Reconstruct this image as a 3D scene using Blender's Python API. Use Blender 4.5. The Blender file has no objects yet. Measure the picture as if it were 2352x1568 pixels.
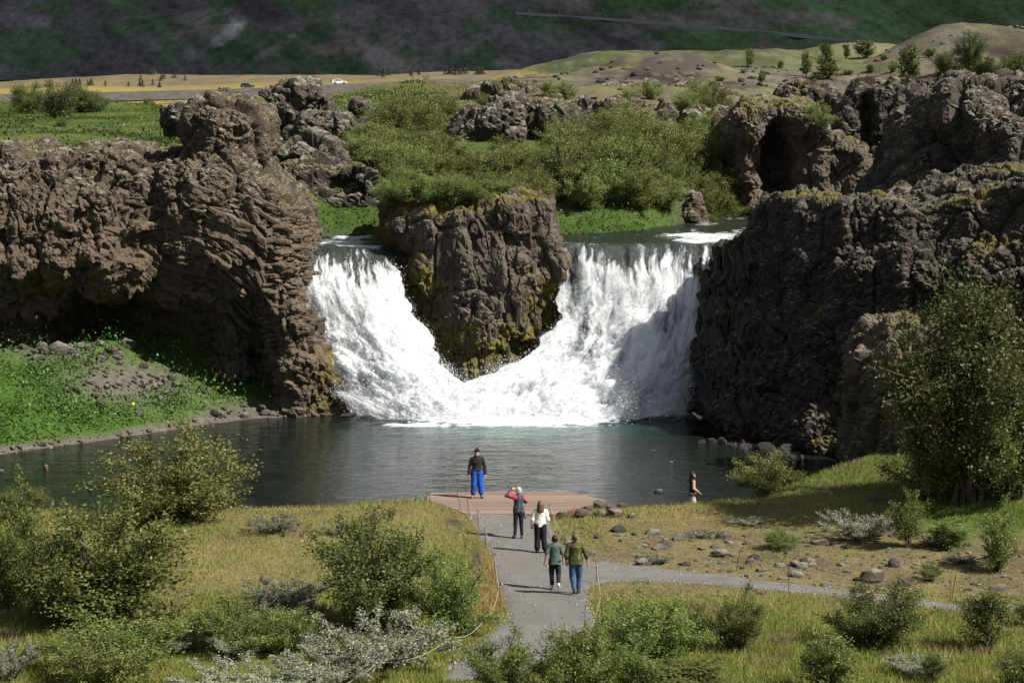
import bpy, bmesh, math, random
import numpy as np
from mathutils import Vector, Matrix

random.seed(7)
RNG = np.random.default_rng(11)
SC = bpy.context.scene
COL = SC.collection
R = math.radians

# ------------------------------------------------------------------ camera
CAM_Z = 16.3                       # metres above the pool
FPX, CX, CY = 5000.0, 1176.0, 784.0   # focal length and centre, in pixels of a 2352 x 1568 picture
PITCH = math.atan((784 - 170) / FPX)
cam_d = bpy.data.cameras.new('camera')
cam = bpy.data.objects.new('camera', cam_d)
COL.objects.link(cam)
cam.location = (0, 0, CAM_Z)
cam.rotation_euler = (math.pi / 2 - PITCH, 0, 0)
cam_d.sensor_width = 36.0
cam_d.lens = FPX / 2352 * 36.0
cam_d.clip_start = 1.0
cam_d.clip_end = 9000.0
SC.camera = cam

# ------------------------------------------------------------------ sky and sun
SUN_EL, SUN_AZ = R(45), math.atan2(0.92, -0.39)        # azimuth measured from +Y towards +X
sun_dir = Vector((math.sin(SUN_AZ) * math.cos(SUN_EL), math.cos(SUN_AZ) * math.cos(SUN_EL), math.sin(SUN_EL)))
world = bpy.data.worlds.new('World')
SC.world = world
world.use_nodes = True
wn, wl = world.node_tree.nodes, world.node_tree.links
bg = wn['Background']
sky = wn.new('ShaderNodeTexSky')
sky.sky_type = 'NISHITA'
sky.sun_disc = False
sky.sun_elevation = SUN_EL
sky.sun_rotation = SUN_AZ
sky.air_density = 1.0
sky.dust_density = 0.6
tc = wn.new('ShaderNodeTexCoord')
mp = wn.new('ShaderNodeMapping')
mp.inputs['Scale'].default_value = (1.6, 1.6, 4.0)
cn = wn.new('ShaderNodeTexNoise')
cn.inputs['Scale'].default_value = 2.2
cn.inputs['Detail'].default_value = 6
cr = wn.new('ShaderNodeValToRGB')
cr.color_ramp.elements[0].position = 0.36
cr.color_ramp.elements[1].position = 0.56
mx = wn.new('ShaderNodeMix')
mx.data_type = 'RGBA'
mx.inputs[7].default_value = (3.6, 3.6, 3.65, 1)
wl.new(tc.outputs['Generated'], mp.inputs['Vector'])
wl.new(mp.outputs['Vector'], cn.inputs['Vector'])
wl.new(cn.outputs['Fac'], cr.inputs['Fac'])
wl.new(cr.outputs['Color'], mx.inputs[0])
wl.new(sky.outputs['Color'], mx.inputs[6])
wl.new(mx.outputs[2], bg.inputs['Color'])
bg.inputs['Strength'].default_value = 0.052
sun_d = bpy.data.lights.new('sun', 'SUN')
sun_d.energy = 5.0
sun_d.angle = R(0.53)
sun_d.color = (1.0, 0.94, 0.85)
sun = bpy.data.objects.new('sun', sun_d)
COL.objects.link(sun)
sun.rotation_euler = sun_dir.to_track_quat('Z', 'Y').to_euler()
sun.location = (200, -80, 300)
SC.view_settings.view_transform = 'Standard'
SC.view_settings.look = 'None'
SC.view_settings.gamma = 1.0
SC.view_settings.use_curve_mapping = False
SC.view_settings.exposure = 0.78
SC.render.engine = 'CYCLES'
SC.cycles.use_denoising = True
SC.cycles.max_bounces = 6
SC.cycles.volume_bounces = 1
SC.cycles.transparent_max_bounces = 8
SC.cycles.caustics_reflective = False
SC.cycles.caustics_refractive = False

# ------------------------------------------------------------------ picture <-> place
cP, sP = math.cos(PITCH), math.sin(PITCH)

def rdir(px, py):
    a = (px - CX) / FPX
    u = -(py - CY) / FPX
    return np.array([a, cP + u * sP, -sP + u * cP])

def P(px, py, Y):
    d = rdir(px, py)
    t = Y / d[1]
    return np.array([d[0] * t, Y, CAM_Z + d[2] * t])

def PZ(px, py, z):
    d = rdir(px, py)
    t = (z - CAM_Z) / d[2]
    return np.array([d[0] * t, d[1] * t, z])

# ------------------------------------------------------------------ numpy noise
def _hash(ix, iy, iz, seed):
    h = (ix.astype(np.uint32) * np.uint32(374761393) + iy.astype(np.uint32) * np.uint32(668265263)
         + iz.astype(np.uint32) * np.uint32(2147483647 - 1234567) + np.uint32((seed * 974634777) & 0xffffffff))
    h = (h ^ (h >> np.uint32(13))) * np.uint32(1274126177)
    h = (h ^ (h >> np.uint32(16))) * np.uint32(2246822519)
    return h ^ (h >> np.uint32(15))

def _h01(ix, iy, iz, seed):
    return _hash(ix, iy, iz, seed).astype(np.float32) * np.float32(1.0 / 4294967296.0)

_ROT = np.array([[0.36, 0.48, -0.8], [-0.8, 0.6, 0.0], [0.48, 0.64, 0.6]], dtype=np.float32)

def noise3(p, seed=0):
    p = np.asarray(p, dtype=np.float32) @ _ROT.T
    f = np.floor(p)
    i = f.astype(np.int64)
    t = p - f
    t = t * t * t * (t * (t * 6 - 15) + 10)
    out = np.zeros(len(p), dtype=np.float32)
    for dx in (0, 1):
        wx = t[:, 0] if dx else 1 - t[:, 0]
        for dy in (0, 1):
            wy = wx * (t[:, 1] if dy else 1 - t[:, 1])
            for dz in (0, 1):
                w = wy * (t[:, 2] if dz else 1 - t[:, 2])
                out += w * _h01(i[:, 0] + dx, i[:, 1] + dy, i[:, 2] + dz, seed)
    return out * 2 - 1

def fbm(p, size, octaves=4, seed=0, gain=0.5, ridged=False):
    p = np.asarray(p, dtype=np.float32) / size
    out = np.zeros(len(p), dtype=np.float32)
    a, tot = 1.0, 0.0
    for o in range(octaves):
        n = noise3(p, seed + o * 17)
        if ridged:
            n = 1 - 2 * np.abs(n)
        out += a * n
        tot += a
        a *= gain
        p = p * 2.03 + 5.7
    return out / tot

def fbm2(x, y, size, octaves=4, seed=0, gain=0.5):
    sh = x.shape
    q = np.stack([x.ravel(), y.ravel(), np.full(x.size, 3.7)], 1)
    return fbm(q, size, octaves, seed, gain).reshape(sh)

def facets(p, size, seed=0, tilt=0.6):
    """broken-rock relief: every Voronoi cell is a tilted plane; returns relief (about -1..1) and the distance to the joint"""
    p = np.asarray(p, dtype=np.float32) / np.asarray(size, dtype=np.float32)
    f = np.floor(p)
    i = f.astype(np.int64)
    n = len(p)
    d1 = np.full(n, 9.0, np.float32)
    d2 = np.full(n, 9.0, np.float32)
    rel = np.zeros(n, np.float32)
    for dx in (-1, 0, 1):
        for dy in (-1, 0, 1):
            for dz in (-1, 0, 1):
                a, b, c = i[:, 0] + dx, i[:, 1] + dy, i[:, 2] + dz
                h = _hash(a, b, c, seed)
                ox = (h & np.uint32(1023)).astype(np.float32) / 1023
                oy = ((h >> np.uint32(10)) & np.uint32(1023)).astype(np.float32) / 1023
                oz = ((h >> np.uint32(20)) & np.uint32(1023)).astype(np.float32) / 1023
                v = np.stack([p[:, 0] - (a + ox), p[:, 1] - (b + oy), p[:, 2] - (c + oz)], 1)
                d = (v * v).sum(1)
                h2 = _hash(a, b, c, seed + 91)
                nx = (h2 & np.uint32(1023)).astype(np.float32) / 511.5 - 1
                ny = ((h2 >> np.uint32(10)) & np.uint32(1023)).astype(np.float32) / 511.5 - 1
                nz = ((h2 >> np.uint32(20)) & np.uint32(1023)).astype(np.float32) / 511.5 - 1
                r = (ox + oy * 0.7 + nz * 0.5) - 0.85 + tilt * (v[:, 0] * nx + v[:, 1] * ny + v[:, 2] * nz)
                new = d < d1
                d2 = np.where(new, d1, np.minimum(d2, d))
                rel = np.where(new, r, rel)
                d1 = np.where(new, d, d1)
    return rel, np.sqrt(d2) - np.sqrt(d1)

def sstep(a, b, x):
    t = np.clip((x - a) / (b - a), 0, 1)
    return t * t * (3 - 2 * t)

# ------------------------------------------------------------------ meshes and tags
def tag(o, label=None, cat=None, group=None, kind=None):
    if label: o['label'] = label
    if cat: o['category'] = cat
    if group: o['group'] = group
    if kind: o['kind'] = kind
    return o

def link(name, data, parent=None):
    o = bpy.data.objects.new(name, data)
    COL.objects.link(o)
    if parent is not None:
        o.parent = parent
    return o

def empty(name, loc=(0, 0, 0), rz=0.0, scale=1.0):
    o = link(name, None)
    o.location = loc
    o.rotation_euler = (0, 0, rz)
    o.scale = (scale, scale, scale)
    return o

def mesh_np(name, v, f, mats=None, smooth=True, cols=None, attrs=None, mat_idx=None):
    """one mesh from numpy arrays; f is (n,3) or (n,4)"""
    v = np.ascontiguousarray(v, dtype=np.float32)
    f = np.ascontiguousarray(f, dtype=np.int32)
    me = bpy.data.meshes.new(name)
    k = f.shape[1]
    me.vertices.add(len(v))
    me.vertices.foreach_set('co', v.ravel())
    me.loops.add(f.size)
    me.loops.foreach_set('vertex_index', f.ravel())
    me.polygons.add(len(f))
    me.polygons.foreach_set('loop_start', np.arange(0, f.size, k, dtype=np.int32))
    try:
        me.polygons.foreach_set('loop_total', np.full(len(f), k, dtype=np.int32))
    except Exception:
        pass
    me.update(calc_edges=True)
    if mats is not None:
        for m in (mats if isinstance(mats, (list, tuple)) else [mats]):
            me.materials.append(m)
    if mat_idx is not None:
        me.polygons.foreach_set('material_index', np.ascontiguousarray(mat_idx, dtype=np.int32))
    me.polygons.foreach_set('use_smooth', np.full(len(f), bool(smooth)))
    if cols is not None:
        ca = me.color_attributes.new('Col', 'FLOAT_COLOR', 'POINT')
        c4 = np.ones((len(v), 4), np.float32)
        c4[:, :3] = cols
        ca.data.foreach_set('color', c4.ravel())
    for nm, arr in (attrs or {}).items():
        at = me.attributes.new(nm, 'FLOAT', 'POINT')
        at.data.foreach_set('value', np.ascontiguousarray(arr, dtype=np.float32))
    return me

def grid_faces(nu, nv):
    idx = np.arange(nu * nv).reshape(nu, nv)
    return np.stack([idx[:-1, :-1], idx[1:, :-1], idx[1:, 1:], idx[:-1, 1:]], -1).reshape(-1, 4)

def vnormals(v, f):
    a, b, c = v[f[:, 0]], v[f[:, 1]], v[f[:, 2]]
    d = v[f[:, 3]] if f.shape[1] == 4 else c
    fn = np.cross(c - a, d - b) if f.shape[1] == 4 else np.cross(b - a, c - a)
    n = np.zeros_like(v)
    for k in range(f.shape[1]):
        for ax in range(3):
            n[:, ax] += np.bincount(f[:, k], weights=fn[:, ax], minlength=len(v))
    return n / np.maximum(np.linalg.norm(n, axis=1, keepdims=True), 1e-9)

# ------------------------------------------------------------------ implicit shapes -> quads
def surface_nets(F, origin, h):
    s = F < 0
    cnt = np.zeros(tuple(n - 1 for n in F.shape), np.int8)
    for a in (0, 1):
        for b in (0, 1):
            for c in (0, 1):
                cnt += s[a:F.shape[0] - 1 + a, b:F.shape[1] - 1 + b, c:F.shape[2] - 1 + c]
    act = (cnt > 0) & (cnt < 8)
    I, J, K = np.nonzero(act)
    ids = np.full(act.shape, -1, np.int64)
    ids[I, J, K] = np.arange(len(I))
    acc = np.zeros((len(I), 3))
    num = np.zeros(len(I))
    corners = [(a, b, c) for a in (0, 1) for b in (0, 1) for c in (0, 1)]
    val = {q: F[I + q[0], J + q[1], K + q[2]] for q in corners}
    for q in corners:
        for ax in range(3):
            if q[ax] == 0:
                r = list(q); r[ax] = 1; r = tuple(r)
                f0, f1 = val[q], val[r]
                m = (f0 < 0) != (f1 < 0)
                t = np.where(m, f0 / np.where(m, f0 - f1, 1), 0)
                for k in range(3):
                    acc[:, k] += np.where(m, q[k] + (t if k == ax else 0), 0)
                num += m
    v = (np.stack([I, J, K], 1) + acc / num[:, None]) * h + np.asarray(origin)
    quads = []
    for ax in range(3):
        b, c = [(1, 2), (2, 0), (0, 1)][ax]
        s0 = np.take(s, range(0, F.shape[ax] - 1), ax)
        s1 = np.take(s, range(1, F.shape[ax]), ax)
        e = np.argwhere(s0 != s1)
        ok = (e[:, b] > 0) & (e[:, b] < F.shape[b] - 1) & (e[:, c] > 0) & (e[:, c] < F.shape[c] - 1)
        e = e[ok]
        ins = s[e[:, 0], e[:, 1], e[:, 2]]
        def cell(db, dc):
            q = e.copy(); q[:, b] -= db; q[:, c] -= dc
            return ids[q[:, 0], q[:, 1], q[:, 2]]
        qd = np.stack([cell(1, 1), cell(0, 1), cell(0, 0), cell(1, 0)], 1)
        qd[~ins] = qd[~ins][:, ::-1]
        quads.append(qd)
    q = np.concatenate(quads)
    return v, q[(q >= 0).all(1)]

def subdiv(v, f, levels):
    if levels == 0:
        return np.asarray(v, np.float32), f
    me = mesh_np('tmp', v, f)
    o = link('tmp', me)
    m = o.modifiers.new('s', 'SUBSURF')
    m.levels = m.render_levels = levels
    m.boundary_smooth = 'PRESERVE_CORNERS'
    dg = bpy.context.evaluated_depsgraph_get()
    e = o.evaluated_get(dg)
    em = e.to_mesh()
    vv = np.empty(len(em.vertices) * 3, np.float32)
    em.vertices.foreach_get('co', vv)
    ff = np.empty(len(em.loops), np.int32)
    em.loops.foreach_get('vertex_index', ff)
    e.to_mesh_clear()
    bpy.data.objects.remove(o)
    bpy.data.meshes.remove(me)
    return vv.reshape(-1, 3), ff.reshape(-1, 4)

def smin(a, b, k):
    h = np.clip(0.5 + 0.5 * (b - a) / k, 0, 1)
    return b + (a - b) * h - k * h * (1 - h)

def smax(a, b, k):
    return -smin(-a, -b, k)

def poly_sdf(px, pz, poly):
    """signed distance of 2-D points to a polygon, negative inside"""
    d = np.full(px.shape, 1e9)
    ins = np.zeros(px.shape, bool)
    n = len(poly)
    for i in range(n):
        ax, az = poly[i]
        bx, bz = poly[(i + 1) % n]
        ex, ez = bx - ax, bz - az
        wx, wz = px - ax, pz - az
        t = np.clip((wx * ex + wz * ez) / max(ex * ex + ez * ez, 1e-9), 0, 1)
        d = np.minimum(d, (wx - ex * t) ** 2 + (wz - ez * t) ** 2)
        cond = ((az <= pz) & (bz > pz)) | ((bz <= pz) & (az > pz))
        xs = ax + (pz - az) * ex / (ez if abs(ez) > 1e-9 else 1e-9)
        ins ^= cond & (px < xs)
    d = np.sqrt(d)
    return np.where(ins, -d, d)

# ------------------------------------------------------------------ materials
class NT:
    """short-hand for building a node tree"""
    def __init__(self, mat):
        self.m = mat
        mat.use_nodes = True
        self.t = mat.node_tree
        self.n, self.l = self.t.nodes, self.t.links
        self.b = self.n['Principled BSDF']
        self.out = self.n['Material Output']
    def a(self, typ, **kw):
        nd = self.n.new(typ)
        for k, v in kw.items():
            if k in nd.inputs:
                nd.inputs[k].default_value = v
            else:
                setattr(nd, k, v)
        return nd
    def link(self, a, b):
        self.l.new(a, b)
    def noise(self, scale, detail=4, rough=0.55, vec=None, lo=0.35, hi=0.65):
        nz = self.a('ShaderNodeTexNoise', Scale=scale, Detail=detail, Roughness=rough)
        if vec is not None:
            self.link(vec, nz.inputs['Vector'])
        mr = self.a('ShaderNodeMapRange')
        mr.inputs['From Min'].default_value = lo
        mr.inputs['From Max'].default_value = hi
        self.link(nz.outputs['Fac'], mr.inputs['Value'])
        return mr.outputs['Result']
    def mix(self, fac, a, b, mode='MIX'):
        m = self.a('ShaderNodeMix', data_type='RGBA', blend_type=mode)
        for sock, val in ((m.inputs[0], fac), (m.inputs[6], a), (m.inputs[7], b)):
            if hasattr(val, 'is_linked') or hasattr(val, 'node'):
                self.link(val, sock)
            elif isinstance(val, (int, float)):
                sock.default_value = val
            else:
                sock.default_value = (*val, 1)
        return m.outputs[2]
    def math(self, op, a, b=0.0):
        m = self.a('ShaderNodeMath', operation=op)
        for i, val in enumerate((a, b)):
            if hasattr(val, 'node'):
                self.link(val, m.inputs[i])
            else:
                m.inputs[i].default_value = val
        return m.outputs[0]
    def attr(self, name):
        a = self.a('ShaderNodeAttribute', attribute_name=name)
        return a
    def pos(self):
        return self.a('ShaderNodeNewGeometry').outputs['Position']
    def bump(self, h, strength=0.5, dist=0.05):
        b = self.a('ShaderNodeBump', Strength=strength, Distance=dist)
        self.link(h, b.inputs['Height'])
        self.link(b.outputs['Normal'], self.b.inputs['Normal'])
        return b

def new_mat(name, color=(0.5, 0.5, 0.5), rough=0.8, metal=0.0, spec=0.5):
    m = bpy.data.materials.new(name)
    t = NT(m)
    t.b.inputs['Base Color'].default_value = (*color, 1)
    t.b.inputs['Roughness'].default_value = rough
    t.b.inputs['Metallic'].default_value = metal
    t.b.inputs['Specular IOR Level'].default_value = spec
    return m, t

def flat_mat(name, color, rough=0.8, metal=0.0, spec=0.4, var=0.18, scale=9.0):
    """plain painted / cloth / metal surface with a little wear"""
    m, t = new_mat(name, color, rough, metal, spec)
    n = t.noise(scale, 4, 0.6, t.a('ShaderNodeTexCoord').outputs['Object'], 0.3, 0.7)
    t.link(t.mix(n, [c * (1 - var) for c in color], [min(1, c * (1 + var)) for c in color]), t.b.inputs['Base Color'])
    return m

def rock_mat(name, c1, c2, lichen=(0.30, 0.29, 0.26), lich_amt=0.5, top=(0.30, 0.29, 0.22), dark=0.5, moss=(0.09, 0.10, 0.012), fine=1.0):
    m, t = new_mat(name, c1, 0.92, 0, 0.25)
    pos = t.pos()
    base = t.mix(t.noise(0.55, 5, 0.6, pos), c1, c2)
    base = t.mix(t.noise(2.6, 5, 0.65, pos, 0.38, 0.7), base, [c * dark for c in c1])
    # pale crust specks
    sp = t.noise(7.5 * fine, 5, 0.75, pos, 0.545, 0.62)
    patch = t.noise(0.5, 3, 0.6, pos, 0.42, 0.62)
    lam = t.a('ShaderNodeAttribute', attribute_name='crust').outputs['Fac']
    fac = t.math('MULTIPLY', t.math('MULTIPLY', sp, patch), t.math('MULTIPLY', lam, lich_amt))
    base = t.mix(fac, base, lichen)
    # grey lichen and moss lying on the tops
    up = t.a('ShaderNodeSeparateXYZ')
    t.link(t.a('ShaderNodeNewGeometry').outputs['Normal'], up.inputs[0])
    mr = t.a('ShaderNodeMapRange')
    mr.inputs['From Min'].default_value = 0.45
    mr.inputs['From Max'].default_value = 0.85
    t.link(up.outputs['Z'], mr.inputs['Value'])
    tf = t.math('MULTIPLY', mr.outputs['Result'], t.math('MULTIPLY', t.noise(1.7, 4, 0.6, pos, 0.4, 0.6), lam))
    base = t.mix(tf, base, top)
    ms = t.attr('moss').outputs['Fac']
    mf = t.math('MULTIPLY', ms, t.noise(3.2, 4, 0.65, pos, 0.40, 0.58))
    mosscol = t.mix(t.noise(1.1, 3, 0.6, pos), moss, (moss[0] * 1.9, moss[1] * 1.35, moss[2]))
    base = t.mix(mf, base, mosscol)
    t.link(base, t.b.inputs['Base Color'])
    h = t.noise(9.0 * fine, 6, 0.7, pos, 0.2, 0.8)
    bp = t.bump(h, 0.9, 0.12)
    t.link(t.math('ADD', t.math('MULTIPLY', lam, 0.65), 0.25), bp.inputs['Strength'])
    return m

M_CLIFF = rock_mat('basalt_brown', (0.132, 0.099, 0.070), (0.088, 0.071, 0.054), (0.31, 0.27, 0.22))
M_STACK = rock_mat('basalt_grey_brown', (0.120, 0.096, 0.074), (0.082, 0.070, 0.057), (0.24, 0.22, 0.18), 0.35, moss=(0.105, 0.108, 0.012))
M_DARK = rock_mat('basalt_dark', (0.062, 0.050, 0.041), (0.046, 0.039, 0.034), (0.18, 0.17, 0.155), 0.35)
M_LAVA = rock_mat('lava_grey', (0.098, 0.080, 0.066), (0.066, 0.057, 0.050), (0.29, 0.27, 0.23), 0.6)
M_WARM = rock_mat('lava_warm', (0.145, 0.112, 0.084), (0.088, 0.072, 0.058), (0.34, 0.31, 0.27), 0.55)

def attr_mat(name, rough=0.95, nscale=3.0, amt=0.35, bump=0.5, bscale=12.0, spec=0.15, stretch=None):
    """colour comes from the mesh's own colour attribute, broken up with noise"""
    m, t = new_mat(name, (0.2, 0.2, 0.2), rough, 0, spec)
    c = t.attr('Col').outputs['Color']
    pos = t.pos()
    if stretch:
        mpg = t.a('ShaderNodeMapping')
        mpg.inputs['Scale'].default_value = stretch
        t.link(pos, mpg.inputs['Vector'])
        pos = mpg.outputs['Vector']
    v = t.mix(t.noise(nscale, 6, 0.7, pos, 0.3, 0.7), [1 - amt] * 3, [1 + amt] * 3)
    t.link(t.mix(1.0, c, v, 'MULTIPLY'), t.b.inputs['Base Color'])
    if bump:
        t.bump(t.noise(bscale, 5, 0.7, pos, 0.2, 0.8), bump, 0.08)
    return m
# ================================================================== the land
SHORE_X = [-40, -16.8, -9.6, -6.5, -3.2, 2.0, 3.3, 5.0, 8.5, 11.3, 13.7, 15.0, 17.0, 40]
SHORE_Y = [76.3, 76.7, 77.0, 77.6, 79.2, 79.3, 78.6, 79.0, 80.0, 82.5, 84.5, 88.5, 96.0, 112]
FAR_X = [-45, -30, -22, -17.3, -14, -10, -7.3, -6.2, 60]
FAR_Y = [84, 89.5, 93, 97.6, 101.6, 103.6, 104.6, 107.5, 108.5]
EDGE_X = [-60, -7.5, -6.5, 7.0, 8.5, 11, 16, 22, 30, 60]
EDGE_Y = [110, 110, 107.2, 107.2, 108.0, 106, 101, 98, 96, 92]

LANES = [  # direction x/y, then heights of the upper land along it
    (-0.30, [(100, 11.6), (130, 12.0), (200, 12.3), (480, 11.9), (690, 10.6), (900, 11)]),
    (-0.16, [(105, 11.2), (125, 12.0), (200, 12.2), (480, 12.0), (690, 12.1), (900, 13)]),
    (-0.105, [(107, 10.6), (116, 10.8), (125, 11.4), (200, 12.1), (480, 12.2), (690, 12.9), (900, 14)]),
    (-0.080, [(107, 7.0), (113, 7.6), (116, 9.2), (124, 10.9), (140, 11.8), (200, 12.3), (690, 13.6), (900, 15)]),
    (-0.030, [(107, 7.0), (112, 7.2), (116, 8.8), (128, 11.6), (136, 13.0), (160, 14.0), (220, 14.0), (690, 14.6), (900, 17)]),
    (0.060, [(107, 7.0), (112, 7.2), (116, 8.6), (128, 11.4), (138, 13.6), (165, 15.0), (220, 15.2), (690, 16.5), (900, 20)]),
    (0.110, [(104, 7.0), (119, 7.2), (126, 8.2), (136, 11.0), (145, 13.4), (180, 14.8), (240, 15.4), (690, 19), (900, 22)]),
    (0.160, [(94, 10.2), (108, 10.2), (120, 8.6), (150, 8.0), (176, 8.2), (190, 12.6), (260, 15.4), (690, 21), (900, 24)]),
    (0.205, [(88, 10.6), (104, 11.0), (116, 11.2), (150, 10.8), (178, 11.4), (215, 15.2), (300, 16.5), (690, 22), (900, 25)]),
    (0.260, [(84, 11.8), (104, 12.6), (130, 13.0), (180, 14.4), (230, 16.0), (690, 22), (900, 26)]),
    (0.40, [(80, 12.0), (230, 16.0), (690, 24), (900, 28)]),
]
# hills beyond the falls: (picture x, picture y of the top, distance, half width, half depth, base drop)
BUMPS = [
    (2190, 66, 262, 9.5, 22), (2360, 76, 275, 11, 22), (2560, 90, 275, 14, 22), (1985, 150, 240, 9, 12),
    (1545, 128, 232, 7.5, 12), (1400, 160, 250, 11, 14), (1250, 184, 215, 10, 11),
    (1340, 126, 345, 13, 22), (1470, 128, 365, 20, 22), (1770, 119, 345, 15, 18), (1960, 102, 430, 20, 24),
    (860, 196, 240, 7, 8), (700, 232, 200, 9, 8), (1040, 196, 230, 12, 14),
    (120, 232, 250, 16, 14), (1000, 172, 770, 60, 26), (680, 174, 770, 60, 30), (380, 172, 770, 70, 28), (1180, 168, 720, 40, 20),
]
RIVER = [(-14, 110.2), (-2, 110.6), (4, 110.8), (9.5, 112.2), (12.5, 117), (16, 128), (20.5, 146), (27, 166), (36, 180), (70, 192)]

def plateau_raw(x, y):
    a = x / y
    la = np.array([l[0] for l in LANES])
    hs = [np.interp(y, [q[0] for q in l[1]], [q[1] for q in l[1]]) for l in LANES]
    z = hs[0].copy()
    for i in range(len(la) - 1):
        t = np.clip((a - la[i]) / (la[i + 1] - la[i]), 0, 1)
        t = t * t * (3 - 2 * t)
        z = z * (1 - t) + hs[i + 1] * t
    return z

def river_dist(x, y):
    d = np.full(x.shape, 1e9)
    for (ax, ay), (bx, by) in zip(RIVER[:-1], RIVER[1:]):
        ex, ey = bx - ax, by - ay
        t = np.clip(((x - ax) * ex + (y - ay) * ey) / (ex * ex + ey * ey), 0, 1)
        d = np.minimum(d, np.hypot(x - ax - ex * t, y - ay - ey * t))
    return d

_bp = np.array([P(b[0], b[1], b[2]) for b in BUMPS])
_bw = np.array([(b[3], b[4]) for b in BUMPS])
_need = _bp[:, 2] - plateau_raw(_bp[:, 0], _bp[:, 1])
_G = np.exp(-0.9 * (((_bp[:, None, 0] - _bp[None, :, 0]) / _bw[None, :, 0]) ** 2 + ((_bp[:, None, 1] - _bp[None, :, 1]) / _bw[None, :, 1]) ** 2))
_hs = np.linalg.solve(_G, _need)             # every summit reaches its own height
_B = [(p[0], p[1], w[0], w[1], h) for p, w, h in zip(_bp, _bw, _hs)]

def height(x, y, detail=True):
    x = np.asarray(x, float)
    y = np.asarray(y, float)
    ysn = np.interp(x, SHORE_X, SHORE_Y)
    yfar = np.interp(x, FAR_X, FAR_Y)
    edge = np.interp(x, EDGE_X, EDGE_Y)
    n1 = fbm2(x, y, 9.0, 3, 5)
    n2 = fbm2(x, y, 2.4, 3, 9)
    # near side: heath running up towards the viewer
    fg = 0.78 + 0.5 * sstep(66, 52, y) + np.clip(47 - y, 0, 99) ** 1.35 * 0.12 + 0.22 * n1 + 0.08 * n2
    fg += 1.0 * sstep(8, 17, x) * sstep(66, 78, y) + 0.8 * sstep(15, 24, x)
    fg += 0.35 * sstep(-2.2, -4.5, x) * sstep(82, 70, y) * sstep(56, 64, y)
    d = y - ysn + 0.5 * n2
    fg = fg * (1 - sstep(-1.0, 0.25, d)) - 1.6 * sstep(-0.8, 1.4, d)
    # far side: green bank under the left cliff
    d2 = y - yfar + 0.6 * n2
    bank = np.clip(d2 * (0.42 + 0.09 * n1), -1.6, 3.55 + .8 * n1)
    low = np.maximum(fg, bank)
    low = np.maximum(low, 0.10 - 0.25 * ((x - 6.75) ** 2 + (y - 80.0) ** 2) ** 1.0)
    up = plateau_raw(x, y)
    for (bx, by, wx, wy, h) in _B:
        r2 = ((x - bx) / wx) ** 2 + ((y - by) / wy) ** 2
        up = up + h * np.exp(-r2 * 0.9) * 1.0
    far = sstep(112, 150, y)
    rough_ = sstep(-.03, .03, x / y) * sstep(145, 170, y) * sstep(460, 380, y)
    up = up + rough_ * (.75 * fbm2(x, y, 8.0, 5, 25, .6) + .35 * np.abs(fbm2(x, y, 16.0, 4, 27)))
    up = up + far * (0.7 * fbm2(x, y, 26.0, 5, 21) + 0.25 * n1) + 0.14 * n2
    rd = river_dist(x, y) + 0.7 * n2
    bed = sstep(5.4, 2.6, rd)
    up = up * (1 - bed) + np.minimum(up, 7.0) * bed
    # the plain before the road never rises above it
    rz = np.interp(x / np.maximum(y, 1) , [-.30, -.19, -.12, -.08, -.03, 0.0], [9.0, 9.6, 11.0, 12.2, 13.3, 14.6])
    ry = np.interp(x / np.maximum(y, 1), [-.30, -.12, -.03, 0.05], [640, 675, 690, 710])
    wr = sstep(230, 420, y) * sstep(ry + 40, ry + 8, y) * sstep(.0, -.03, x / np.maximum(y, 1))
    up = up * (1 - wr) + np.minimum(up, rz - 1.9 + (CAM_Z - rz) * np.clip(1 - y / ry, 0, 1) * -0.35) * wr
    s = sstep(0.0, 2.6, y - edge)
    return low * (1 - s) + up * s

# one sheet, laid out as a fan so that it stays fine near the viewer and reaches the far plain
NA = 350
ys = list(np.arange(34, 52, 0.6)) + list(np.arange(52, 88, 0.18)) + list(np.arange(88, 118, 0.22))
while ys[-1] < 1000:
    ys.append(ys[-1] * 1.0095)
ys = np.array(ys)
ang = np.linspace(-0.36, 0.36, NA)
ang = np.sign(ang) * (np.abs(ang) / 0.36) ** 1.12 * 0.36
GY, GA = np.meshgrid(ys, ang, indexing='ij')
GX = GA * (GY + 14)
GZ = height(GX, GY)

# the trodden gravel path, outlined on the heath
def gp(px, py, z=0.85):  # greener, taller grass below the birch
    q = PZ(px, py, z)
    return (q[0], q[1])
PATH_POLY = [gp(*q) for q in [(1072, 1176), (1100, 1225), (1122, 1268), (1140, 1330), (1152, 1400), (1166, 1430), (1130, 1470), (1060, 1520), (1010, 1590),
                              (1150, 1620), (1290, 1520), (1368, 1440), (1352, 1400), (1352, 1362), (1380, 1343), (1450, 1336), (1600, 1342), (1760, 1356), (1900, 1364), (2060, 1386), (2352, 1404), (2600, 1418),
                              (2600, 1398), (2352, 1385), (2130, 1373), (2000, 1360), (1780, 1333), (1600, 1309), (1440, 1294), (1350, 1290), (1290, 1252), (1272, 1212), (1262, 1176)]]

def pxmap(x, y, z):
    """where a point of the land lies in the picture (to place ground cover by what the photograph shows)"""
    dy, dz = y, z - CAM_Z
    f = dy * cP - dz * sP
    u = dy * sP + dz * cP
    return CX + FPX * x / f, CY - FPX * u / f

def blob(px, py, cx, cy, rx, ry):
    return np.exp(-(((px - cx) / rx) ** 2 + ((py - cy) / ry) ** 2))

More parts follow.
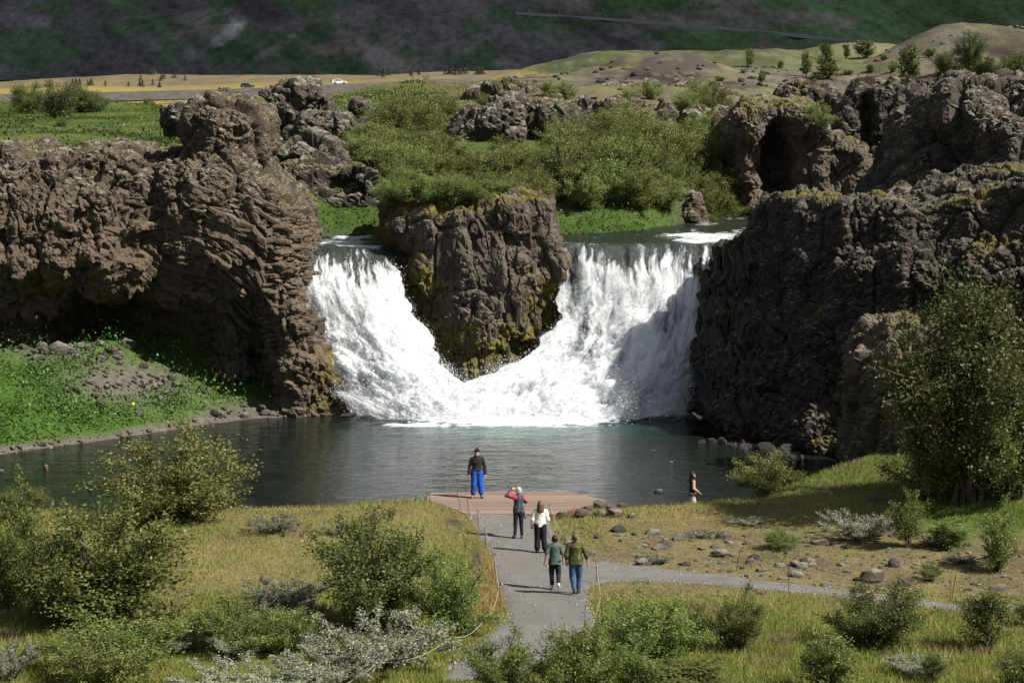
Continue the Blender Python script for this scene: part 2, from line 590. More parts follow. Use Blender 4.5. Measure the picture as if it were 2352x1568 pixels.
def ground_colour(x, y, z):
    C = lambda *c: np.array(c)
    sh = x.shape
    col = np.zeros(sh + (3,))
    n1 = fbm2(x, y, 6.0, 4, 31)
    n2 = fbm2(x, y, 1.5, 4, 33)
    n3 = fbm2(x, y, 0.5, 3, 37)
    px, py = pxmap(x, y, z)
    def lay(c, w):
        col[...] = col * (1 - w[..., None]) + c * w[..., None]
    dry, green, rich, soil = C(.185, .155, .066), C(.110, .125, .026), C(.050, .095, .016), C(.060, .047, .037)
    heath, pale = C(.160, .135, .066), C(.110, .106, .084)
    # near heath
    lay(dry, np.ones(sh))
    lay(C(.135, .135, .042), sstep(-.15, .35, n1 + .4 * n2))
    lay(C(.215, .155, .072), sstep(.15, .5, n2 - .3 * n1))
    lay(C(.120, .130, .026), sstep(1330, 1440, py) * (.8 + .2 * n2) * (y < 90))
    lay(heath, sstep(-.25, .25, n2 + .3) * sstep(1300, 1420, px) * sstep(1175, 1230, py) * sstep(1385, 1340, py) * (y < 90))
    lay(soil * 1.5, sstep(.05, .4, n2 + .5 * n3) * .5 * sstep(1300, 1420, px) * sstep(1180, 1240, py) * sstep(1385, 1330, py) * (y < 90))
    lay(C(.15, .10, .085), sstep(.3, .55, fbm2(x, y, 1.1, 3, 41)) * .6 * (y < 90))
    lay(C(.070, .118, .018), sstep(2000, 2200, px) * sstep(1145, 1170, py) * sstep(1260, 1190, py) * (y < 95))
    lay(C(.085, .105, .026), sstep(1650, 1800, px) * sstep(1150, 1120, py) * (y < 95) * .85)  # right bank: darker green painted in for shade of tree and outcrop
    lay(soil, blob(px, py, 1040, 1200, 26, 22) * 1.0 * (y < 90) * sstep(-.3, .2, n2 + .2))
    lay(soil, blob(px, py, 1092, 1285, 14, 34) * .9 * (y < 90) * sstep(-.3, .2, n2 + .2))
    ysn = np.interp(x, SHORE_X, SHORE_Y)
    lay(C(.035, .035, .028), sstep(-.2, .6, y - ysn) * (y < 93))
    # bank under the left cliff
    yfar = np.interp(x, FAR_X, FAR_Y)
    bank = ((y > 88) & (y < 108) & (x < -6)).astype(float)
    lay(rich, bank)
    lay(C(.115, .100, .088), bank * np.clip(sstep(.75, .2, y - yfar + .4 * n2) + 1.2 * blob(px, py, 300, 880, 130, 42) + blob(px, py, 130, 800, 90, 30) + 1.1 * blob(px, py, 640, 945, 150, 26), 0, 1))
    # upper land
    upl = sstep(107, 109, y)
    lay(C(.070, .105, .024), upl)
    lay(C(.105, .125, .034), upl * sstep(-.1, .5, n1))
    lay(C(.040, .066, .018), upl * sstep(.05, .4, fbm2(x, y, 5.0, 4, 35)) * .85)
    lay(C(.16, .135, .055), upl * sstep(900, 1100, px) * sstep(330, 260, py) * .8)
    lay(pale, upl * sstep(900, 1060, px) * sstep(300, 262, py) * sstep(-.15, .25, n1 + .3 * n2) * .7)
    lay(C(.27, .205, .065), sstep(330, 400, y) * sstep(1160, 1000, px) * np.clip(.75 + n1 * .4, 0, 1))       # hayfield
    lay(C(.22, .20, .06), sstep(230, 330, y) * sstep(400, 330, y) * sstep(1150, 1000, px) * .7)
    lay(C(.075, .092, .030), sstep(250, 420, y) * sstep(1180, 1300, px) * sstep(700, 600, y))
    lay(C(.23, .20, .06), blob(px, py, 1150, 175, 150, 22) * sstep(180, 260, y))
    lay(C(.060, .078, .024), sstep(.0, .4, blob(px, py, 1420, 140, 160, 22) + .6 * n1) * sstep(260, 330, y) * (px > 1180))  # green hill, its colour dulled to stand in for partial cloud shade
    lay(C(.062, .082, .024), blob(px, py, 1760, 145, 130, 30) * sstep(290, 320, y))  # right-hand green hill, cloud shade likewise put into its colour
    lay(C(.17, .15, .085), blob(px, py, 1990, 115, 110, 20) * sstep(380, 400, y))
    lay(C(.135, .115, .085), sstep(.1, .5, blob(px, py, 2000, 180, 260, 50)) * sstep(150, 190, y) * sstep(330, 300, y) * .9)
    lay(pale * .95, np.clip(sstep(.15, .5, blob(px, py, 1760, 205, 190, 32)) + sstep(.2, .6, blob(px, py, 2170, 100, 120, 34)) + sstep(.2, .5, blob(px, py, 1330, 178, 120, 16)), 0, 1)
        * sstep(150, 190, y) * sstep(330, 300, y) * np.clip(.75 + .7 * n1 + .5 * n2, 0, 1))
    lay(C(.030, .020, .017), np.clip(sstep(.25, .6, blob(px, py, 1545, 165, 100, 40) + .5 * n1 + .25 * n2) + sstep(.2, .55, blob(px, py, 2400, 105, 130, 45) + .5 * n1 + .25 * n2), 0, 1) * sstep(170, 200, y) * sstep(330, 300, y))
    lay(C(.075, .064, .054), sstep(.12, .32, fbm2(x, y, 11.0, 5, 47)) * .85 * sstep(1150, 1350, px) * sstep(300, 250, py) * sstep(150, 180, y) * sstep(340, 310, y))
    lay(C(.095, .110, .035), sstep(.10, .35, fbm2(x, y, 14.0, 4, 49)) * .8 * sstep(1600, 1800, px) * sstep(260, 220, py) * sstep(150, 180, y) * sstep(340, 310, y))
    lay(C(.065, .056, .050), sstep(1880, 1960, px) * sstep(470, 420, py) * sstep(190, 250, py) * upl * sstep(-.2, .2, n2) * .8 * (y < 210))
    lay(C(.055, .125, .016), blob(px, py, 2060, 330, 60, 70) * upl * 1.0 * (y < 210))
    lay(C(.055, .048, .044), sstep(1650, 1720, px) * sstep(390, 430, py) * upl * (y < 125))
    lay(C(.110, .125, .030), sstep(2210, 2270, px) * sstep(330, 350, py) * sstep(450, 425, py) * upl * (y < 130) * sstep(-.3, .2, n2 + .1))
    lay(C(.038, .072, .013), np.clip(blob(px, py, 1400, 525, 150, 40) + blob(px, py, 780, 480, 95, 60), 0, 1) * upl * (y < 125))
    lay(C(.050, .044, .040), sstep(640, 700, y) * .0)
    lay(C(.12, .098, .070), sstep(690, 730, y) * np.clip(.8 + n1, 0, 1))
    hillside = sstep(1080, 1200, px) * sstep(290, 255, py) * sstep(150, 175, y) * sstep(420, 360, y)
    q4 = fbm2(x, y, 3.0, 5, 51, .65)
    lay(C(.058, .050, .042), hillside * sstep(.10, .22, q4) * .8)
    lay(C(.165, .158, .122), hillside * sstep(-.12, -.28, q4) * .55)
    rd = river_dist(x, y)
    lay(C(.05, .045, .04), sstep(4.6, 3.4, rd) * upl)
    return col

GC = ground_colour(GX, GY, GZ)
M_GROUND = attr_mat('heath_ground', 0.95, 3.5, 0.38, 0.7, 9.0)
ground = link('ground', mesh_np('ground', np.stack([GX, GY, GZ], -1).reshape(-1, 3), grid_faces(len(ys), NA)[:, ::-1], M_GROUND, True, GC.reshape(-1, 3)))
tag(ground, kind='structure')

def land_z(x, y):
    return float(height(np.array([x]), np.array([y]))[0])

def gpos(px, py, t0=40.0, t1=900.0):
    """the point of the land seen at a place in the picture"""
    d = rdir(px, py)
    t = np.concatenate([np.arange(t0, 130, 0.25), np.geomspace(130, t1, 500)])
    x, y, z = d[0] * t, d[1] * t, CAM_Z + d[2] * t
    h = height(x, y)
    below = np.nonzero(z <= h)[0]
    if len(below) == 0:
        i = len(t) - 1
    else:
        i = below[0]
    return np.array([x[i], y[i], h[i]])

# ------------------------------------------------------------------ mountain in cloud shadow
my = np.concatenate([np.linspace(840, 1250, 60), np.linspace(1258, 1800, 130)])
mxs = np.linspace(-0.36, 0.36, 290)
MY, MA = np.meshgrid(my, mxs, indexing='ij')
MX = MA * MY
spur = np.abs(((MX * 0.9 + MY * 0.55) / 170 + 0.9 * fbm2(MX, MY, 420, 3, 61)) % 1.0 - 0.5) * 2
foot = 1235 + 150 * fbm2(MX, MY * 0, 420, 3, 63) - 0.10 * MX + 60 * np.sin(MX / 170)
rise = np.clip(MY - foot, 0, 2000)
left = sstep(120, -120, MX)
MZ = 13.5 + (MY - 840) * 0.006 + 0.0045 * np.clip(MX, 0, 999) * sstep(840, 1000, MY) * 1.2
MZ += rise * (0.30 + 0.14 * left) + 26 * (spur - 0.5) * sstep(10, 160, rise) + 9 * fbm2(MX, MY, 90, 4, 65) * sstep(-60, 140, rise)
MZ += 7 * fbm2(MX, MY, 130, 3, 67) * sstep(850, 980, MY)
MZ += (0.065 * np.clip(MY - 930, 0, 400)) * sstep(40, 200, MX)
mpx, mpy = pxmap(MX, MY, MZ)
mn1, mn2, mn3 = fbm2(MX, MZ * 2.2, 90, 4, 71), fbm2(MX, MZ * 2.2, 24, 5, 73), fbm2(MX + MZ * 1.6, MZ * .35, 13, 4, 75)
MC = np.zeros(MX.shape + (3,))
def mlay(c, w):
    MC[...] = MC * (1 - w[..., None]) + np.array(c) * w[..., None]
mlay((.080, .067, .064), np.ones(MX.shape))
mlay((.046, .044, .047), sstep(-.05, .25, fbm2(MX - MZ * 1.7, MZ * .5, 70, 5, 83)))
mlay((.054, .050, .051), sstep(-.2, .3, mn3))
mlay((.105, .086, .076), sstep(.05, .4, mn1 - .3 * mn2))
mlay((.030, .062, .020), sstep(.08, .34, mn2 * .6 + mn1 * .6 + .12 * sstep(1500, 1900, mpx) + .10 * sstep(500, 100, mpx) * sstep(120, 30, mpy)))
mlay((.040, .085, .022), sstep(.0, .35, mn1 + .5 * mn2 + .45 * blob(mpx, mpy, 2050, 70, 420, 75) - .12) * sstep(1350, 1700, mpx))
mlay((.22, .20, .20), .75 * sstep(.10, .5, blob((mpx - 520) + (mpy - 75) * 1.1, mpy, 0, 75, 30, 38) - .35 + .5 * mn2 + .2 * mn3))
mlay((.13, .115, .085), sstep(980, 870, MY) * np.clip(.7 + mn2, 0, 1))
mlay((.036, .066, .026), .85 * sstep(.25, .6, blob(mpx + 1.6 * (mpy - 60), mpy, 330, 60, 120, 26) + blob(mpx, mpy, 300, 15, 60, 14) + blob(mpx, mpy, 380, 95, 26, 10) + blob(mpx, mpy, 40, 120, 120, 40) + blob(mpx, mpy, 985, 85, 36, 9) + blob(mpx, mpy, 1010, 130, 110, 14) + blob(mpx, mpy, 1320, 60, 60, 12) + blob(mpx, mpy, 1310, 95, 60, 14) + .35 * mn2))
mlay((.100, .080, .072), .8 * sstep(.3, .7, blob(mpx, mpy, 1700, 45, 260, 26) + .5 * mn2))
mlay((.15, .135, .13), .6 * sstep(.35, .7, blob((mpx - 620) + (mpy - 120) * 1.5, mpy, 0, 100, 16, 60) + .4 * mn3))
MC *= 2.5
MC = MC * .62 + MC.mean(-1, keepdims=True) * .38 * np.array([1.0, 1.0, 1.03])
MC *= (1 + .6 * np.clip(fbm2(MX + MZ * 1.2, MZ * .6, 22, 5, 79), -1, 1) + .35 * mn3)[..., None]
MC *= np.array([.98, .99, 1.02])
M_MOUNT = attr_mat('mountain_scree', 0.97, 0.22, 0.55, 0.6, 0.30, 0.1, (1, 0.02, 1.6))
mountain = link('mountain', mesh_np('mountain', np.stack([MX, MY, MZ], -1).reshape(-1, 3), grid_faces(len(my), 290)[:, ::-1], M_MOUNT, True, MC.reshape(-1, 3)))
tag(mountain, kind='structure')
# ================================================================== cliffs and lava rocks
def idw(gx, gz, pts, p=3.4, soft=0.25):
    num = np.zeros(gx.shape)
    den = np.zeros(gx.shape)
    for (x, z, val) in pts:
        w = 1.0 / ((gx - x) ** 2 + (gz - z) ** 2 + soft) ** (p / 2)
        num += w * val
        den += w
    return num / den

def relief_rock(name, poly, front, back, vox=0.22, levels=2, rnd=0.7, mat=None, low=0.45, mid=0.16, block=0.15, bsize=0.75, pit=0.05,
                columns=None, moss=None, seed=1, crust=None, holes=(), zmin=None, parent=None, mac=0.26, msize=1.7, crack=0.22):
    """a standing rock: its outline at true distance, a front whose depth follows control points, broken into facets"""
    W = [P(*q) for q in poly]
    poly2 = [(w[0], w[2]) for w in W]
    ctl = [(P(*q)[0], P(*q)[2], q[2]) for q in front]
    xs = [w[0] for w in W]
    zs = [w[2] for w in W]
    yf = min(q[2] for q in front)
    backf = back if callable(back) else (lambda x: np.full(np.shape(x), float(back)))
    bmax = float(np.max(backf(np.linspace(min(xs) - 1.2, max(xs) + 1.2, 60))))
    o = np.array([min(xs) - 1.2, yf - 1.5, min(zs) - 0.8])
    n = [int((max(xs) + 1.2 - o[0]) / vox) + 2, int((bmax + 1.0 - o[1]) / vox) + 2, int((max(zs) + 1.2 - o[2]) / vox) + 2]
    ax = [o[i] + vox * np.arange(n[i]) for i in range(3)]
    X2, Z2 = np.meshgrid(ax[0], ax[2], indexing='ij')
    q = np.stack([X2.ravel(), np.zeros(X2.size), Z2.ravel()], 1)
    wob = fbm(q, 1.6, 3, seed + 3).reshape(X2.shape)
    sd = poly_sdf(X2, Z2, poly2) + 0.30 * wob * min(1, low * 2)
    yfr = idw(X2, Z2, ctl) + low * 1.2 * fbm(q, 2.6, 3, seed + 5).reshape(X2.shape)
    yfr = yfr + rnd * 1.6 * np.exp(np.clip(sd, -9, 0) / (rnd * 0.9))
    F = smax(sd[:, None, :], (yfr[:, None, :] - ax[1][None, :, None]) * 0.8, rnd)
    F = smax(F, (ax[1][None, :] - backf(ax[0])[:, None])[:, :, None] + 0 * F, 0.6)
    for (hx, hy, hY, rx, ry, rz) in holes:
        c = P(hx, hy, hY)
        e = np.sqrt(((ax[0] - c[0]) / rx)[:, None, None] ** 2 + ((ax[1] - c[1]) / ry)[None, :, None] ** 2 + ((ax[2] - c[2]) / rz)[None, None, :] ** 2)
        F = smax(F, (1 - e) * min(rx, ry, rz), 0.5)
    v, f = surface_nets(F, o, vox)
    # drop what nobody can see: the buried bottom and the far back
    c = v[f].mean(1)
    keep = (c[:, 1] < backf(c[:, 0]) - 0.45) & (c[:, 2] > (min(zs) if zmin is None else zmin) - 0.5)
    f = f[keep]
    fn = np.cross(v[f[:, 2]] - v[f[:, 0]], v[f[:, 3]] - v[f[:, 1]])
    tc_ = np.array([0, 0, CAM_Z + 4.0]) - v[f].mean(1)
    fn /= np.maximum(np.linalg.norm(fn, axis=1, keepdims=True), 1e-9)
    tc_ /= np.linalg.norm(tc_, axis=1, keepdims=True)
    f = f[((fn * tc_).sum(1) > -0.30) | (np.abs(fn[:, 0]) > .75)]
    used = np.unique(f)
    remap = np.full(len(v), -1)
    remap[used] = np.arange(len(used))
    v, f = v[used], remap[f]
    v, f = subdiv(v, f, levels)
    v = v.astype(np.float64)
    nrm = vnormals(v, f)
    cr = np.ones(len(v)) if crust is None else np.clip(crust(v), 0, 1)
    d = low * 0.35 * fbm(v, 1.7, 3, seed + 11) + mid * (0.35 + 0.65 * cr) * fbm(v, 0.8, 4, seed + 13, 0.55)
    amt = np.clip(0.9 + 0.7 * fbm(v, 3.0, 2, seed + 15), 0.35, 1.4) * (1 - 0.55 * cr)
    b1, e1 = facets(v + 0.25 * np.stack([fbm(v, 1.2, 2, seed + k) for k in (21, 22, 23)], 1), bsize, seed + 31, 0.8)
    b2, e2 = facets(v, bsize * 0.42, seed + 37, 0.8)
    blk = block * (b1 * 1.0 + 0.42 * b2 - 0.5 * np.clip(0.12 - e1, 0, 1) / 0.12 * 0.5 - 0.25 * np.clip(0.12 - e2, 0, 1) / 0.12)
    if columns is not None:
        wgt, cc = columns(v)
        b3, e3 = facets(cc, 1.0, seed + 41, 0.35)
        col = 0.20 * b3 - 0.24 * np.clip(0.16 - e3, 0, 1) / 0.16
        blk = blk * (1 - wgt) + col * wgt + 0.15 * blk * wgt
        amt = amt * (1 - wgt) + wgt
    d = d + blk * amt
    # big planes and deep joints that make the mass angular
    mv = v * np.array([1, 1, .62]) + 0.35 * np.stack([fbm(v, 2.4, 2, seed + k) for k in (61, 62, 63)], 1)
    m1, me1 = facets(mv, msize, seed + 67, 0.9)
    d = d + mac * m1 - crack * np.clip(0.13 - me1, 0, 1) / 0.13
    if pit:
        d = d + pit * (0.2 + 1.1 * cr) * fbm(v, 0.26, 3, seed + 51, 0.6, True)
    v2 = v + nrm * d[:, None]
    attrs = {'crust': cr, 'moss': np.zeros(len(v)) if moss is None else np.clip(moss(v, nrm), 0, 1)}
    me = mesh_np(name, v2, f, mat, False, None, attrs)
    me.polygons.foreach_set('use_smooth', np.zeros(len(f), bool))
    return link(name, me, parent)

def vpx(v):
    return pxmap(v[:, 0], v[:, 1], v[:, 2])

# --- left cliff with its leaning pinnacle and fanned basalt columns
def cols_left(v):
    px, py = vpx(v)
    # fan: columns follow arcs round a centre low on the left; the block by the water lies in level courses
    cx, cz = P(415, 770, 103)[0], P(415, 770, 103)[2]
    dx, dz = v[:, 0] - cx, v[:, 2] - cz
    r, th = np.hypot(dx, dz), np.arctan2(dx, dz)
    fan = np.stack([r / 0.36, th * 3.2 / 2.2, v[:, 1] / 0.42], 1)
    lev = np.stack([v[:, 0] / 1.5, v[:, 1] / 1.0, (v[:, 2] + 0.10 * v[:, 0]) / 0.27], 1)
    ver = np.stack([v[:, 0] / 0.36 - 0.2 * v[:, 2], v[:, 1] / 0.36, v[:, 2] / 1.25], 1)
    wl = sstep(575, 625, px) * sstep(740, 690, px) * sstep(470, 520, py) * sstep(760, 700, py)
    wf = sstep(400, 450, px) * sstep(640, 600, px) * sstep(420, 470, py) * sstep(760, 710, py)
    wv = sstep(330, 380, px) * sstep(650, 600, px) * sstep(700, 760, py) * .0 + sstep(180, 0, px) * sstep(400, 450, py) * sstep(640, 600, py) * .8 \
        + sstep(200, 240, px) * sstep(340, 310, px) * sstep(400, 440, py) * sstep(560, 520, py)
    w = np.clip(wl + wf + wv, 0, 1)
    s = np.clip(wl + wf + wv, 1e-6, None)[:, None]
    pick = np.stack([wl, wf, wv], 1)
    k = pick.argmax(1)
    cc = np.where((k == 0)[:, None], lev, np.where((k == 1)[:, None], fan, ver))
    return w, cc

left_cliff = relief_rock('basalt_cliff',
    [(-260, 350, 102), (-60, 345, 102), (10, 338, 102), (66, 372, 102), (92, 372, 102), (118, 352, 102), (150, 362, 103), (182, 340, 103), (240, 352, 103), (292, 352, 103), (330, 362, 103), (362, 376, 103), (400, 382, 103),
     (414, 350, 104), (404, 312, 104), (414, 262, 104), (440, 228, 104), (474, 218, 104), (520, 226, 104), (556, 236, 104), (588, 262, 104), (604, 300, 104), (606, 352, 104), (598, 392, 104),
     (632, 424, 104), (668, 462, 104), (692, 500, 104), (703, 560, 104), (703, 640, 104), (706, 700, 104), (724, 780, 104), (770, 850, 104), (814, 905, 104), (852, 958, 104), (860, 1040, 104), (-260, 1040, 102)],
    [(-200, 560, 99), (-200, 420, 101), (-200, 780, 102.3), (0, 350, 102.6), (10, 430, 100.7), (20, 520, 99.7), (30, 620, 99.5), (20, 700, 102), (30, 790, 103.2),
     (100, 400, 101.6), (120, 500, 100.1), (120, 620, 99.7), (110, 700, 102), (100, 790, 103.8), (190, 740, 109.3), (200, 690, 106.5), (165, 780, 108.7), (250, 740, 108.7),
     (210, 380, 102.6), (220, 480, 100.7), (220, 600, 100.3), (225, 655, 101.1), (300, 420, 101.6), (310, 520, 101), (310, 620, 101.5), (300, 690, 106.7), (300, 790, 108.3),
     (335, 410, 104.8), (338, 480, 104.6), (345, 560, 103.6), (370, 640, 103.9), (390, 740, 107.6), (400, 840, 107.3), (390, 420, 102.6), (430, 480, 102), (420, 560, 102.6), (440, 660, 104), (470, 760, 106.6), (470, 860, 106.1),
     (440, 330, 104.4), (500, 300, 103.4), (560, 300, 103.6), (470, 250, 104), (540, 250, 104.4), (600, 330, 105.2), (470, 400, 102.6), (550, 420, 103),
     (520, 480, 102), (510, 580, 102), (560, 540, 102.2), (560, 660, 102.6), (540, 760, 104.4), (535, 870, 103.8), (600, 820, 107.3), (600, 880, 107.9), (590, 760, 105.7), (610, 560, 102.3), (620, 470, 103.2), (640, 640, 102.3), (650, 740, 102.4),
     (650, 860, 102.6), (690, 560, 103.4), (700, 660, 103.4), (690, 800, 102.8), (740, 880, 103.2), (790, 935, 104), (660, 950, 103.2), (500, 960, 105.3), (300, 960, 105.3), (0, 960, 102.8)],
    lambda x: np.interp(x, [-30, -12, -9, -6], [113.5, 113.5, 111.5, 108.0]), 0.315, 2, 0.40, M_CLIFF, 0.34, 0.20, 0.30, 0.56, 0.08, cols_left,
    lambda v, n: 0.8 * sstep(.45, .8, n[:, 2]) * sstep(.1, .4, fbm(v, 2.5, 3, 88)) + sstep(690, 740, vpx(v)[0]) * sstep(780, 850, vpx(v)[1]) * .7, 101,
    lambda v: sstep(560, 400, vpx(v)[1]) * 0.9 + 0.12, zmin=-1.2,
    holes=((195, 735, 103.5, 1.6, 5.5, .8), (270, 760, 104, 2.2, 2.6, .9), (598, 858, 102.8, .75, 2.6, 1.0), (336, 420, 101.5, .42, 2.4, 2.2), (120, 775, 102, 1.2, 2, .4)))
tag(left_cliff, 'tall brown basalt cliff with a leaning pinnacle and fanned columns beside the falls', 'cliff')

# --- the stack that parts the two falls
def cols_mid(v):
    px, py = vpx(v)
    lean = np.stack([(v[:, 0] + 0.22 * v[:, 2] + 0.35 * fbm(v, 2.2, 2, 5)) / 0.34, v[:, 1] / 0.42, (v[:, 2] + 0.5 * fbm(v, 2.0, 2, 6)) / 1.5], 1)
    w = sstep(960, 1060, px) * np.clip(0.35 + 1.3 * fbm(v, 2.4, 2, 7), 0, .8)
    return w, lean

def moss_mid(v, n):
    px, py = vpx(v)
    a = 1.3 * sstep(600, 680, py) * (sstep(1030, 950, px) + sstep(1190, 1240, px)) + 1.2 * sstep(720, 790, py) + sstep(.5, .8, n[:, 2]) + .75 * sstep(.05, .3, fbm(v, 1.4, 3, 90)) * sstep(1080, 960, px)
    return a * (0.35 + 1.1 * sstep(-.25, .2, fbm(v, 1.0, 3, 91)))

stack = relief_rock('rock_stack',
    [(872, 452, 108.6), (920, 446, 108.6), (1000, 462, 108.6), (1080, 470, 108.6), (1150, 448, 108.6), (1200, 428, 108.6), (1250, 440, 108.6), (1270, 470, 108.6), (1280, 540, 108.6), (1306, 590, 108.6), (1312, 700, 108.6), (1300, 770, 108.6), (1260, 830, 108.6),
     (1180, 930, 107.6), (1100, 960, 107.6), (1010, 920, 107.6), (985, 830, 107.6), (945, 730, 108.6), (912, 660, 109.6), (880, 610, 109.6), (862, 560, 109.6), (868, 500, 109.6)],
    [(880, 470, 109.2), (880, 580, 109.6), (920, 520, 107.6), (960, 640, 107.2), (1000, 500, 107), (1000, 760, 107.1), (1040, 860, 107.2), (1080, 500, 106.8), (1090, 640, 106.2), (1100, 760, 106.3), (1090, 850, 106.6), (1170, 500, 106.6), (1180, 640, 106.1),
     (1180, 760, 106.8), (1250, 480, 107.2), (1260, 600, 107.1), (1270, 720, 108.2), (1220, 800, 107.8), (1100, 930, 107.2)],
    115.0, 0.25, 2, 0.6, M_STACK, 0.34, 0.16, 0.22, 0.70, 0.05, cols_mid, moss_mid, 151, lambda v: np.full(len(v), .35), zmin=-1.0)
tag(stack, 'mossy basalt stack with a shrubby top standing between the two falls', 'rock')

# --- right cliff, turned away from the sun
def cols_right(v):
    px, py = vpx(v)
    cc = np.stack([v[:, 0] / 0.42, v[:, 1] / 0.42, v[:, 2] / 0.9], 1)
    ends = np.stack([v[:, 0] / 0.46, v[:, 1] / 0.46, v[:, 2] / 0.34], 1)
    left = sstep(1780, 1700, px)
    return np.clip(0.75 * left + 0.55, 0, 1) * sstep(470, 560, py), np.where((left > .5)[:, None], cc, ends)

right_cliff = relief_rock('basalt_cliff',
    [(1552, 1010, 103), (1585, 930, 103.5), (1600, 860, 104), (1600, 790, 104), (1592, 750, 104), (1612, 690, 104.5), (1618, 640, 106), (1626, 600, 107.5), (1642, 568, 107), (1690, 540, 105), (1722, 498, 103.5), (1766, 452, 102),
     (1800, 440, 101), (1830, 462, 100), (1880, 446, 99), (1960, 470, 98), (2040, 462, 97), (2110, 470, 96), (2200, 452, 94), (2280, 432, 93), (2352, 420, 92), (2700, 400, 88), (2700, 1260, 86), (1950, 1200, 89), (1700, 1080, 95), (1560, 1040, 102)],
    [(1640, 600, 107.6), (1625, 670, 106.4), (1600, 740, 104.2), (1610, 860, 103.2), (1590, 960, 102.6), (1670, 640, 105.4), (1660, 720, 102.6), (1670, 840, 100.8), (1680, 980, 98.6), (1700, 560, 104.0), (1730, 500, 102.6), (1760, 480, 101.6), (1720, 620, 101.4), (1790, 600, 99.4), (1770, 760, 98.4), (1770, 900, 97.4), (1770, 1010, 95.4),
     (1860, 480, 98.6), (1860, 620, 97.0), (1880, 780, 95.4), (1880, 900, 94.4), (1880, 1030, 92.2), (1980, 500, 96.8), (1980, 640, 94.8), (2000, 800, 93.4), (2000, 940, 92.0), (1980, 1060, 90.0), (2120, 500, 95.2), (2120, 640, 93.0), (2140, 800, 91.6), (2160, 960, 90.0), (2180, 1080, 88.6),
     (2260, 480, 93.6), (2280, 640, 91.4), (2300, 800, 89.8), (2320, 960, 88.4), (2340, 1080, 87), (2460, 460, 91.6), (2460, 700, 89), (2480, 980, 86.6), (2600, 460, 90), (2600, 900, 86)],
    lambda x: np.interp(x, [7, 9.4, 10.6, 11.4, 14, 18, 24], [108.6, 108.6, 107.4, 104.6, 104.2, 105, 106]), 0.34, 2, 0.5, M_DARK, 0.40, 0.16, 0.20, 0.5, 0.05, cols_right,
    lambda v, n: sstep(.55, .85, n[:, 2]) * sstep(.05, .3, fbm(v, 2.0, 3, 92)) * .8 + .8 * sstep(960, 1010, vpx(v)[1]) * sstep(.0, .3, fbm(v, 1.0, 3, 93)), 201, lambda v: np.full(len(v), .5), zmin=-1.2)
tag(right_cliff, 'dark shaded basalt cliff rising from the pool behind the birch', 'cliff')

# --- the great lump on the cliff's shoulder
shoulder = relief_rock('lava_rock',
    [(2040, 470, 108), (2056, 420, 108), (2068, 380, 108), (2096, 346, 108), (2092, 300, 109), (2120, 262, 110), (2136, 226, 110), (2176, 204, 110), (2196, 184, 110), (2240, 176, 110), (2276, 190, 110), (2310, 176, 110), (2352, 180, 110), (2650, 150, 110), (2650, 520, 104), (2200, 520, 104), (2040, 520, 106)],
    [(2060, 450, 106.6), (2090, 390, 107.2), (2112, 300, 108.6), (2150, 240, 108.2), (2180, 270, 107.0), (2170, 340, 108.6), (2180, 400, 108.8), (2225, 210, 107.0), (2250, 280, 105.4), (2236, 350, 106.8), (2270, 400, 105.4), (2300, 220, 107.6), (2330, 300, 104.6), (2340, 380, 103.5), (2450, 250, 105), (2450, 380, 102), (2600, 300, 104), (2130, 460, 105.6), (2300, 460, 102.5)],
    117.0, 0.40, 2, 0.45, M_LAVA, 0.55, 0.30, 0.20, 0.8, 0.12, None, lambda v, n: .8 * sstep(.5, .8, n[:, 2]) * sstep(360, 400, vpx(v)[1]), 251, lambda v: 0.95 * sstep(-.1, .25, fbm(v, 3.0, 2, 95) + .12 * (v[:, 2] > 12)), zmin=9,
    holes=((2172, 345, 106.2, 1.5, 2.6, 1.7), (2232, 395, 105.0, .9, 1.6, .9), (2110, 400, 106.5, .5, 1.5, 1.2)), mac=.40, msize=2.0, crack=.25)
tag(shoulder, 'huge craggy grey lava rock on the shoulder of the dark cliff', 'rock')

# --- hollow rock beyond the falls
hollow = relief_rock('hollow_rock',
    [(1690, 500, 128), (1700, 440, 128), (1680, 380, 128), (1664, 330, 128), (1662, 290, 128), (1690, 250, 128), (1740, 236, 128), (1800, 232, 128), (1850, 244, 128), (1896, 272, 128), (1912, 300, 128), (1932, 322, 128), (1974, 320, 128), (1992, 350, 128), (1990, 400, 128), (1972, 450, 128), (1950, 500, 128)],
    [(1700, 280, 126.4), (1690, 340, 127), (1720, 420, 126.2), (1730, 480, 126.0), (1745, 300, 126.0), (1790, 250, 126.8), (1786, 310, 127.6), (1790, 370, 130.6), (1794, 430, 130.2), (1756, 350, 127.4), (1850, 280, 126.0), (1850, 340, 127.6), (1848, 400, 126.6), (1850, 460, 126.4), (1900, 300, 126.0), (1900, 380, 126.8), (1930, 360, 127), (1960, 360, 126.4), (1950, 430, 127.2), (1800, 500, 126.5)],
    134.0, 0.34, 2, 0.5, M_WARM, 0.40, 0.30, 0.20, 0.8, 0.12, None, lambda v, n: .7 * sstep(.6, .9, n[:, 2]), 301, lambda v: sstep(330, 270, vpx(v)[1]) * .9 + .15, zmin=7, mac=.36, msize=2.0, crack=.2,
    holes=((1786, 372, 126.8, .95, 4.5, 2.5), (1858, 345, 125.4, .85, 1.4, .9), (1712, 372, 125.6, .35, 1.2, 1.0), (1930, 400, 126, .5, 1.6, 1.2)))
tag(hollow, 'brown lava rock with a deep dark hollow above the wider fall', 'rock')

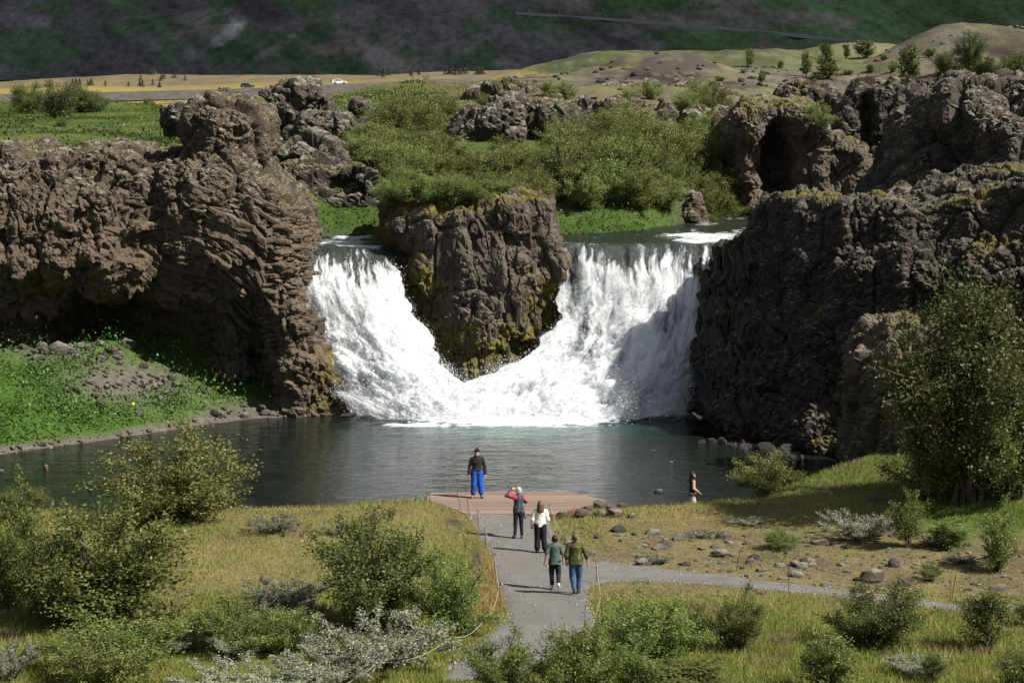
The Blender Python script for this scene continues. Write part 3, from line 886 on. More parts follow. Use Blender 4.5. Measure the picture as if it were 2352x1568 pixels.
# --- smaller rocks of the lava field, farther and farther away
def lump(poly, Y, depth, label, mat, seed, vox=0.30, low=0.6, mid=0.34, block=0.16, pit=0.14, holes=(), zmin=None, moss=None, name='lava_rock', group=None, levels=1, crust=1.0):
    cx = sum(q[0] for q in poly) / len(poly)
    cy = sum(q[1] for q in poly) / len(poly)
    Q = [(a, b, Y) for a, b in poly]
    fr = [(cx, cy, Y - depth * 0.55)] + [(0.5 * (a + cx), 0.5 * (b + cy), Y - depth * 0.42 + 0.4 * math.sin(seed + i * 2.1)) for i, (a, b) in enumerate(poly)]
    o = relief_rock(name, Q, fr, Y + depth * 0.6, vox, levels, min(.6, depth * 0.2), mat, low, mid, block, 0.9, pit, None, moss or (lambda v, n: .5 * sstep(.6, .9, n[:, 2]) * sstep(0, .3, fbm(v, 2., 2, seed))), seed, lambda v: np.full(len(v), crust), holes, zmin, None, min(.45, depth * .09), 1.5, .2)
    return tag(o, label, 'rock', group)

lump([(1020, 345), (1040, 300), (1075, 262), (1120, 246), (1180, 230), (1208, 242), (1212, 330), (1180, 350), (1100, 352)], 134, 5, 'craggy brown lava ledge, the wide block left of a narrow cleft', M_LAVA, 401)
lump([(1214, 340), (1210, 242), (1240, 228), (1290, 234), (1322, 250), (1330, 300), (1300, 352)], 135, 5, 'craggy brown lava ledge, the narrow block right of a cleft', M_LAVA, 411)
lump([(1290, 300), (1330, 246), (1420, 232), (1500, 246), (1532, 252), (1560, 300)], 140, 5, 'pale lichened lava ridge above the birch scrub', M_LAVA, 421)
lump([(1550, 300), (1580, 262), (1640, 252), (1700, 250), (1730, 290), (1700, 330)], 138, 4, 'low pale lava ridge joining the hollow rock', M_LAVA, 426)
lump([(1040, 232), (1070, 212), (1130, 200), (1180, 196), (1230, 206), (1260, 240)], 165, 6, 'dark ragged lava rock behind the ledge', M_LAVA, 431)
lump([(1360, 232), (1400, 212), (1470, 206), (1480, 190), (1500, 184), (1520, 200), (1600, 196), (1650, 212), (1690, 236)], 168, 8, 'long ragged lava ridge under the dark cinder mound', M_LAVA, 441)
lump([(596, 310), (600, 250), (608, 224), (650, 206), (690, 196), (722, 192), (738, 222), (752, 248), (744, 300), (700, 316)], 152, 6, 'ragged lava rock with a grassy top near the road', M_LAVA, 451, 0.3, 0.7, 0.4, 0.18, 0.14, holes=((706, 246, 148, 1.2, 3, 1.0), (640, 288, 148, .8, 2, 1.1)))
lump([(660, 316), (700, 262), (740, 256), (790, 268), (820, 300), (800, 324)], 148, 4, 'low grey lava rock at the foot of the ragged one', M_LAVA, 456)
lump([(376, 304), (380, 252), (396, 238), (424, 236), (430, 300)], 116, 2.5, 'small lava block tucked behind the pinnacle', M_LAVA, 461, 0.2)
lump([(640, 400), (630, 372), (650, 350), (690, 330), (730, 318), (770, 330), (790, 366), (800, 410), (760, 430)], 122, 5, 'rounded grey lava outcrop beside the pinnacle', M_LAVA, 466, 0.25)
lump([(628, 480), (620, 400), (660, 376), (720, 372), (790, 386), (850, 400), (872, 450), (872, 560), (800, 556), (700, 500)], 118, 4, 'dark hollowed lava wall behind the narrow fall', M_DARK, 471, 0.25, 0.5, 0.26, 0.2, 0.08, holes=((760, 420, 114.6, 1.6, 3, .8),), zmin=7)
lump([(1920, 350), (1916, 290), (1940, 240), (1960, 210), (1990, 186), (2030, 180), (2070, 200), (2090, 250), (2088, 300), (2060, 350)], 158, 7, 'dark lava rock with a tall narrow cleft', M_DARK, 481, 0.3, 0.5, 0.25, 0.14, 0.1, holes=((2000, 270, 153.4, .7, 3.2, 2.6),), crust=.6)
lump([(1780, 250), (1784, 212), (1810, 196), (1850, 192), (1880, 206), (1920, 214), (1926, 262)], 172, 6, 'dark rough lava rock on the pale hillside', M_DARK, 486, crust=.6)
lump([(2060, 350), (2064, 310), (2080, 292), (2106, 296), (2112, 350)], 138, 2.5, 'small round rock in the green gully', M_LAVA, 491, 0.25)
lump([(790, 256), (800, 226), (820, 216), (838, 236), (842, 262)], 185, 3, 'small dark rock on the green slope', M_LAVA, 493)
lump([(858, 284), (866, 262), (890, 254), (912, 270), (918, 292)], 172, 3, 'dark knob of lava above the scrub', M_LAVA, 495)
lump([(760, 330), (790, 286), (840, 272), (890, 290), (930, 320), (900, 340)], 146, 4, 'flat grey lava slab left of the scrub', M_LAVA, 497)
lump([(1540, 540), (1556, 480), (1590, 440), (1620, 450), (1626, 520), (1600, 560)], 122, 3, 'brown basalt knob among the bushes by the river', M_WARM, 499, 0.22)
# lit outcrop by the birch, near side of the pool
outcrop = relief_rock('lava_outcrop',
    [(1966, 1080, 86), (1960, 1000, 86), (1985, 920, 86), (1968, 850, 86), (1990, 800, 86), (2010, 770, 86), (2040, 742, 86), (2090, 746, 86), (2140, 770, 86), (2166, 820, 86), (2190, 900, 86), (2230, 980, 86), (2260, 1120, 84), (1990, 1130, 84)],
    [(2000, 960, 84.6), (2000, 860, 84.2), (2050, 770, 84.4), (2050, 860, 83.4), (2060, 960, 83.2), (2120, 800, 84.2), (2120, 900, 83.0), (2140, 1000, 82.6), (2000, 1060, 83.8), (2120, 1090, 82.0)],
    90.0, 0.26, 2, 0.5, M_WARM, 0.40, 0.26, 0.22, 0.5, 0.10, None, lambda v, n: .4 * sstep(.6, .9, n[:, 2]), 501, lambda v: np.full(len(v), .5), zmin=0, mac=.5, msize=1.1, crack=.35)
tag(outcrop, 'knobbly lava outcrop catching the sun behind the birch tree', 'rock')

# ------------------------------------------------------------------ basalt columns standing proud of the faces
def prism_mesh(seed, mat, bend, segs=4):
    rng = np.random.default_rng(seed)
    n = rng.integers(5, 7)
    an = np.sort((np.arange(n) + rng.uniform(-.22, .22, n)) * 2 * math.pi / n)
    ring = np.stack([np.cos(an), np.sin(an)], 1) * rng.uniform(.85, 1.1, (n, 1))
    z = np.linspace(-.5, .5, segs + 1)
    v = []
    for q in z:
        r = ring * (1 + .06 * rng.normal())
        v += [(a + bend * (q * q * 4 - .5), b, q) for a, b in r]
    v.append((bend * .5 + .1, 0, -.5 - .03)); v.append((bend * .5, .1, .5 + .03))
    f = []
    for k in range(segs):
        for i in range(n):
            j = (i + 1) % n
            a, b, c, d = k * n + i, k * n + j, (k + 1) * n + j, (k + 1) * n + i
            f += [(a, b, c), (a, c, d)]
    for i in range(n):
        j = (i + 1) % n
        f += [(j, i, len(v) - 2), (segs * n + i, segs * n + j, len(v) - 1)]
    return mesh_np('column', np.array(v), np.array(f), mat, False)
COLS_L = [prism_mesh(900 + i, M_CLIFF, b) for i, b in enumerate((.0, -.9, -1.5, -.5, -2.2))]
COLS_S = [prism_mesh(920 + i, M_STACK, b) for i, b in enumerate((.0, .4, -.5, .8))]
COLS_R = [prism_mesh(940 + i, M_DARK, b) for i, b in enumerate((.0, .3, -.3))]
dg = bpy.context.evaluated_depsgraph_get()

def hit_rock(px, py, ob):
    d = Vector(rdir(px, py)).normalized()
    h, loc, nrm, idx, o, m = SC.ray_cast(dg, Vector((0, 0, CAM_Z)), d)
    return (loc, nrm) if h and o.name == ob.name else (None, None)

def column(ob, meshes, px, py, dpx, dpy, length_px, r, curve=None, depth=.35, tilt=0.0):
    """a column lying along a direction given in the face, its bend turned towards `curve`"""
    l, n = hit_rock(px, py, ob)
    if l is None:
        return
    l1, _ = hit_rock(px + dpx * length_px * .35, py + dpy * length_px * .35, ob)
    l2, _ = hit_rock(px - dpx * length_px * .35, py - dpy * length_px * .35, ob)
    if l1 is None or l2 is None:
        return
    ax = l1 - l2
    want = Vector((dpx, 0, -dpy))
    if abs(ax.normalized().dot(want)) < .75:
        ax = want + Vector((0, ax.normalized().y * .6, 0))
    ax.normalize()
    L = length_px / 48.0
    cv = Vector(curve) if curve is not None else Vector((1, .2, 0))
    x = (cv - ax * cv.dot(ax)).normalized()
    y = ax.cross(x)
    base = (l + l1 + l2) / 3
    base.y += r * depth + random.uniform(-.05, .10)
    o = link('column', random.choice(meshes), ob)
    m = Matrix((x * r, y * r, ax * L)).transposed().to_4x4()
    m.translation = base
    o.matrix_world = m
    return o

cx0, cy0 = 415, 770
rr = 90.0
while rr < 372:
    th = R(-20) + random.uniform(0, .2)
    while th < R(88):
        ln = random.uniform(70, 150)
        dth = ln / rr
        tm = th + dth / 2
        px, py = cx0 + rr * math.sin(tm), cy0 - rr * math.cos(tm)
        if 405 < px < 628 and 432 < py < 745 and random.random() < .86:
            column(left_cliff, COLS_L[1:4] if rr > 150 else COLS_L[1:], px, py, math.cos(tm), math.sin(tm), ln * 1.02, random.uniform(.105, .150), (-math.sin(tm), 0, -math.cos(tm)), .7)
        th += dth
    rr += random.uniform(10.5, 13)
yy_ = 488.0
while yy_ < 800:
    xx = 590 + random.uniform(0, 20)
    while xx < 716:
        ln = random.uniform(45, 100)
        column(left_cliff, COLS_L[:2], xx + ln / 2, yy_ + (xx - 650) * .12, .99, -.10, ln * 1.05, random.uniform(.085, .125), (0, 0, 1), .8)
        xx += ln
    yy_ += random.uniform(9.5, 12)
for i in range(105):      # broken ends of columns, left half of the cliff
    px, py = random.uniform(-20, 335), random.uniform(430, 680)
    a = R(60 + 50 * math.sin(px / 60.0)) + random.uniform(-.35, .35)
    column(left_cliff, COLS_L[:2], px, py, math.cos(a), math.sin(a), random.uniform(16, 36), random.uniform(.12, .22), None, .5)
for i in range(48):      # rubble of columns at its foot
    px, py = random.uniform(430, 780), random.uniform(770, 930)
    a = R(random.choice((10, 70, 95))) + random.uniform(-.3, .3)
    column(left_cliff, COLS_L[:2], px, py, math.cos(a), math.sin(a), random.uniform(16, 34), random.uniform(.11, .20), None, .5)
xx = 1010.0
while xx < 1275:
    yy_ = 478 + random.uniform(0, 30)
    while yy_ < 850:
        ln = random.uniform(36, 92)
        if random.random() < .62:
            a = R(78) + .25 * math.sin(xx / 37 + yy_ / 90) + random.uniform(-.12, .12)
            column(stack, COLS_S, xx + random.uniform(-4, 4), yy_ + ln / 2, math.cos(a), math.sin(a), ln, random.uniform(.09, .16), (1, 0, 0), .7)
        yy_ += ln * 1.05
    xx += random.uniform(11, 15)
for i in range(230):     # the right cliff shows mostly column ends
    px, py = random.uniform(1610, 1900), random.uniform(560, 1000)
    a = R(85 if px < 1740 else 25) + random.uniform(-.35, .35)
    column(right_cliff, COLS_R, px, py, math.cos(a), math.sin(a), random.uniform(24, 70) if px < 1740 else random.uniform(18, 30), random.uniform(.14, .25), None, .6)
# ================================================================== water
def water_mat(name, deep, shallow=None, bscale=1.0, bstr=0.35, rough=0.06):
    m, t = new_mat(name, deep, rough, 0, 0.5)
    t.b.inputs['IOR'].default_value = 1.33
    pos = t.pos()
    mp = t.a('ShaderNodeMapping')
    mp.inputs['Scale'].default_value = (0.42, 1.0, 1.0)
    t.link(pos, mp.inputs['Vector'])
    h = t.math('ADD', t.noise(1.5 * bscale, 4, 0.6, mp.outputs['Vector'], 0.2, 0.8), t.math('MULTIPLY', t.noise(6.0 * bscale, 4, 0.6, mp.outputs['Vector'], 0.2, 0.8), 0.45))
    t.bump(h, bstr, 0.16)
    foam = t.attr('foam').outputs['Fac']
    tint = t.attr('tint').outputs['Fac']
    c = t.mix(tint, deep, shallow or deep)
    brk = t.noise(4.0, 6, 0.75, mp.outputs['Vector'], 0.30, 0.70)
    thr = t.math('GREATER_THAN', t.math('ADD', foam, t.math('MULTIPLY', brk, 0.75)), 0.90)
    soft = t.math('MULTIPLY', thr, t.math('MINIMUM', t.math('ADD', t.math('MULTIPLY', foam, 0.8), 0.35), 1.0))
    t.link(t.mix(soft, c, (0.58, 0.62, 0.64)), t.b.inputs['Base Color'])
    t.link(t.math('ADD', t.math('MULTIPLY', soft, 0.7), rough), t.b.inputs['Roughness'])
    return m

M_POOL = water_mat('pool_water', (0.008, 0.013, 0.010), (0.030, 0.090, 0.095), 1.0, 0.27)
M_RIVER = water_mat('river_water', (0.018, 0.024, 0.020), (0.07, 0.11, 0.11), 1.4, 0.8, 0.10)

px_ = np.arange(-32, 24, 0.22)
py_ = np.arange(75.5, 108.5, 0.19)
WX, WY = np.meshgrid(px_, py_, indexing='ij')
q = np.stack([WX.ravel() * 0.45, WY.ravel(), np.zeros(WX.size)], 1)
WZ = (0.016 * fbm(q, 1.1, 3, 301) + 0.010 * fbm(q, 0.42, 2, 305)).reshape(WX.shape)
dfall = 103.0 - WY
near = sstep(9, 0.5, dfall) * sstep(-9, -6, WX) * sstep(9.5, 7.5, WX)
WZ += near * 0.07 * fbm(q, 0.8, 3, 307).reshape(WX.shape) + sstep(3.4, .2, dfall) * sstep(-9, -6, WX) * sstep(9.5, 7.5, WX) * .22 * (np.abs(noise3(q / .55, 309)) * 2 - .2).reshape(WX.shape)
n_ = fbm(q, 2.4, 3, 311).reshape(WX.shape)
foam = 0.95 * sstep(4.0, 0.2, dfall + 2.6 * n_ + 2.0 * np.clip(np.abs(WX - 0.4) - 3.6, 0, 9) * .28) * sstep(-8.5, -6.6, WX) * sstep(9.2, 7.6, WX)
foam += 0.45 * np.exp(-((WX + 2.6) / 2.6) ** 2 - ((WY - 99.0) / 1.6) ** 2) * (.6 + n_)
foam += 0.34 * sstep(11, 1, dfall) * sstep(.05, .45, fbm(q * np.array([.6, 1.6, 1]), 1.5, 4, 313).reshape(WX.shape)) * sstep(-11, -4, WX) * sstep(10, 6, WX)
tint = np.exp(-((WX - 0.2) / 4.4) ** 2 - ((WY - 100.0) / 2.6) ** 2) * 1.1
pool = link('pool', mesh_np('pool', np.stack([WX, WY, WZ], -1).reshape(-1, 3), grid_faces(len(px_), len(py_)), M_POOL, True, None, {'foam': np.clip(foam, 0, 1).ravel(), 'tint': np.clip(tint, 0, 1).ravel()}))
tag(pool, kind='structure')

# river above the falls: a ribbon along its course
def ribbon(pts, half, n, m):
    pts = np.array(pts, float)
    seg = np.r_[0, np.cumsum(np.hypot(*np.diff(pts, axis=0).T))]
    s = np.linspace(0, seg[-1], n)
    x, y = np.interp(s, seg, pts[:, 0]), np.interp(s, seg, pts[:, 1])
    k = np.ones(9) / 9
    xs = np.convolve(np.pad(x, 4, 'edge'), k, 'valid')
    ysm = np.convolve(np.pad(y, 4, 'edge'), k, 'valid')
    tx, ty = np.gradient(xs), np.gradient(ysm)
    l = np.hypot(tx, ty)
    nx, ny = -ty / l, tx / l
    w = np.linspace(-half, half, m)
    return xs[:, None] + nx[:, None] * w, ysm[:, None] + ny[:, None] * w, s[:, None] + 0 * w

RX, RY, RS = ribbon(RIVER, 5.2, 420, 46)
q = np.stack([RX.ravel(), RY.ravel(), np.zeros(RX.size)], 1)
lip = 108.4
RZ = 7.72 + 0.35 * sstep(112, 118, RY) + 0.006 * np.clip(RY - 118, 0, 99) + (0.07 * fbm(q, 1.2, 4, 321)).reshape(RX.shape)
RZ -= .55 * np.clip(109.5 + .35 * fbm(q, 1.0, 2, 323).reshape(RX.shape) - RY, 0, 9) ** 1.6
rpx, rpy = pxmap(RX, RY, RZ)
rf = 0.75 * blob(rpx, rpy, 1630, 544, 120, 14) + 0.62 * blob(rpx, rpy, 790, 558, 95, 16) + 0.22 * sstep(109.8, 108.4, RY) + .50 * sstep(.0, .45, fbm(q, 2.0, 4, 325).reshape(RX.shape)) + .3 * blob(rpx, rpy, 1990, 420, 30, 20)
rfc = grid_faces(420, 46)
rfc = rfc[(RY.ravel()[rfc] > 107.9).all(1)]
river = link('river', mesh_np('river', np.stack([RX, RY, RZ], -1).reshape(-1, 3), rfc, M_RIVER, True, None, {'foam': np.clip(rf, 0, 1).ravel(), 'tint': np.zeros(RX.size)}))
tag(river, kind='structure')

# ------------------------------------------------------------------ white water
M_FALL, t = new_mat('white_water', (0.9, 0.92, 0.93), 0.55, 0, 0.3)
fo = t.attr('foam').outputs['Fac']
pos = t.pos()
mpn = t.a('ShaderNodeMapping')
mpn.inputs['Scale'].default_value = (1.0, 1.0, 0.28)
t.link(pos, mpn.inputs['Vector'])
br = t.noise(3.2, 7, 0.8, mpn.outputs['Vector'], 0.30, 0.70)
fm = t.a('ShaderNodeMapRange')
fm.inputs['From Min'].default_value = 0.34
fm.inputs['From Max'].default_value = 1.05
t.link(t.math('ADD', t.math('MULTIPLY', fo, 0.75), t.math('MULTIPLY', br, 0.40)), fm.inputs['Value'])
rp_ = t.a('ShaderNodeValToRGB')
rp_.color_ramp.elements[0].color = (.035, .042, .040, 1)
rp_.color_ramp.elements[1].color = (.72, .74, .76, 1)
e_ = rp_.color_ramp.elements.new(.34)
e_.color = (.27, .295, .31, 1)
e_ = rp_.color_ramp.elements.new(.62)
e_.color = (.52, .55, .57, 1)
t.link(fm.outputs['Result'], rp_.inputs['Fac'])
t.link(rp_.outputs['Color'], t.b.inputs['Base Color'])
rg = t.math('ADD', t.math('MULTIPLY', fm.outputs['Result'], 0.5), 0.18)
t.link(rg, t.b.inputs['Roughness'])
t.b.inputs['Subsurface Weight'].default_value = 0.6
t.b.inputs['Subsurface Radius'].default_value = (0.9, 0.95, 1.0)
t.b.inputs['Subsurface Scale'].default_value = 0.7
t.bump(t.noise(7.0, 7, 0.8, mpn.outputs['Vector'], 0.2, 0.8), 0.5, 0.12)

M_SPRAY, t2 = new_mat('spray_drops', (0.72, 0.74, 0.76), 0.5, 0, 0.3)
tr = t2.a('ShaderNodeBsdfTranslucent')
tr.inputs['Color'].default_value = (0.72, 0.74, 0.76, 1)
ms = t2.a('ShaderNodeMixShader', Fac=0.5)
t2.link(t2.b.outputs[0], ms.inputs[1])
t2.link(tr.outputs[0], ms.inputs[2])
t2.link(ms.outputs[0], t2.out.inputs['Surface'])

def catmull(ctrl, n):
    """(k, c) control values -> n samples along the first axis"""
    ctrl = np.asarray(ctrl, float)
    k = len(ctrl)
    p = np.concatenate([2 * ctrl[:1] - ctrl[1:2], ctrl, 2 * ctrl[-1:] - ctrl[-2:-1]])
    u = np.linspace(0, k - 1 - 1e-6, n)
    i = u.astype(int)
    t = (u - i).reshape((-1,) + (1,) * (ctrl.ndim - 1))
    a, b, c, d = p[i], p[i + 1], p[i + 2], p[i + 3]
    return 0.5 * (2 * b + (c - a) * t + (2 * a - 5 * b + 4 * c - d) * t ** 2 + (3 * b - a - 3 * c + d) * t ** 3)

def fall(name, columns, nu, nv, seed, label, foamfn, drops):
    ctrl = np.array([[(P(*q) if len(q) == 3 else (P(q[0], 570, q[2]) * np.array([1, 1, 0]) + np.array([0, 0, q[1]]))) for q in col] for col in columns])       # (cols, rows, 3)
    S = catmull(ctrl, nu)                                            # across
    S = catmull(np.swapaxes(S, 0, 1), nv)                            # down -> (nv, nu, 3)
    S = np.swapaxes(S, 0, 1)                                         # (nu, nv, 3)
    V = S.reshape(-1, 3)
    f = grid_faces(nu, nv)
    nrm = vnormals(V, f)
    if nrm[:, 1].mean() > 0:
        f = f[:, ::-1]
        nrm = -nrm
    U, T = np.meshgrid(np.linspace(0, 1, nu), np.linspace(0, 1, nv), indexing='ij')
    dv = np.r_[0, np.cumsum(np.linalg.norm(np.diff(S[nu // 2], axis=0), axis=1))]
    wid = np.linalg.norm(S[-1, nv // 3] - S[0, nv // 3])
    L = np.stack([U * wid, np.broadcast_to(dv, U.shape)], -1).reshape(-1, 2)
    warp = fbm(np.stack([L[:, 0], L[:, 1] * 0.5, np.zeros(len(L))], 1), 1.3, 3, seed + 1)
    q1 = np.stack([L[:, 0] + 0.35 * warp, L[:, 1] * 0.22, np.full(len(L), seed * 1.0)], 1)
    q2 = np.stack([L[:, 0] + 0.2 * warp, L[:, 1] * 0.55, np.full(len(L), seed * 2.0)], 1)
    t = T.ravel()
    strands = fbm(q1, 0.55, 4, seed + 3, 0.55, True)
    clots = fbm(q2, 0.42, 5, seed + 7, 0.62)
    big = fbm(np.stack([L[:, 0], L[:, 1] * 0.7, np.zeros(len(L))], 1), 1.7, 3, seed + 9)
    grow = sstep(0.04, 0.35, t)
    edge = sstep(0, .06, U.ravel()) * sstep(1, .94, U.ravel())
    bil = np.zeros(len(L))
    amp = 1.0
    for o_, sz in enumerate((1.05, .5, .24, .12)):
        bil += amp * (np.abs(noise3(np.stack([L[:, 0] + .3 * warp, L[:, 1] * .8, np.full(len(L), 3.3 * o_ + seed)], 1) / sz, seed + 70 + o_)) * 2 - .5)
        amp *= .55
    low_ = sstep(.35, .7, t)
    d = 0.20 * bil * (0.15 + .85 * low_) * edge * grow + (0.07 * strands + 0.15 * clots * (0.4 + 0.6 * sstep(.3, .8, t)) + 0.34 * big * (.35 + .65 * edge)) * (0.12 + grow * 0.88)
    V2 = V + nrm * d[:, None]
    rag = (1 - sstep(0, .12, U.ravel()) * sstep(1, .88, U.ravel()))
    V2[:, 0] += (.16 + .40 * rag) * fbm(np.stack([L[:, 0] * .6, L[:, 1], np.full(len(L), 9.0)], 1), .9, 3, seed + 81)
    V2[:, 1] += -.35 * sstep(.02, .12, t) * sstep(.3, .12, t) * fbm(np.stack([L[:, 0], L[:, 1] * .1, np.zeros(len(L))], 1), .8, 3, seed + 83)
    pxv, pyv = pxmap(V2[:, 0], V2[:, 1], V2[:, 2])
    fine = fbm(np.stack([L[:, 0] + .12 * warp, L[:, 1] * .10, np.full(len(L), seed * 3.0)], 1), 0.22, 4, seed + 15, .6)
    foam = foamfn(pxv, pyv + 46 * fine + 34 * big - 6, t, U.ravel()) + 0.40 * clots + 0.75 * fine * (1 - .6 * low_) + 0.25 * strands * (1 - t) + 0.28 * big + .22 * bil * low_
    root = empty(name, tuple(V[len(V) // 2] * np.array([1, 1, 0])))
    tag(root, label, 'waterfall')
    o = link('water_sheet', mesh_np('water_sheet', V2, f, M_FALL, True, None, {'foam': np.clip(foam, 0, 1.3)}))
    o.parent = root
    o.matrix_parent_inverse = Matrix.Translation(-Vector(root.location))
    # flung drops, thicker where the water breaks
    rng = np.random.default_rng(seed)
    pick = rng.choice(len(V2), drops, p=(lambda w: w / w.sum())(np.clip((foam + .1) * grow, 0.0, None) * (0.3 + t) + 1e-9))
    c = V2[pick] + nrm[pick] * (rng.gamma(1.3, 0.13, drops) - .05)[:, None] + rng.normal(0, 0.09, (drops, 3)) * np.array([1, .5, 1.3])
    tp = t[pick]
    c[:, 2] += np.where(tp > .66, rng.gamma(1.1, .22, drops) * sstep(.6, .9, tp), 0)
    c[:, 1] -= np.where(tp > .8, rng.gamma(1.1, .35, drops), 0)
    s = rng.gamma(2.0, 0.005, drops) + 0.005
    a, b, cc = rng.normal(0, 1, (3, drops, 3)) * s[None, :, None]
    tri = np.stack([c + a, c + b + np.array([0, 0, -1]) * s[:, None], c + cc], 1).reshape(-1, 3)
    so = link('spray', mesh_np('spray', tri, np.arange(3 * drops).reshape(-1, 3), M_SPRAY, False))
    so['kind'] = 'stuff'
    so.parent = root
    so.matrix_parent_inverse = Matrix.Translation(-Vector(root.location))
    return root

def foam_left(px, py, t, u):
    return 0.00 + 1.0 * sstep(566, 640, py) - .45 * blob(px, py, 815, 865, 60, 16) - .5 * sstep(610, 575, py) * sstep(600, 560, py)

def foam_right(px, py, t, u):
    return -.05 + 1.0 * sstep(568, 640, py) - .28 * blob(px, py, 1340, 720, 40, 70) - .30 * blob(px, py, 1520, 700, 22, 80) - .35 * blob(px, py, 1500, 915, 60, 22) - .2 * blob(px, py, 1380, 880, 60, 30)

fall('waterfall',
     [[(690, 7.72, 110.2, 0), (692, 7.62, 108.5, 0), (700, 640, 106.6), (705, 740, 105.6), (735, 830, 104.8), (770, 900, 104.2), (828, 962, 103.2)],
      [(760, 7.72, 110.2, 0), (760, 7.58, 108.4, 0), (765, 640, 106.3), (785, 740, 105.2), (820, 840, 104.2), (860, 910, 103.4), (910, 972, 102.4)],
      [(820, 7.72, 110.2, 0), (828, 7.50, 108.4, 0), (840, 645, 106.3), (872, 740, 105.0), (915, 840, 103.9), (960, 905, 103.0), (1000, 980, 101.9)],
      [(880, 7.72, 110.2, 0), (890, 7.35, 108.7, 0), (922, 650, 106.8), (966, 740, 105.8), (1014, 830, 104.8), (1064, 890, 103.7), (1110, 985, 101.8)]],
     190, 300, 611, 'narrow white waterfall between the tall brown cliff and the mossy stack', foam_left, 42000)
fall('waterfall',
     [[(1290, 7.72, 109.8, 0), (1292, 7.66, 108.6, 0), (1284, 690, 107.5), (1258, 770, 106.4), (1176, 835, 105.0), (1066, 882, 103.8), (985, 975, 102.0)],
      [(1380, 7.72, 109.8, 0), (1385, 7.66, 108.4, 0), (1385, 690, 107.0), (1370, 780, 105.9), (1320, 850, 104.6), (1240, 910, 103.3), (1170, 985, 101.7)],
      [(1500, 7.72, 109.8, 0), (1505, 7.66, 108.2, 0), (1505, 690, 106.6), (1490, 790, 105.2), (1455, 870, 103.8), (1410, 920, 102.9), (1370, 972, 101.9)],
      [(1590, 7.72, 109.8, 0), (1590, 7.66, 108.2, 0), (1582, 690, 106.6), (1570, 790, 105.2), (1540, 870, 104.0), (1510, 920, 103.2), (1490, 968, 102.3)],
      [(1660, 7.72, 109.8, 0), (1648, 7.66, 108.2, 0), (1632, 690, 106.8), (1616, 790, 105.6), (1605, 870, 104.8), (1590, 920, 104.2), (1575, 966, 103.4)]],
     285, 300, 631, 'wide white waterfall spreading beside the dark right cliff', foam_right, 70000)

# ================================================================== clouds that shade the mountain (high to the right, out of the picture)
M_CLOUD, t = new_mat('cloud_white', (0.9, 0.9, 0.9), 1.0, 0, 0.0)
cg = np.random.default_rng(5)
def cloud(cx, cy, cz, rx, ry, rz, label, seed):
    """a heap of cumulus puffs"""
    n, m = 72, 36
    th, ph = np.meshgrid(np.linspace(0, 2 * math.pi, n), np.linspace(0.02, math.pi - 0.02, m), indexing='ij')
    d = np.stack([np.cos(th) * np.sin(ph), np.sin(th) * np.sin(ph), np.cos(ph)], -1).reshape(-1, 3)
    r = 1 + 0.30 * fbm(d * 3, 1.0, 4, seed)
    v = d * r[:, None] * np.array([rx, ry, rz])
    v[:, 2] = np.where(v[:, 2] < 0, v[:, 2] * 0.35, v[:, 2])
    o = link('cloud', mesh_np('cloud', v, grid_faces(n, m), M_CLOUD, True))
    o.location = (cx, cy, cz)
    return tag(o, label, 'cloud', 'clouds over the mountain')
k = 900.0
off = sun_dir * (k / sun_dir.z)
cloud(-330 + off.x, 1520 + off.y, k, 760, 640, 150, 'white cumulus cloud shading the scree slope', 3)
cloud(560 + off.x, 1620 + off.y, k, 620, 560, 150, 'white cumulus cloud shading the green slope', 8)

# ================================================================== plants
def leaf_mat(name, c1, c2, trans=0.35, rough=0.5, spec=0.4):
    m, t = new_mat(name, c1, rough, 0, spec)
    oi = t.a('ShaderNodeObjectInfo')
    a = t.attr('Col').outputs['Color']
    base = t.mix(a, c1, c2)
    hs = t.a('ShaderNodeHueSaturation')
    t.link(t.math('ADD', t.math('MULTIPLY', oi.outputs['Random'], 0.60), 0.68), hs.inputs['Value'])
    t.link(t.math('ADD', t.math('MULTIPLY', oi.outputs['Random'], 0.045), 0.480), hs.inputs['Hue'])
    t.link(base, hs.inputs['Color'])
    t.link(hs.outputs[0], t.b.inputs['Base Color'])
    tr = t.a('ShaderNodeBsdfTranslucent')
    t.link(hs.outputs[0], tr.inputs['Color'])
    ms = t.a('ShaderNodeMixShader', Fac=trans)
    t.link(t.b.outputs[0], ms.inputs[1])
    t.link(tr.outputs[0], ms.inputs[2])
    t.link(ms.outputs[0], t.out.inputs['Surface'])
    return m

M_BIRCH = leaf_mat('birch_leaves', (0.078, 0.112, 0.024), (0.225, 0.265, 0.068))
M_OLIVE = leaf_mat('olive_leaves', (0.105, 0.126, 0.031), (0.270, 0.282, 0.082))
M_SILVER = leaf_mat('silver_leaves', (0.120, 0.132, 0.080), (0.37, 0.375, 0.285), 0.25, 0.6)
M_DEEP = leaf_mat('dark_leaves', (0.052, 0.078, 0.018), (0.150, 0.180, 0.046))
M_HERB = leaf_mat('herb_leaves', (0.032, 0.070, 0.010), (0.105, 0.170, 0.030))
M_NEEDLE = leaf_mat('needles', (0.025, 0.040, 0.018), (0.050, 0.070, 0.030), 0.15)
M_BARK = flat_mat('bark', (0.085, 0.065, 0.050), 0.9, var=0.35)
M_PALEBARK = flat_mat('pale_bark', (0.22, 0.19, 0.16), 0.85, var=0.45, scale=6)

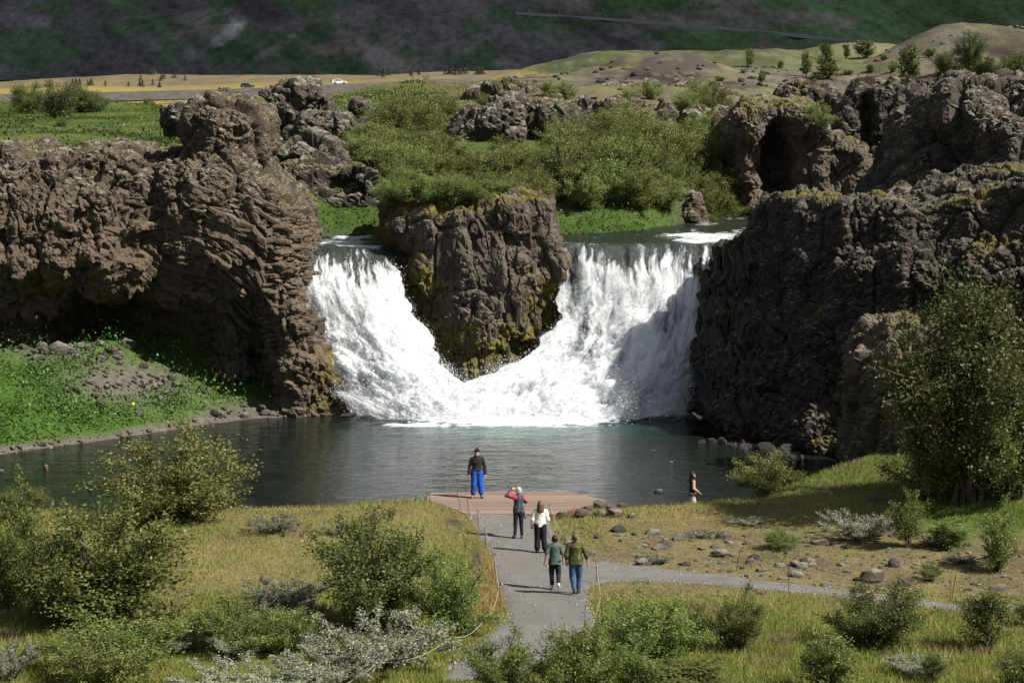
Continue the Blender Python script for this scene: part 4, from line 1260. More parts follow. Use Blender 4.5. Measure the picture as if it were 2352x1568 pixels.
def tube(path, radii, k=5):
    """tapered tube along a polyline -> verts, quads"""
    path = np.asarray(path, float)
    n = len(path)
    t = np.gradient(path, axis=0)
    t /= np.maximum(np.linalg.norm(t, axis=1, keepdims=True), 1e-9)
    ref = np.where(np.abs(t[:, 2:3]) > 0.9, np.array([[1.0, 0, 0]]), np.array([[0, 0, 1.0]]))
    a = np.cross(t, ref)
    a /= np.linalg.norm(a, axis=1, keepdims=True)
    b = np.cross(t, a)
    an = np.linspace(0, 2 * math.pi, k, endpoint=False)
    ring = path[:, None] + (a[:, None] * np.cos(an)[None, :, None] + b[:, None] * np.sin(an)[None, :, None]) * np.asarray(radii)[:, None, None]
    v = ring.reshape(-1, 3)
    i = np.arange(n - 1)[:, None] * k
    j = np.arange(k)[None]
    j2 = (j + 1) % k
    f = np.stack([i + j, i + j2, i + k + j2, i + k + j], -1).reshape(-1, 4)
    return v, f

def join(parts):
    vs, fs, o = [], [], 0
    for v, f in parts:
        vs.append(v); fs.append(f + o); o += len(v)
    return np.concatenate(vs), np.concatenate(fs)

def leaves(c, size, rng, up=0.35, narrow=0.55):
    """one small folded leaf (two triangles) at every centre"""
    n = len(c)
    d = rng.normal(0, 1, (n, 3)); d[:, 2] += up
    d /= np.linalg.norm(d, axis=1, keepdims=True)
    w = np.cross(d, rng.normal(0, 1, (n, 3)))
    w /= np.maximum(np.linalg.norm(w, axis=1, keepdims=True), 1e-6)
    s = (size * (0.65 + 0.7 * rng.random(n)))[:, None]
    v = np.stack([c - d * s * .5, c + w * s * narrow * .5, c + d * s * .5, c - w * s * narrow * .5], 1).reshape(-1, 3)
    return v, np.arange(4 * n).reshape(-1, 4)

def shrub_mesh(seed, stems=8, height=1.0, spread=0.75, nl=7000, leaf=0.05, lean=0.0, form='round', bare=0.25, droop=0.0):
    """unit shrub about 1 m tall: stems that fork into twigs, leaves clumped along the twigs"""
    rng = np.random.default_rng(seed)
    wood, twigs = [], []
    for s in range(stems):
        az = 2 * math.pi * (s + rng.random() * .8) / stems
        if form == 'tall':
            out = spread * (0.06 + 0.74 * rng.random())
            L = height * (1.06 - 0.55 * out / spread + .06 * rng.normal())
        elif form == 'low':
            out = spread * (0.5 + 0.5 * rng.random())
            L = height * (0.55 + 0.45 * rng.random())
        else:
            out = spread * (0.12 + 0.88 * rng.random() ** .8)
            L = height * (1.0 - 0.62 * (out / spread) ** 1.6 + 0.10 * rng.normal())
        tip = np.array([math.cos(az) * out + lean, math.sin(az) * out, max(L, 0.18)])
        mid = tip * np.array([.42, .42, .55]) + rng.normal(0, .05, 3)
        u = np.linspace(0, 1, 7)[:, None]
        base = rng.normal(0, .03, 3) * np.array([1, 1, 0])
        path = (1 - u) ** 2 * base + 2 * u * (1 - u) * mid + u ** 2 * tip
        path[1:-1] += rng.normal(0, .014, (5, 3))
        wood.append(tube(path, np.linspace(.020, .004, 7) * height, 4))
        twigs.append((path[4], path[5], path[6] + (path[6] - path[5]) * .35, .30 * height))
        for k in range(12):
            a = (0.06 if form != 'tall' else 0.16) + 0.9 * rng.random()
            p0 = path[0] * 0 + np.array([np.interp(a * 6, range(7), path[:, c]) for c in range(3)])
            d = rng.normal(0, 1, 3) * np.array([1, 1, .6]) + np.array([math.cos(az), math.sin(az), 0.55]) * 0.9
            d /= np.linalg.norm(d)
            ln = height * (0.12 + 0.22 * rng.random()) * (1.15 - .45 * a)
            p1 = p0 + d * ln * .5 + rng.normal(0, .015, 3)
            p2 = p0 + d * ln + np.array([0, 0, .05 * height - droop * ln]) + rng.normal(0, .02, 3)
            wood.append(tube([p0, p1, p2], [.006 * height, .004 * height, .002 * height], 3))
            twigs.append((p0, p1, p2, ln))
    w = np.array([q[3] for q in twigs]) * (0.5 + rng.random(len(twigs)))
    cnt = rng.multinomial(nl, w / w.sum())
    cs, sh = [], []
    for (p0, p1, p2, ln), n in zip(twigs, cnt):
        t = np.clip(rng.beta(2.0, 1.3, n), bare, 1)[:, None]
        c = (1 - t) ** 2 * p0 + 2 * t * (1 - t) * p1 + t ** 2 * p2
        c = c + rng.normal(0, 1, (n, 3)) * (0.018 + 0.040 * rng.random()) * height
        cs.append(c)
        sh.append(np.clip(np.full(n, rng.random()) * .6 + .4 * rng.random(n), 0, 1))
    c = np.concatenate(cs)
    sh = np.concatenate(sh)
    c[:, 2] = np.abs(c[:, 2]) + .01
    lv, lf = leaves(c, leaf, rng)
    wv, wf = join(wood)
    return (wv, wf), (lv, lf, np.repeat(sh, 4))

def make_proto(seed, leafmat, barkmat=None, **kw):
    (wv, wf), (lv, lf, sh) = shrub_mesh(seed, **kw)
    # bring it to one metre tall and one metre wide
    lo, hi = np.percentile(lv, [3, 97], axis=0)
    sc = np.array([1 / (0.5 * (hi[0] - lo[0] + hi[1] - lo[1]))] * 2 + [1 / np.percentile(lv[:, 2], 99)])
    wv, lv = wv * sc, np.clip(lv, -9, 9) * sc
    return (mesh_np('stems', wv, wf, barkmat or M_BARK, True), mesh_np('foliage', lv, lf, leafmat, False, np.repeat(sh[:, None], 3, 1)))

PROTO = {
    'birch': [make_proto(700 + i, M_BIRCH, stems=16, spread=.62, nl=17000, leaf=.027) for i in range(3)],
    'deep': [make_proto(720 + i, M_DEEP, stems=18, spread=.60, nl=18000, leaf=.027) for i in range(2)],
    'olive': [make_proto(740 + i, M_OLIVE, stems=17, spread=.62, nl=16500, leaf=.028, lean=.05) for i in range(3)],
    'sparse': [make_proto(760 + i, M_BIRCH, stems=9, spread=.45, nl=8000, leaf=.034, form='tall') for i in range(3)],
    'silver': [make_proto(780 + i, M_SILVER, stems=24, spread=1.15, height=.75, nl=19000, leaf=.038, form='low') for i in range(2)],
    'tall': [make_proto(800 + i, M_DEEP, M_BARK, stems=26, spread=.45, nl=46000, leaf=.019, form='tall') for i in range(1)],
    'tree': [make_proto(820 + i, M_DEEP, stems=8, spread=.40, nl=3000, leaf=.06, form='tall') for i in range(2)],
}

def plant(kind, loc, h, w, label, cat='shrub', group=None, name=None, rz=None, variant=None):
    """one plant: height h and width w in metres"""
    st, fo = PROTO[kind][(variant if variant is not None else random.randrange(99)) % len(PROTO[kind])]
    root = empty(name or {'silver': 'willow_shrub', 'tall': 'birch_tree', 'tree': 'small_tree'}.get(kind, 'birch_shrub'), (loc[0], loc[1], loc[2] - 0.04), random.uniform(0, 6.28) if rz is None else rz)
    root.scale = (w * .84, w * .84, h * (.78 if kind == 'silver' else .97))
    link('stems', st, root)
    link('foliage', fo, root)
    return tag(root, label, cat, group)

def at(kind, x0, x1, ytop, ybase, label, cat='shrub', group=None, name=None, loc=None, variant=None, rz=None):
    """a plant that spans x0..x1 in the picture and stands with its foot at ybase"""
    q = gpos(0.5 * (x0 + x1), ybase) if loc is None else loc
    s = FPX / (q[1] * cP + (CAM_Z - q[2]) * sP)
    return plant(kind, q, (ybase - ytop) / s * 1.04, (x1 - x0) / s, label, cat, group, name, rz, variant)
# ------------------------------------------------------------------ near shrubs, each where it stands
at('birch', 88, 432, 1162, 1440, 'large dark birch shrub in the left foreground with visible branches', variant=0)
at('deep', 40, 210, 1240, 1440, 'dark birch shrub overlapping the large foreground one on its left', variant=0)
at('birch', -60, 108, 1112, 1400, 'tall birch shrub cut off by the left edge of the photo', variant=1)
at('birch', -20, 112, 1118, 1195, 'low leafy bush at the water by the left photo edge', variant=2)
at('olive', 240, 572, 985, 1195, 'wide olive-leaved shrub leaning over the pool shore', variant=0)
at('olive', 300, 420, 1110, 1196, 'small bush at the foot of the shrub over the pool', variant=1)
at('deep', 728, 990, 1192, 1442, 'broad olive-brown shrub beside the roped path', variant=1)
at('birch', 948, 1112, 1278, 1462, 'small green birch standing next to the roped path', variant=3)
at('birch', 120, 420, 1400, 1560, 'low green bush under the large foreground shrub', variant=2)
at('birch', 420, 660, 1370, 1500, 'mid green bush between the silvery willows', variant=1)
at('olive', 130, 340, 1470, 1600, 'olive bush at the bottom edge of the photo', variant=2)
at('birch', 590, 740, 1395, 1500, 'leafy bush behind the biggest silvery willow', variant=0)
at('birch', 1064, 1250, 1442, 1605, 'green bush at the bottom edge overlapping the path', variant=1)
at('birch', 1236, 1420, 1432, 1610, 'spreading green bush at the bottom centre of the path', variant=0)
at('birch', 1380, 1600, 1372, 1520, 'wide green bush beside the rope right of the path', variant=3)
at('birch', 1400, 1530, 1470, 1600, 'low green bush at the bottom edge right of the path', variant=2)
at('birch', 1628, 1762, 1350, 1500, 'upright green bush in the meadow below the side path', variant=1)
at('sparse', 1568, 1625, 1390, 1490, 'thin birch sapling in the meadow', variant=0)
at('sparse', 1840, 1965, 1462, 1600, 'pale loose bush at the bottom edge of the meadow', variant=1)
at('deep', 1918, 2130, 1344, 1492, 'dense dark green shrub below the side path', variant=0)
at('birch', 1918, 2010, 1380, 1488, 'lighter bush growing against the dense dark shrub', variant=2)
at('sparse', 2208, 2318, 1352, 1492, 'open birch bush with visible stems at the side path', variant=2)
at('sparse', 2330, 2400, 1370, 1440, 'small birch bush at the right edge by the side path', variant=0)
at('sparse', 2120, 2170, 1500, 1570, 'small birch sapling at the bottom of the meadow', variant=1)
at('birch', 2280, 2420, 1480, 1600, 'green bush in the bottom right corner', variant=0)
at('sparse', 1460, 1700, 1530, 1600, 'low sprawling bush at the bottom edge of the meadow', variant=2)
at('sparse', 2046, 2128, 1128, 1260, 'slender young birch standing on the stony heath', variant=0)
at('sparse', 2250, 2336, 1180, 1312, 'young birch near the right edge of the stony heath', variant=1)
at('sparse', 2138, 2226, 1195, 1262, 'low birch bush right of the slender young birch', variant=2)
at('birch', 1755, 1832, 1212, 1264, 'rounded little bush among the heath stones', variant=1)
at('sparse', 2112, 2166, 1290, 1334, 'tiny birch among the stones near the side path', variant=0)
at('olive', 1688, 1832, 1040, 1132, 'yellowish leafy bush at the water on the right shore', variant=3)
# the birch tree by the right cliff
loc = gpos(2225, 1150)
at('tall', 2075, 2400, 668, 1150, 'big birch tree in front of the dark cliff', 'tree', variant=0, loc=loc, rz=0.6)
at('birch', 2060, 2230, 900, 1150, 'lower leafy birch at the foot of the big birch, on its left', 'tree', name='birch_tree', variant=0)
at('birch', 2210, 2440, 860, 1150, 'lower leafy birch at the foot of the big birch, on its right', 'tree', name='birch_tree', variant=1)

# silvery willow mats
for i, (x0, x1, yt, yb, lab) in enumerate([
    (560, 745, 1322, 1392, 'silvery willow mat in front of the broad olive-brown shrub'),
    (600, 742, 1362, 1424, 'darker silvery willow below the upper silvery mat'),
    (330, 480, 1430, 1496, 'silvery willow patch under the large foreground shrub'),
    (480, 596, 1436, 1510, 'silvery willow patch right of the mid green bush'),
    (735, 1040, 1408, 1530, 'biggest silvery willow thicket above the long rope'),
    (640, 900, 1478, 1575, 'silvery willow thicket at the bottom beside the rope'),
    (430, 720, 1520, 1600, 'silvery willow mat along the bottom edge'),
    (-40, 90, 1450, 1560, 'silvery willow clump in the bottom left corner'),
    (1895, 2065, 1168, 1238, 'silvery willow mound on the stony heath'),
    (2120, 2170, 1224, 1256, 'small silvery willow beside the low birch bush'),
    (1575, 1650, 1212, 1236, 'flat silvery willow patch near the heath stones'),
    (1680, 1760, 1184, 1204, 'flat silvery willow patch in the upper heath'),
    (570, 690, 1178, 1224, 'flat silvery willow strip in the dry grass by the shore'),
    (735, 800, 1196, 1226, 'silvery willow clump at the top left of the broad shrub'),
    (2170, 2250, 1268, 1290, 'flat silvery willow patch among the stones at the right'),
    (1400, 1470, 1405, 1445, 'silvery willow beside the rope right of the path'),
    (2030, 2160, 1500, 1550, 'silvery willow patch at the bottom of the meadow'),
    (1570, 1670, 1540, 1590, 'silvery leaves at the bottom edge of the meadow'),
    (1470, 1540, 1270, 1294, 'silvery willow by the paired grey boulders'),
    (1990, 2050, 1128, 1148, 'silvery willow in the shade by the birch')]):
    at('silver', x0, x1, yt, yb, lab, 'willow', variant=i)

# ------------------------------------------------------------------ scrub above the falls
rng = np.random.default_rng(77)
G_SCRUB = 'scrub between the lava ledge and the falls'
ORDS = ['first', 'second', 'third', 'fourth', 'fifth', 'sixth', 'seventh', 'eighth', 'ninth', 'tenth', 'eleventh', 'twelfth', 'thirteenth', 'fourteenth', 'fifteenth', 'sixteenth', 'seventeenth']
SCRUB = {}
def scrub(kind, px, py, h, w, Y=None, lab=None, grp=G_SCRUB, cat='shrub'):
    q = gpos(px, py, 106) if Y is None else P(px, py, Y)
    r = plant(kind, q, h, w, lab, cat, grp)
    if lab in ROWS:
        SCRUB.setdefault(lab, []).append((py, px, r))
ROWS = {}
L_OL, L_GR = 'olive birch shrub in the thick scrub above the falls', 'greener birch shrub in the thick scrub above the falls'
ROWS = {L_OL: 'olive birch shrub', L_GR: 'greener birch shrub', 'leafy shrub growing on top of the mossy stack': 'leafy shrub on the stack'}
for (px, py) in [(1340, 330), (1390, 318), (1440, 322), (1500, 318), (1560, 322), (1610, 330), (1655, 345), (1300, 350), (1350, 370), (1410, 360), (1470, 362), (1530, 360), (1590, 366), (1640, 385),
                 (1670, 420), (1320, 400), (1380, 404), (1440, 402), (1500, 405), (1560, 408), (1620, 425), (1660, 462), (1300, 440), (1350, 446), (1410, 446), (1470, 450), (1530, 455), (1600, 468), (1640, 500),
                 (1690, 470)]:
    k = 'olive' if rng.random() < .62 else 'birch'
    s = (1.7 if py < 375 else 1.9) + 1.5 * rng.random()
    scrub(k, px + rng.uniform(-14, 14), py + 26 + rng.uniform(-8, 8), s * 1.0, s * 1.08, None, L_OL if k == 'olive' else L_GR)
for (px, py) in [(820, 360), (860, 340), (900, 352), (940, 345), (985, 352), (860, 385), (910, 392), (960, 390), (1010, 384), (1060, 376), (1110, 372), (1160, 370), (1210, 372), (1260, 375), (930, 425), (990, 428), (1040, 420), (1090, 415), (1140, 412), (1190, 414), (1240, 418), (1280, 415)]:
    k = 'birch' if rng.random() < .55 else 'olive'
    s = (1.25 if 1010 < px < 1300 and py < 400 else 1.7) + .7 * rng.random()
    scrub(k, px + rng.uniform(-12, 12), py + 18 + rng.uniform(-6, 6), s, s * 1.35, None, L_OL if k == 'olive' else L_GR)
for k, (px, Y) in enumerate([(905, 109.6), (950, 109.2), (995, 108.8), (1040, 108.6), (1085, 108.6), (1130, 108.7), (1175, 109.2), (925, 111.4), (975, 111.0), (1030, 110.8), (1085, 110.6), (1140, 110.8), (1195, 111.2), (1235, 110.4)]):
    q = P(px, 470, Y)
    q[2] = 9.75 if k < 7 else 9.9
    r = plant('birch' if rng.random() < .6 else 'olive', q, 1.25 + .5 * rng.random(), 1.9 + .6 * rng.random(), 'x', 'shrub', 'shrubs on the stack')
    SCRUB.setdefault('leafy shrub growing on top of the mossy stack', []).append((0 if k >= 7 else 1, px, r))
for lab, rec in SCRUB.items():
    rec.sort(key=lambda q: q[0])
    nr = max(1, round(len(rec) / 8))
    for k in range(nr):
        row = sorted(rec[k * len(rec) // nr:(k + 1) * len(rec) // nr], key=lambda q: q[1])
        for i, (_, _, r) in enumerate(row):
            r['label'] = '%s, %s from the left in the %s' % (ROWS[lab], ORDS[i], 'only row' if nr == 1 else ['highest row', 'second highest row', 'third highest row', 'fourth highest row', 'fifth highest row'][k]) + ('' if 'stack' in ROWS[lab] else ' of the scrub')
for (px, py, h, lab) in [(905, 300, 2.4, 'upright pale shrub at the left end of the scrub'), (985, 300, 2.2, 'pale leafy shrub left of the lava ledge'), (1035, 262, 1.3, 'small pale shrub on the lava ledge'), (1495, 224, 1.4, 'small bush on the long ragged ridge'),
                         (1110, 236, .9, 'tuft of pale twigs on top of the lava ledge'), (1605, 232, 1.6, 'yellowish bush on the pale lava ridge'), (1640, 262, 2.2, 'yellow-green bush left of the hollow rock'), (1575, 262, 1.6, 'yellow-green bush on the pale ridge'),
                         (1260, 215, 1.1, 'pale bush behind the lava ledge'), (1300, 222, 1.3, 'pale low bush behind the narrow ledge block'), (1440, 240, 1.2, 'pale low bush on the lichened ridge')]:
    scrub('olive', px, py + 6, h, h * 1.3, None, lab, None)
scrub('olive', 1878, 292, 1.5, 1.9, 126.6, 'yellow bush on top of the hollow rock', None)
for px, py, h, lab in [(1655, 535, 1.9, 'green bush at the river right of the scrub'), (1620, 545, 1.4, 'green bush beside the brown knob at the river'), (1700, 520, 1.6, 'green bush at the foot of the hollow rock')]:
    scrub('birch', px, py, h, h * 1.1, None, lab, None)

# upper left meadow and the hills at the right
for x0, x1, yt, yb, k, lab in [(88, 185, 190, 272, 'deep', 'big dark willow bush standing in the upper meadow'), (20, 110, 196, 262, 'deep', 'dark bush left of the big dark willow bush'), (150, 215, 198, 258, 'deep', 'dark bush right of the big dark willow bush'),
                               (190, 250, 214, 258, 'deep', 'small dark bush at the end of the meadow thicket'), (128, 156, 270, 292, 'olive', 'little brownish bush in the upper meadow'), (325, 350, 225, 240, 'birch', 'round green bush in front of the hayfield'),
                               (1840, 1862, 122, 178, 'tree', 'narrow dark tree on the green hill'), (1878, 1926, 130, 182, 'tree', 'round dark tree right of the narrow one'), (1880, 1912, 102, 140, 'tree', 'dark tree on the skyline of the hill'),
                               (1934, 1952, 104, 138, 'tree', 'slim dark tree beside the skyline tree'), (1965, 2010, 96, 136, 'tree', 'pair of bushy trees on the pale hill'), (2060, 2110, 110, 190, 'tree', 'dark birch below the mossy hill'),
                               (2140, 2210, 120, 178, 'deep', 'broad dark bush on the mossy hill, left of the tallest'), (2190, 2262, 78, 174, 'deep', 'tallest dark bush on the mossy hill'), (2230, 2290, 130, 176, 'deep', 'dark bush on the mossy hill, right of the tallest'),
                               (2300, 2380, 118, 180, 'deep', 'dark bush at the right edge on the hill'), (1740, 1760, 168, 190, 'tree', 'small dark tree low on the pale slope'), (1862, 1886, 166, 188, 'tree', 'small bush below the round dark tree'),
                               (1712, 1732, 114, 154, 'sparse', 'thin bare sapling on the green hill'), (1786, 1800, 140, 158, 'tree', 'tiny dark tree on the green hill'), (1990, 2008, 150, 170, 'tree', 'tiny dark bush on the brown slope'),
                               (2080, 2116, 190, 215, 'birch', 'grey-green bush above the shoulder rock'), (2120, 2150, 112, 132, 'tree', 'small bush on the flank of the mossy hill'),
                               (1905, 1925, 150, 164, 'birch', 'low round bush on the brown slope below the skyline trees'), (1936, 1962, 160, 172, 'birch', 'low bush on the brown slope, right of the round one'), (2016, 2040, 128, 142, 'tree', 'small dark bush on the slope left of the mossy hill'),
                               (2040, 2062, 148, 170, 'deep', 'dark little bush under the flank of the mossy hill'), (1700, 1716, 160, 170, 'birch', 'tiny green bush on the pale slope'), (1820, 1836, 176, 188, 'birch', 'tiny green bush below the narrow dark tree'),
                               (1640, 1664, 176, 190, 'olive', 'low tuft beside the dark cinder mound'), (2270, 2296, 150, 178, 'deep', 'dark bush between the hill thickets')]:
    at(k, x0, x1, yt, yb, lab, 'tree' if k == 'tree' else 'shrub', 'bushes and trees of the upper land')

# far plantation beyond the road: every little conifer its own tree
def cone_tree(seed):
    rng = np.random.default_rng(seed)
    n = 420
    z = rng.random(n) ** 1.2
    r = (1 - z) * .24 * (.5 + .5 * np.abs(np.sin(z * 16))) * np.sqrt(rng.random(n)) * 1.5 + .01
    a = rng.random(n) * 6.283
    c = np.stack([r * np.cos(a), r * np.sin(a), .06 + .94 * z], 1)
    v, f = leaves(c, .085, rng)
    tv, tf = tube([(0, 0, 0), (0, 0, .5), (0, 0, .98)], [.02, .012, .003], 4)
    return mesh_np('trunk', tv, tf, M_BARK), mesh_np('crown', v, f, M_NEEDLE, False, np.repeat(rng.random(n)[:, None], 4, 0).reshape(-1, 1) * np.ones(3))
CONES = [cone_tree(i) for i in (1, 2, 3)]
rng = np.random.default_rng(91)
spots = [(x, 163 + rng.uniform(-3, 4), 3.6) for x in rng.uniform(1000, 1118, 14)] + [(x, 172 + rng.uniform(-6, 6), 2.8) for x in rng.uniform(300, 425, 13)] + [(x, 188 + rng.uniform(-8, 8), 2.2) for x in rng.uniform(130, 400, 15)] + [(x, 170 + rng.uniform(-4, 4), 2.6) for x in rng.uniform(850, 1000, 7)]
CON = []
for i, (px, py, h) in enumerate(spots):
    Y = 735 + rng.uniform(0, 60) if py < 178 else 705 + rng.uniform(0, 25)
    q = P(px, py, Y)
    z = land_z(q[0], q[1])
    r = empty('conifer', (q[0], q[1], z - .1), rng.uniform(0, 6))
    hh = h * rng.uniform(.7, 1.25)
    r.scale = (hh * 1.3, hh * 1.3, hh)
    tr_, cr_ = CONES[i % 3]
    link('trunk', tr_, r)
    link('crown', cr_, r)
    CON.append((px, r))

CON.sort(key=lambda q: q[0])
for nm, sel in (('near the left edge', [r for p, r in CON if p < 290]), ('behind the meadow bush', [r for p, r in CON if 290 <= p < 600]), ('right of the white car', [r for p, r in CON if p >= 600])):
    for i, r in enumerate(sel):
        tag(r, 'tiny dark conifer, %s from the left of those %s' % (ORDS[i] if i < len(ORDS) else ['eighteenth', 'nineteenth', 'twentieth', 'twenty-first', 'twenty-second', 'twenty-third', 'twenty-fourth', 'twenty-fifth', 'twenty-sixth'][i - 17], nm), 'conifer', 'far plantation beyond the road')
# ================================================================== ground cover
M_GRASS, t = new_mat('grass_blades', (0.2, 0.2, 0.05), 0.8, 0, 0.2)
gc = t.attr('Col').outputs['Color']
t.link(gc, t.b.inputs['Base Color'])
tr = t.a('ShaderNodeBsdfTranslucent')
t.link(gc, tr.inputs['Color'])
ms = t.a('ShaderNodeMixShader', Fac=0.35)
t.link(t.b.outputs[0], ms.inputs[1])
t.link(tr.outputs[0], ms.inputs[2])
t.link(ms.outputs[0], t.out.inputs['Surface'])

def inside(x, y, poly):
    return poly_sdf(x, y, poly) < 0

DECK = [(-3.12, 79.75), (2.05, 80.0), (3.42, 78.2), (1.45, 75.75), (-1.62, 75.75), (-3.12, 78.4)]

def fan_points(n, y0, y1, amax, rng, a0=None):
    u = rng.random(n)
    y = np.sqrt(y0 ** 2 + u * (y1 ** 2 - y0 ** 2))
    a = rng.uniform(-amax if a0 is None else a0, amax, n)
    return a * y, y

def blades(name, x, y, z, h, w, col, rng, lean=0.45, kind='stuff'):
    n = len(x)
    az = rng.random(n) * 6.283
    ln = rng.normal(0, lean, n) * h
    az2 = rng.random(n) * 6.283
    b = np.stack([x, y, z - 0.02], 1)
    wv = np.stack([np.cos(az), np.sin(az) * .5, np.zeros(n)], 1) * w[:, None] * .5
    tip = b + np.stack([np.cos(az2) * ln, np.sin(az2) * ln, h], 1)
    v = np.stack([b - wv, b + wv, tip], 1).reshape(-1, 3)
    o = link(name, mesh_np(name, v, np.arange(3 * n).reshape(-1, 3), M_GRASS, False, np.repeat(np.clip(col, 0, 1), 3, 0)))
    return tag(o, kind=kind)

rng = np.random.default_rng(123)
# near heath
x, y = fan_points(330000, 50, 88, 0.27, rng)
z = height(x, y)
px, py = pxmap(x, y, z)
n1, n2, n3 = fbm2(x, y, 3.2, 3, 401), fbm2(x, y, 0.9, 3, 403), fbm2(x, y, 0.35, 2, 405)
ok = (z > 0.12) & ~inside(x, y, PATH_POLY) & ~inside(x, y, DECK) & (y < np.interp(x, SHORE_X, SHORE_Y) + .6)
stony = sstep(1290, 1420, px) * sstep(1172, 1220, py) * sstep(1388, 1345, py)
ok &= rng.random(len(x)) > stony * (.25 + .6 * sstep(-.1, .35, n2))
bare = blob(px, py, 1042, 1200, 30, 22) + blob(px, py, 1094, 1285, 14, 38)
ok &= rng.random(len(x)) > 1.1 * bare
lush_green = sstep(2000, 2160, px) * sstep(1150, 1165, py) * sstep(1265, 1200, py)
c = np.zeros((len(x), 3))
def clay(col, w):
    c[...] = c * (1 - w[:, None]) + np.array(col) * w[:, None]
clay((.245, .238, .085), np.ones(len(x)))
clay((.19, .205, .055), sstep(-.1, .35, n1 + .5 * n2))
clay((.28, .225, .10), sstep(.1, .4, n2 - .4 * n1) * .5)
clay((.155, .185, .034), np.clip(sstep(1330, 1450, py) * (.75 + n2), 0, 1) * .85)
clay((.27, .245, .085), sstep(.05, .4, n1 * .6 - n2) * sstep(1330, 1450, py) * .7)
clay((.34, .20, .09), .8 * sstep(1060, 1110, px) * sstep(1170, 1130, px) * sstep(1230, 1300, py) * sstep(1440, 1400, py))
clay((.12, .17, .028), lush_green)
clay((.14, .17, .035), sstep(1650, 1800, px) * sstep(1150, 1120, py) * .8)  # blades greened to match the shade painted on the right bank
clay((.20, .115, .10), sstep(.22, .42, fbm2(x, y, 1.3, 3, 411)) * .65)
clay((.20, .165, .07), stony * .6)
c *= rng.uniform(.8, 1.55, (len(x), 1)) * np.array([.97, 1.04, .95])
h = (.07 + .12 * rng.random(len(x))) * (1 + .7 * n1) * (1 - .45 * stony) * (1 + .5 * lush_green) * (1 + .35 * sstep(1380, 1500, py))
blades('heath_grass', x[ok], y[ok], z[ok], h[ok], (.022 + .02 * rng.random(len(x)))[ok], c[ok], rng)

# upper meadow, seen over the left cliff, and the slopes between the rocks
x, y = fan_points(150000, 107, 300, 0.27, rng)
z = height(x, y)
px, py = pxmap(x, y, z)
rd = river_dist(x, y)
n1, n2 = fbm2(x, y, 9, 3, 421), fbm2(x, y, 2.6, 3, 423)
pal = sstep(1150, 1350, px) * sstep(285, 250, py)
ok = (rd > 4.4) & (rng.random(len(x)) > 1.2 * pal) & (z > 7.4) & ((y < 190) | (px < 1150))
c = np.zeros((len(x), 3))
clay((.110, .160, .032), np.ones(len(x)))
clay((.165, .195, .045), sstep(-.1, .4, n1))
clay((.055, .095, .018), sstep(.0, .3, n2 + .3 * n1))
clay((.30, .24, .075), sstep(255, 230, py) * sstep(1150, 950, px) * .7)
clay((.26, .225, .09), sstep(1000, 1150, px) * sstep(300, 260, py) * .7)
c *= rng.uniform(.65, 1.3, (len(x), 1))
s = y / 110
h = (.09 + .10 * rng.random(len(x))) * (1 + .8 * n2)
blades('meadow_grass', x[ok], y[ok], z[ok], (h * s ** .5)[ok], (.036 * s * (.6 + .8 * rng.random(len(x))))[ok], c[ok], rng)

# lush herbs: under the left cliff, on the river bank above, in the gullies
def herbs(name, x, y, z, size, rng, tall=.35, mat=None, up=.9):
    n = len(x)
    k = fbm2(x, y, 1.1, 3, 431)
    zz = z + (np.abs(rng.normal(0, .5, n)) * tall * (.7 + 1.3 * np.clip(k * 2.4, -.4, 1))).clip(0, 2)
    v, f = leaves(np.stack([x, y, zz], 1), size, rng, up, .6)
    sh = np.clip(.5 + .5 * k + rng.normal(0, .22, n), 0, 1)
    o = link(name, mesh_np(name, v, f, mat or M_HERB, False, np.repeat(sh[:, None], 4, 0).reshape(-1, 1) * np.ones(3)))
    return tag(o, kind='stuff')
x = rng.uniform(-34, -7, 90000)
y = rng.uniform(88, 107, 90000)
z = height(x, y)
px, py = pxmap(x, y, z)
d = y - np.interp(x, FAR_X, FAR_Y)
scree = np.clip(1.25 * blob(px, py, 290, 872, 120, 46) + blob(px, py, 130, 800, 95, 26) + 1.2 * blob(px, py, 640, 948, 190, 20) + blob(px, py, 420, 985, 120, 12) + sstep(1.0, .3, d), 0, 1)
n2 = fbm2(x, y, 1.6, 3, 433)
ok = (z > .12) & (d > .25) & (y < 106) & (rng.random(len(x)) > scree * 1.15 - .25 * n2) & (rng.random(len(x)) < .62 + n2)
herbs('bank_herbs', x[ok], y[ok], z[ok], .15, rng, .75)
yel = ok & (rng.random(len(x)) < .004) & (py > 880)
M_YELLOW = flat_mat('yellow_flowers', (.62, .50, .03), .7)
v, f = leaves(np.stack([x[yel], y[yel], z[yel] + .38], 1), .13, rng, 1.5, .8)
tag(link('yellow_flowers', mesh_np('yellow_flowers', v, f, M_YELLOW, False)), kind='stuff')
x, y = fan_points(170000, 108, 190, .21, rng, -.13)
z = height(x, y)
px, py = pxmap(x, y, z)
w = 1.3 * blob(px, py, 1410, 525, 170, 36) + blob(px, py, 780, 490, 95, 60) + blob(px, py, 2060, 320, 60, 90) + .9 * blob(px, py, 1960, 190, 110, 26) + .8 * blob(px, py, 900, 245, 130, 36) + .7 * blob(px, py, 690, 345, 80, 40) + blob(px, py, 1150, 420, 160, 26)
ok = (rng.random(len(x)) < w) & (river_dist(x, y) > 3.9)
herbs('river_bank_herbs', x[ok], y[ok], z[ok], .15, rng, .5)
x, y = fan_points(60000, 110, 260, -.03, rng, -.25)
z = height(x, y)
ok = (fbm2(x, y, 6.5, 4, 441) + .3 * fbm2(x, y, 1.8, 2, 443) > .16) & (river_dist(x, y) > 4.5)
herbs('meadow_herbs', x[ok], y[ok], z[ok], .24, rng, .40)

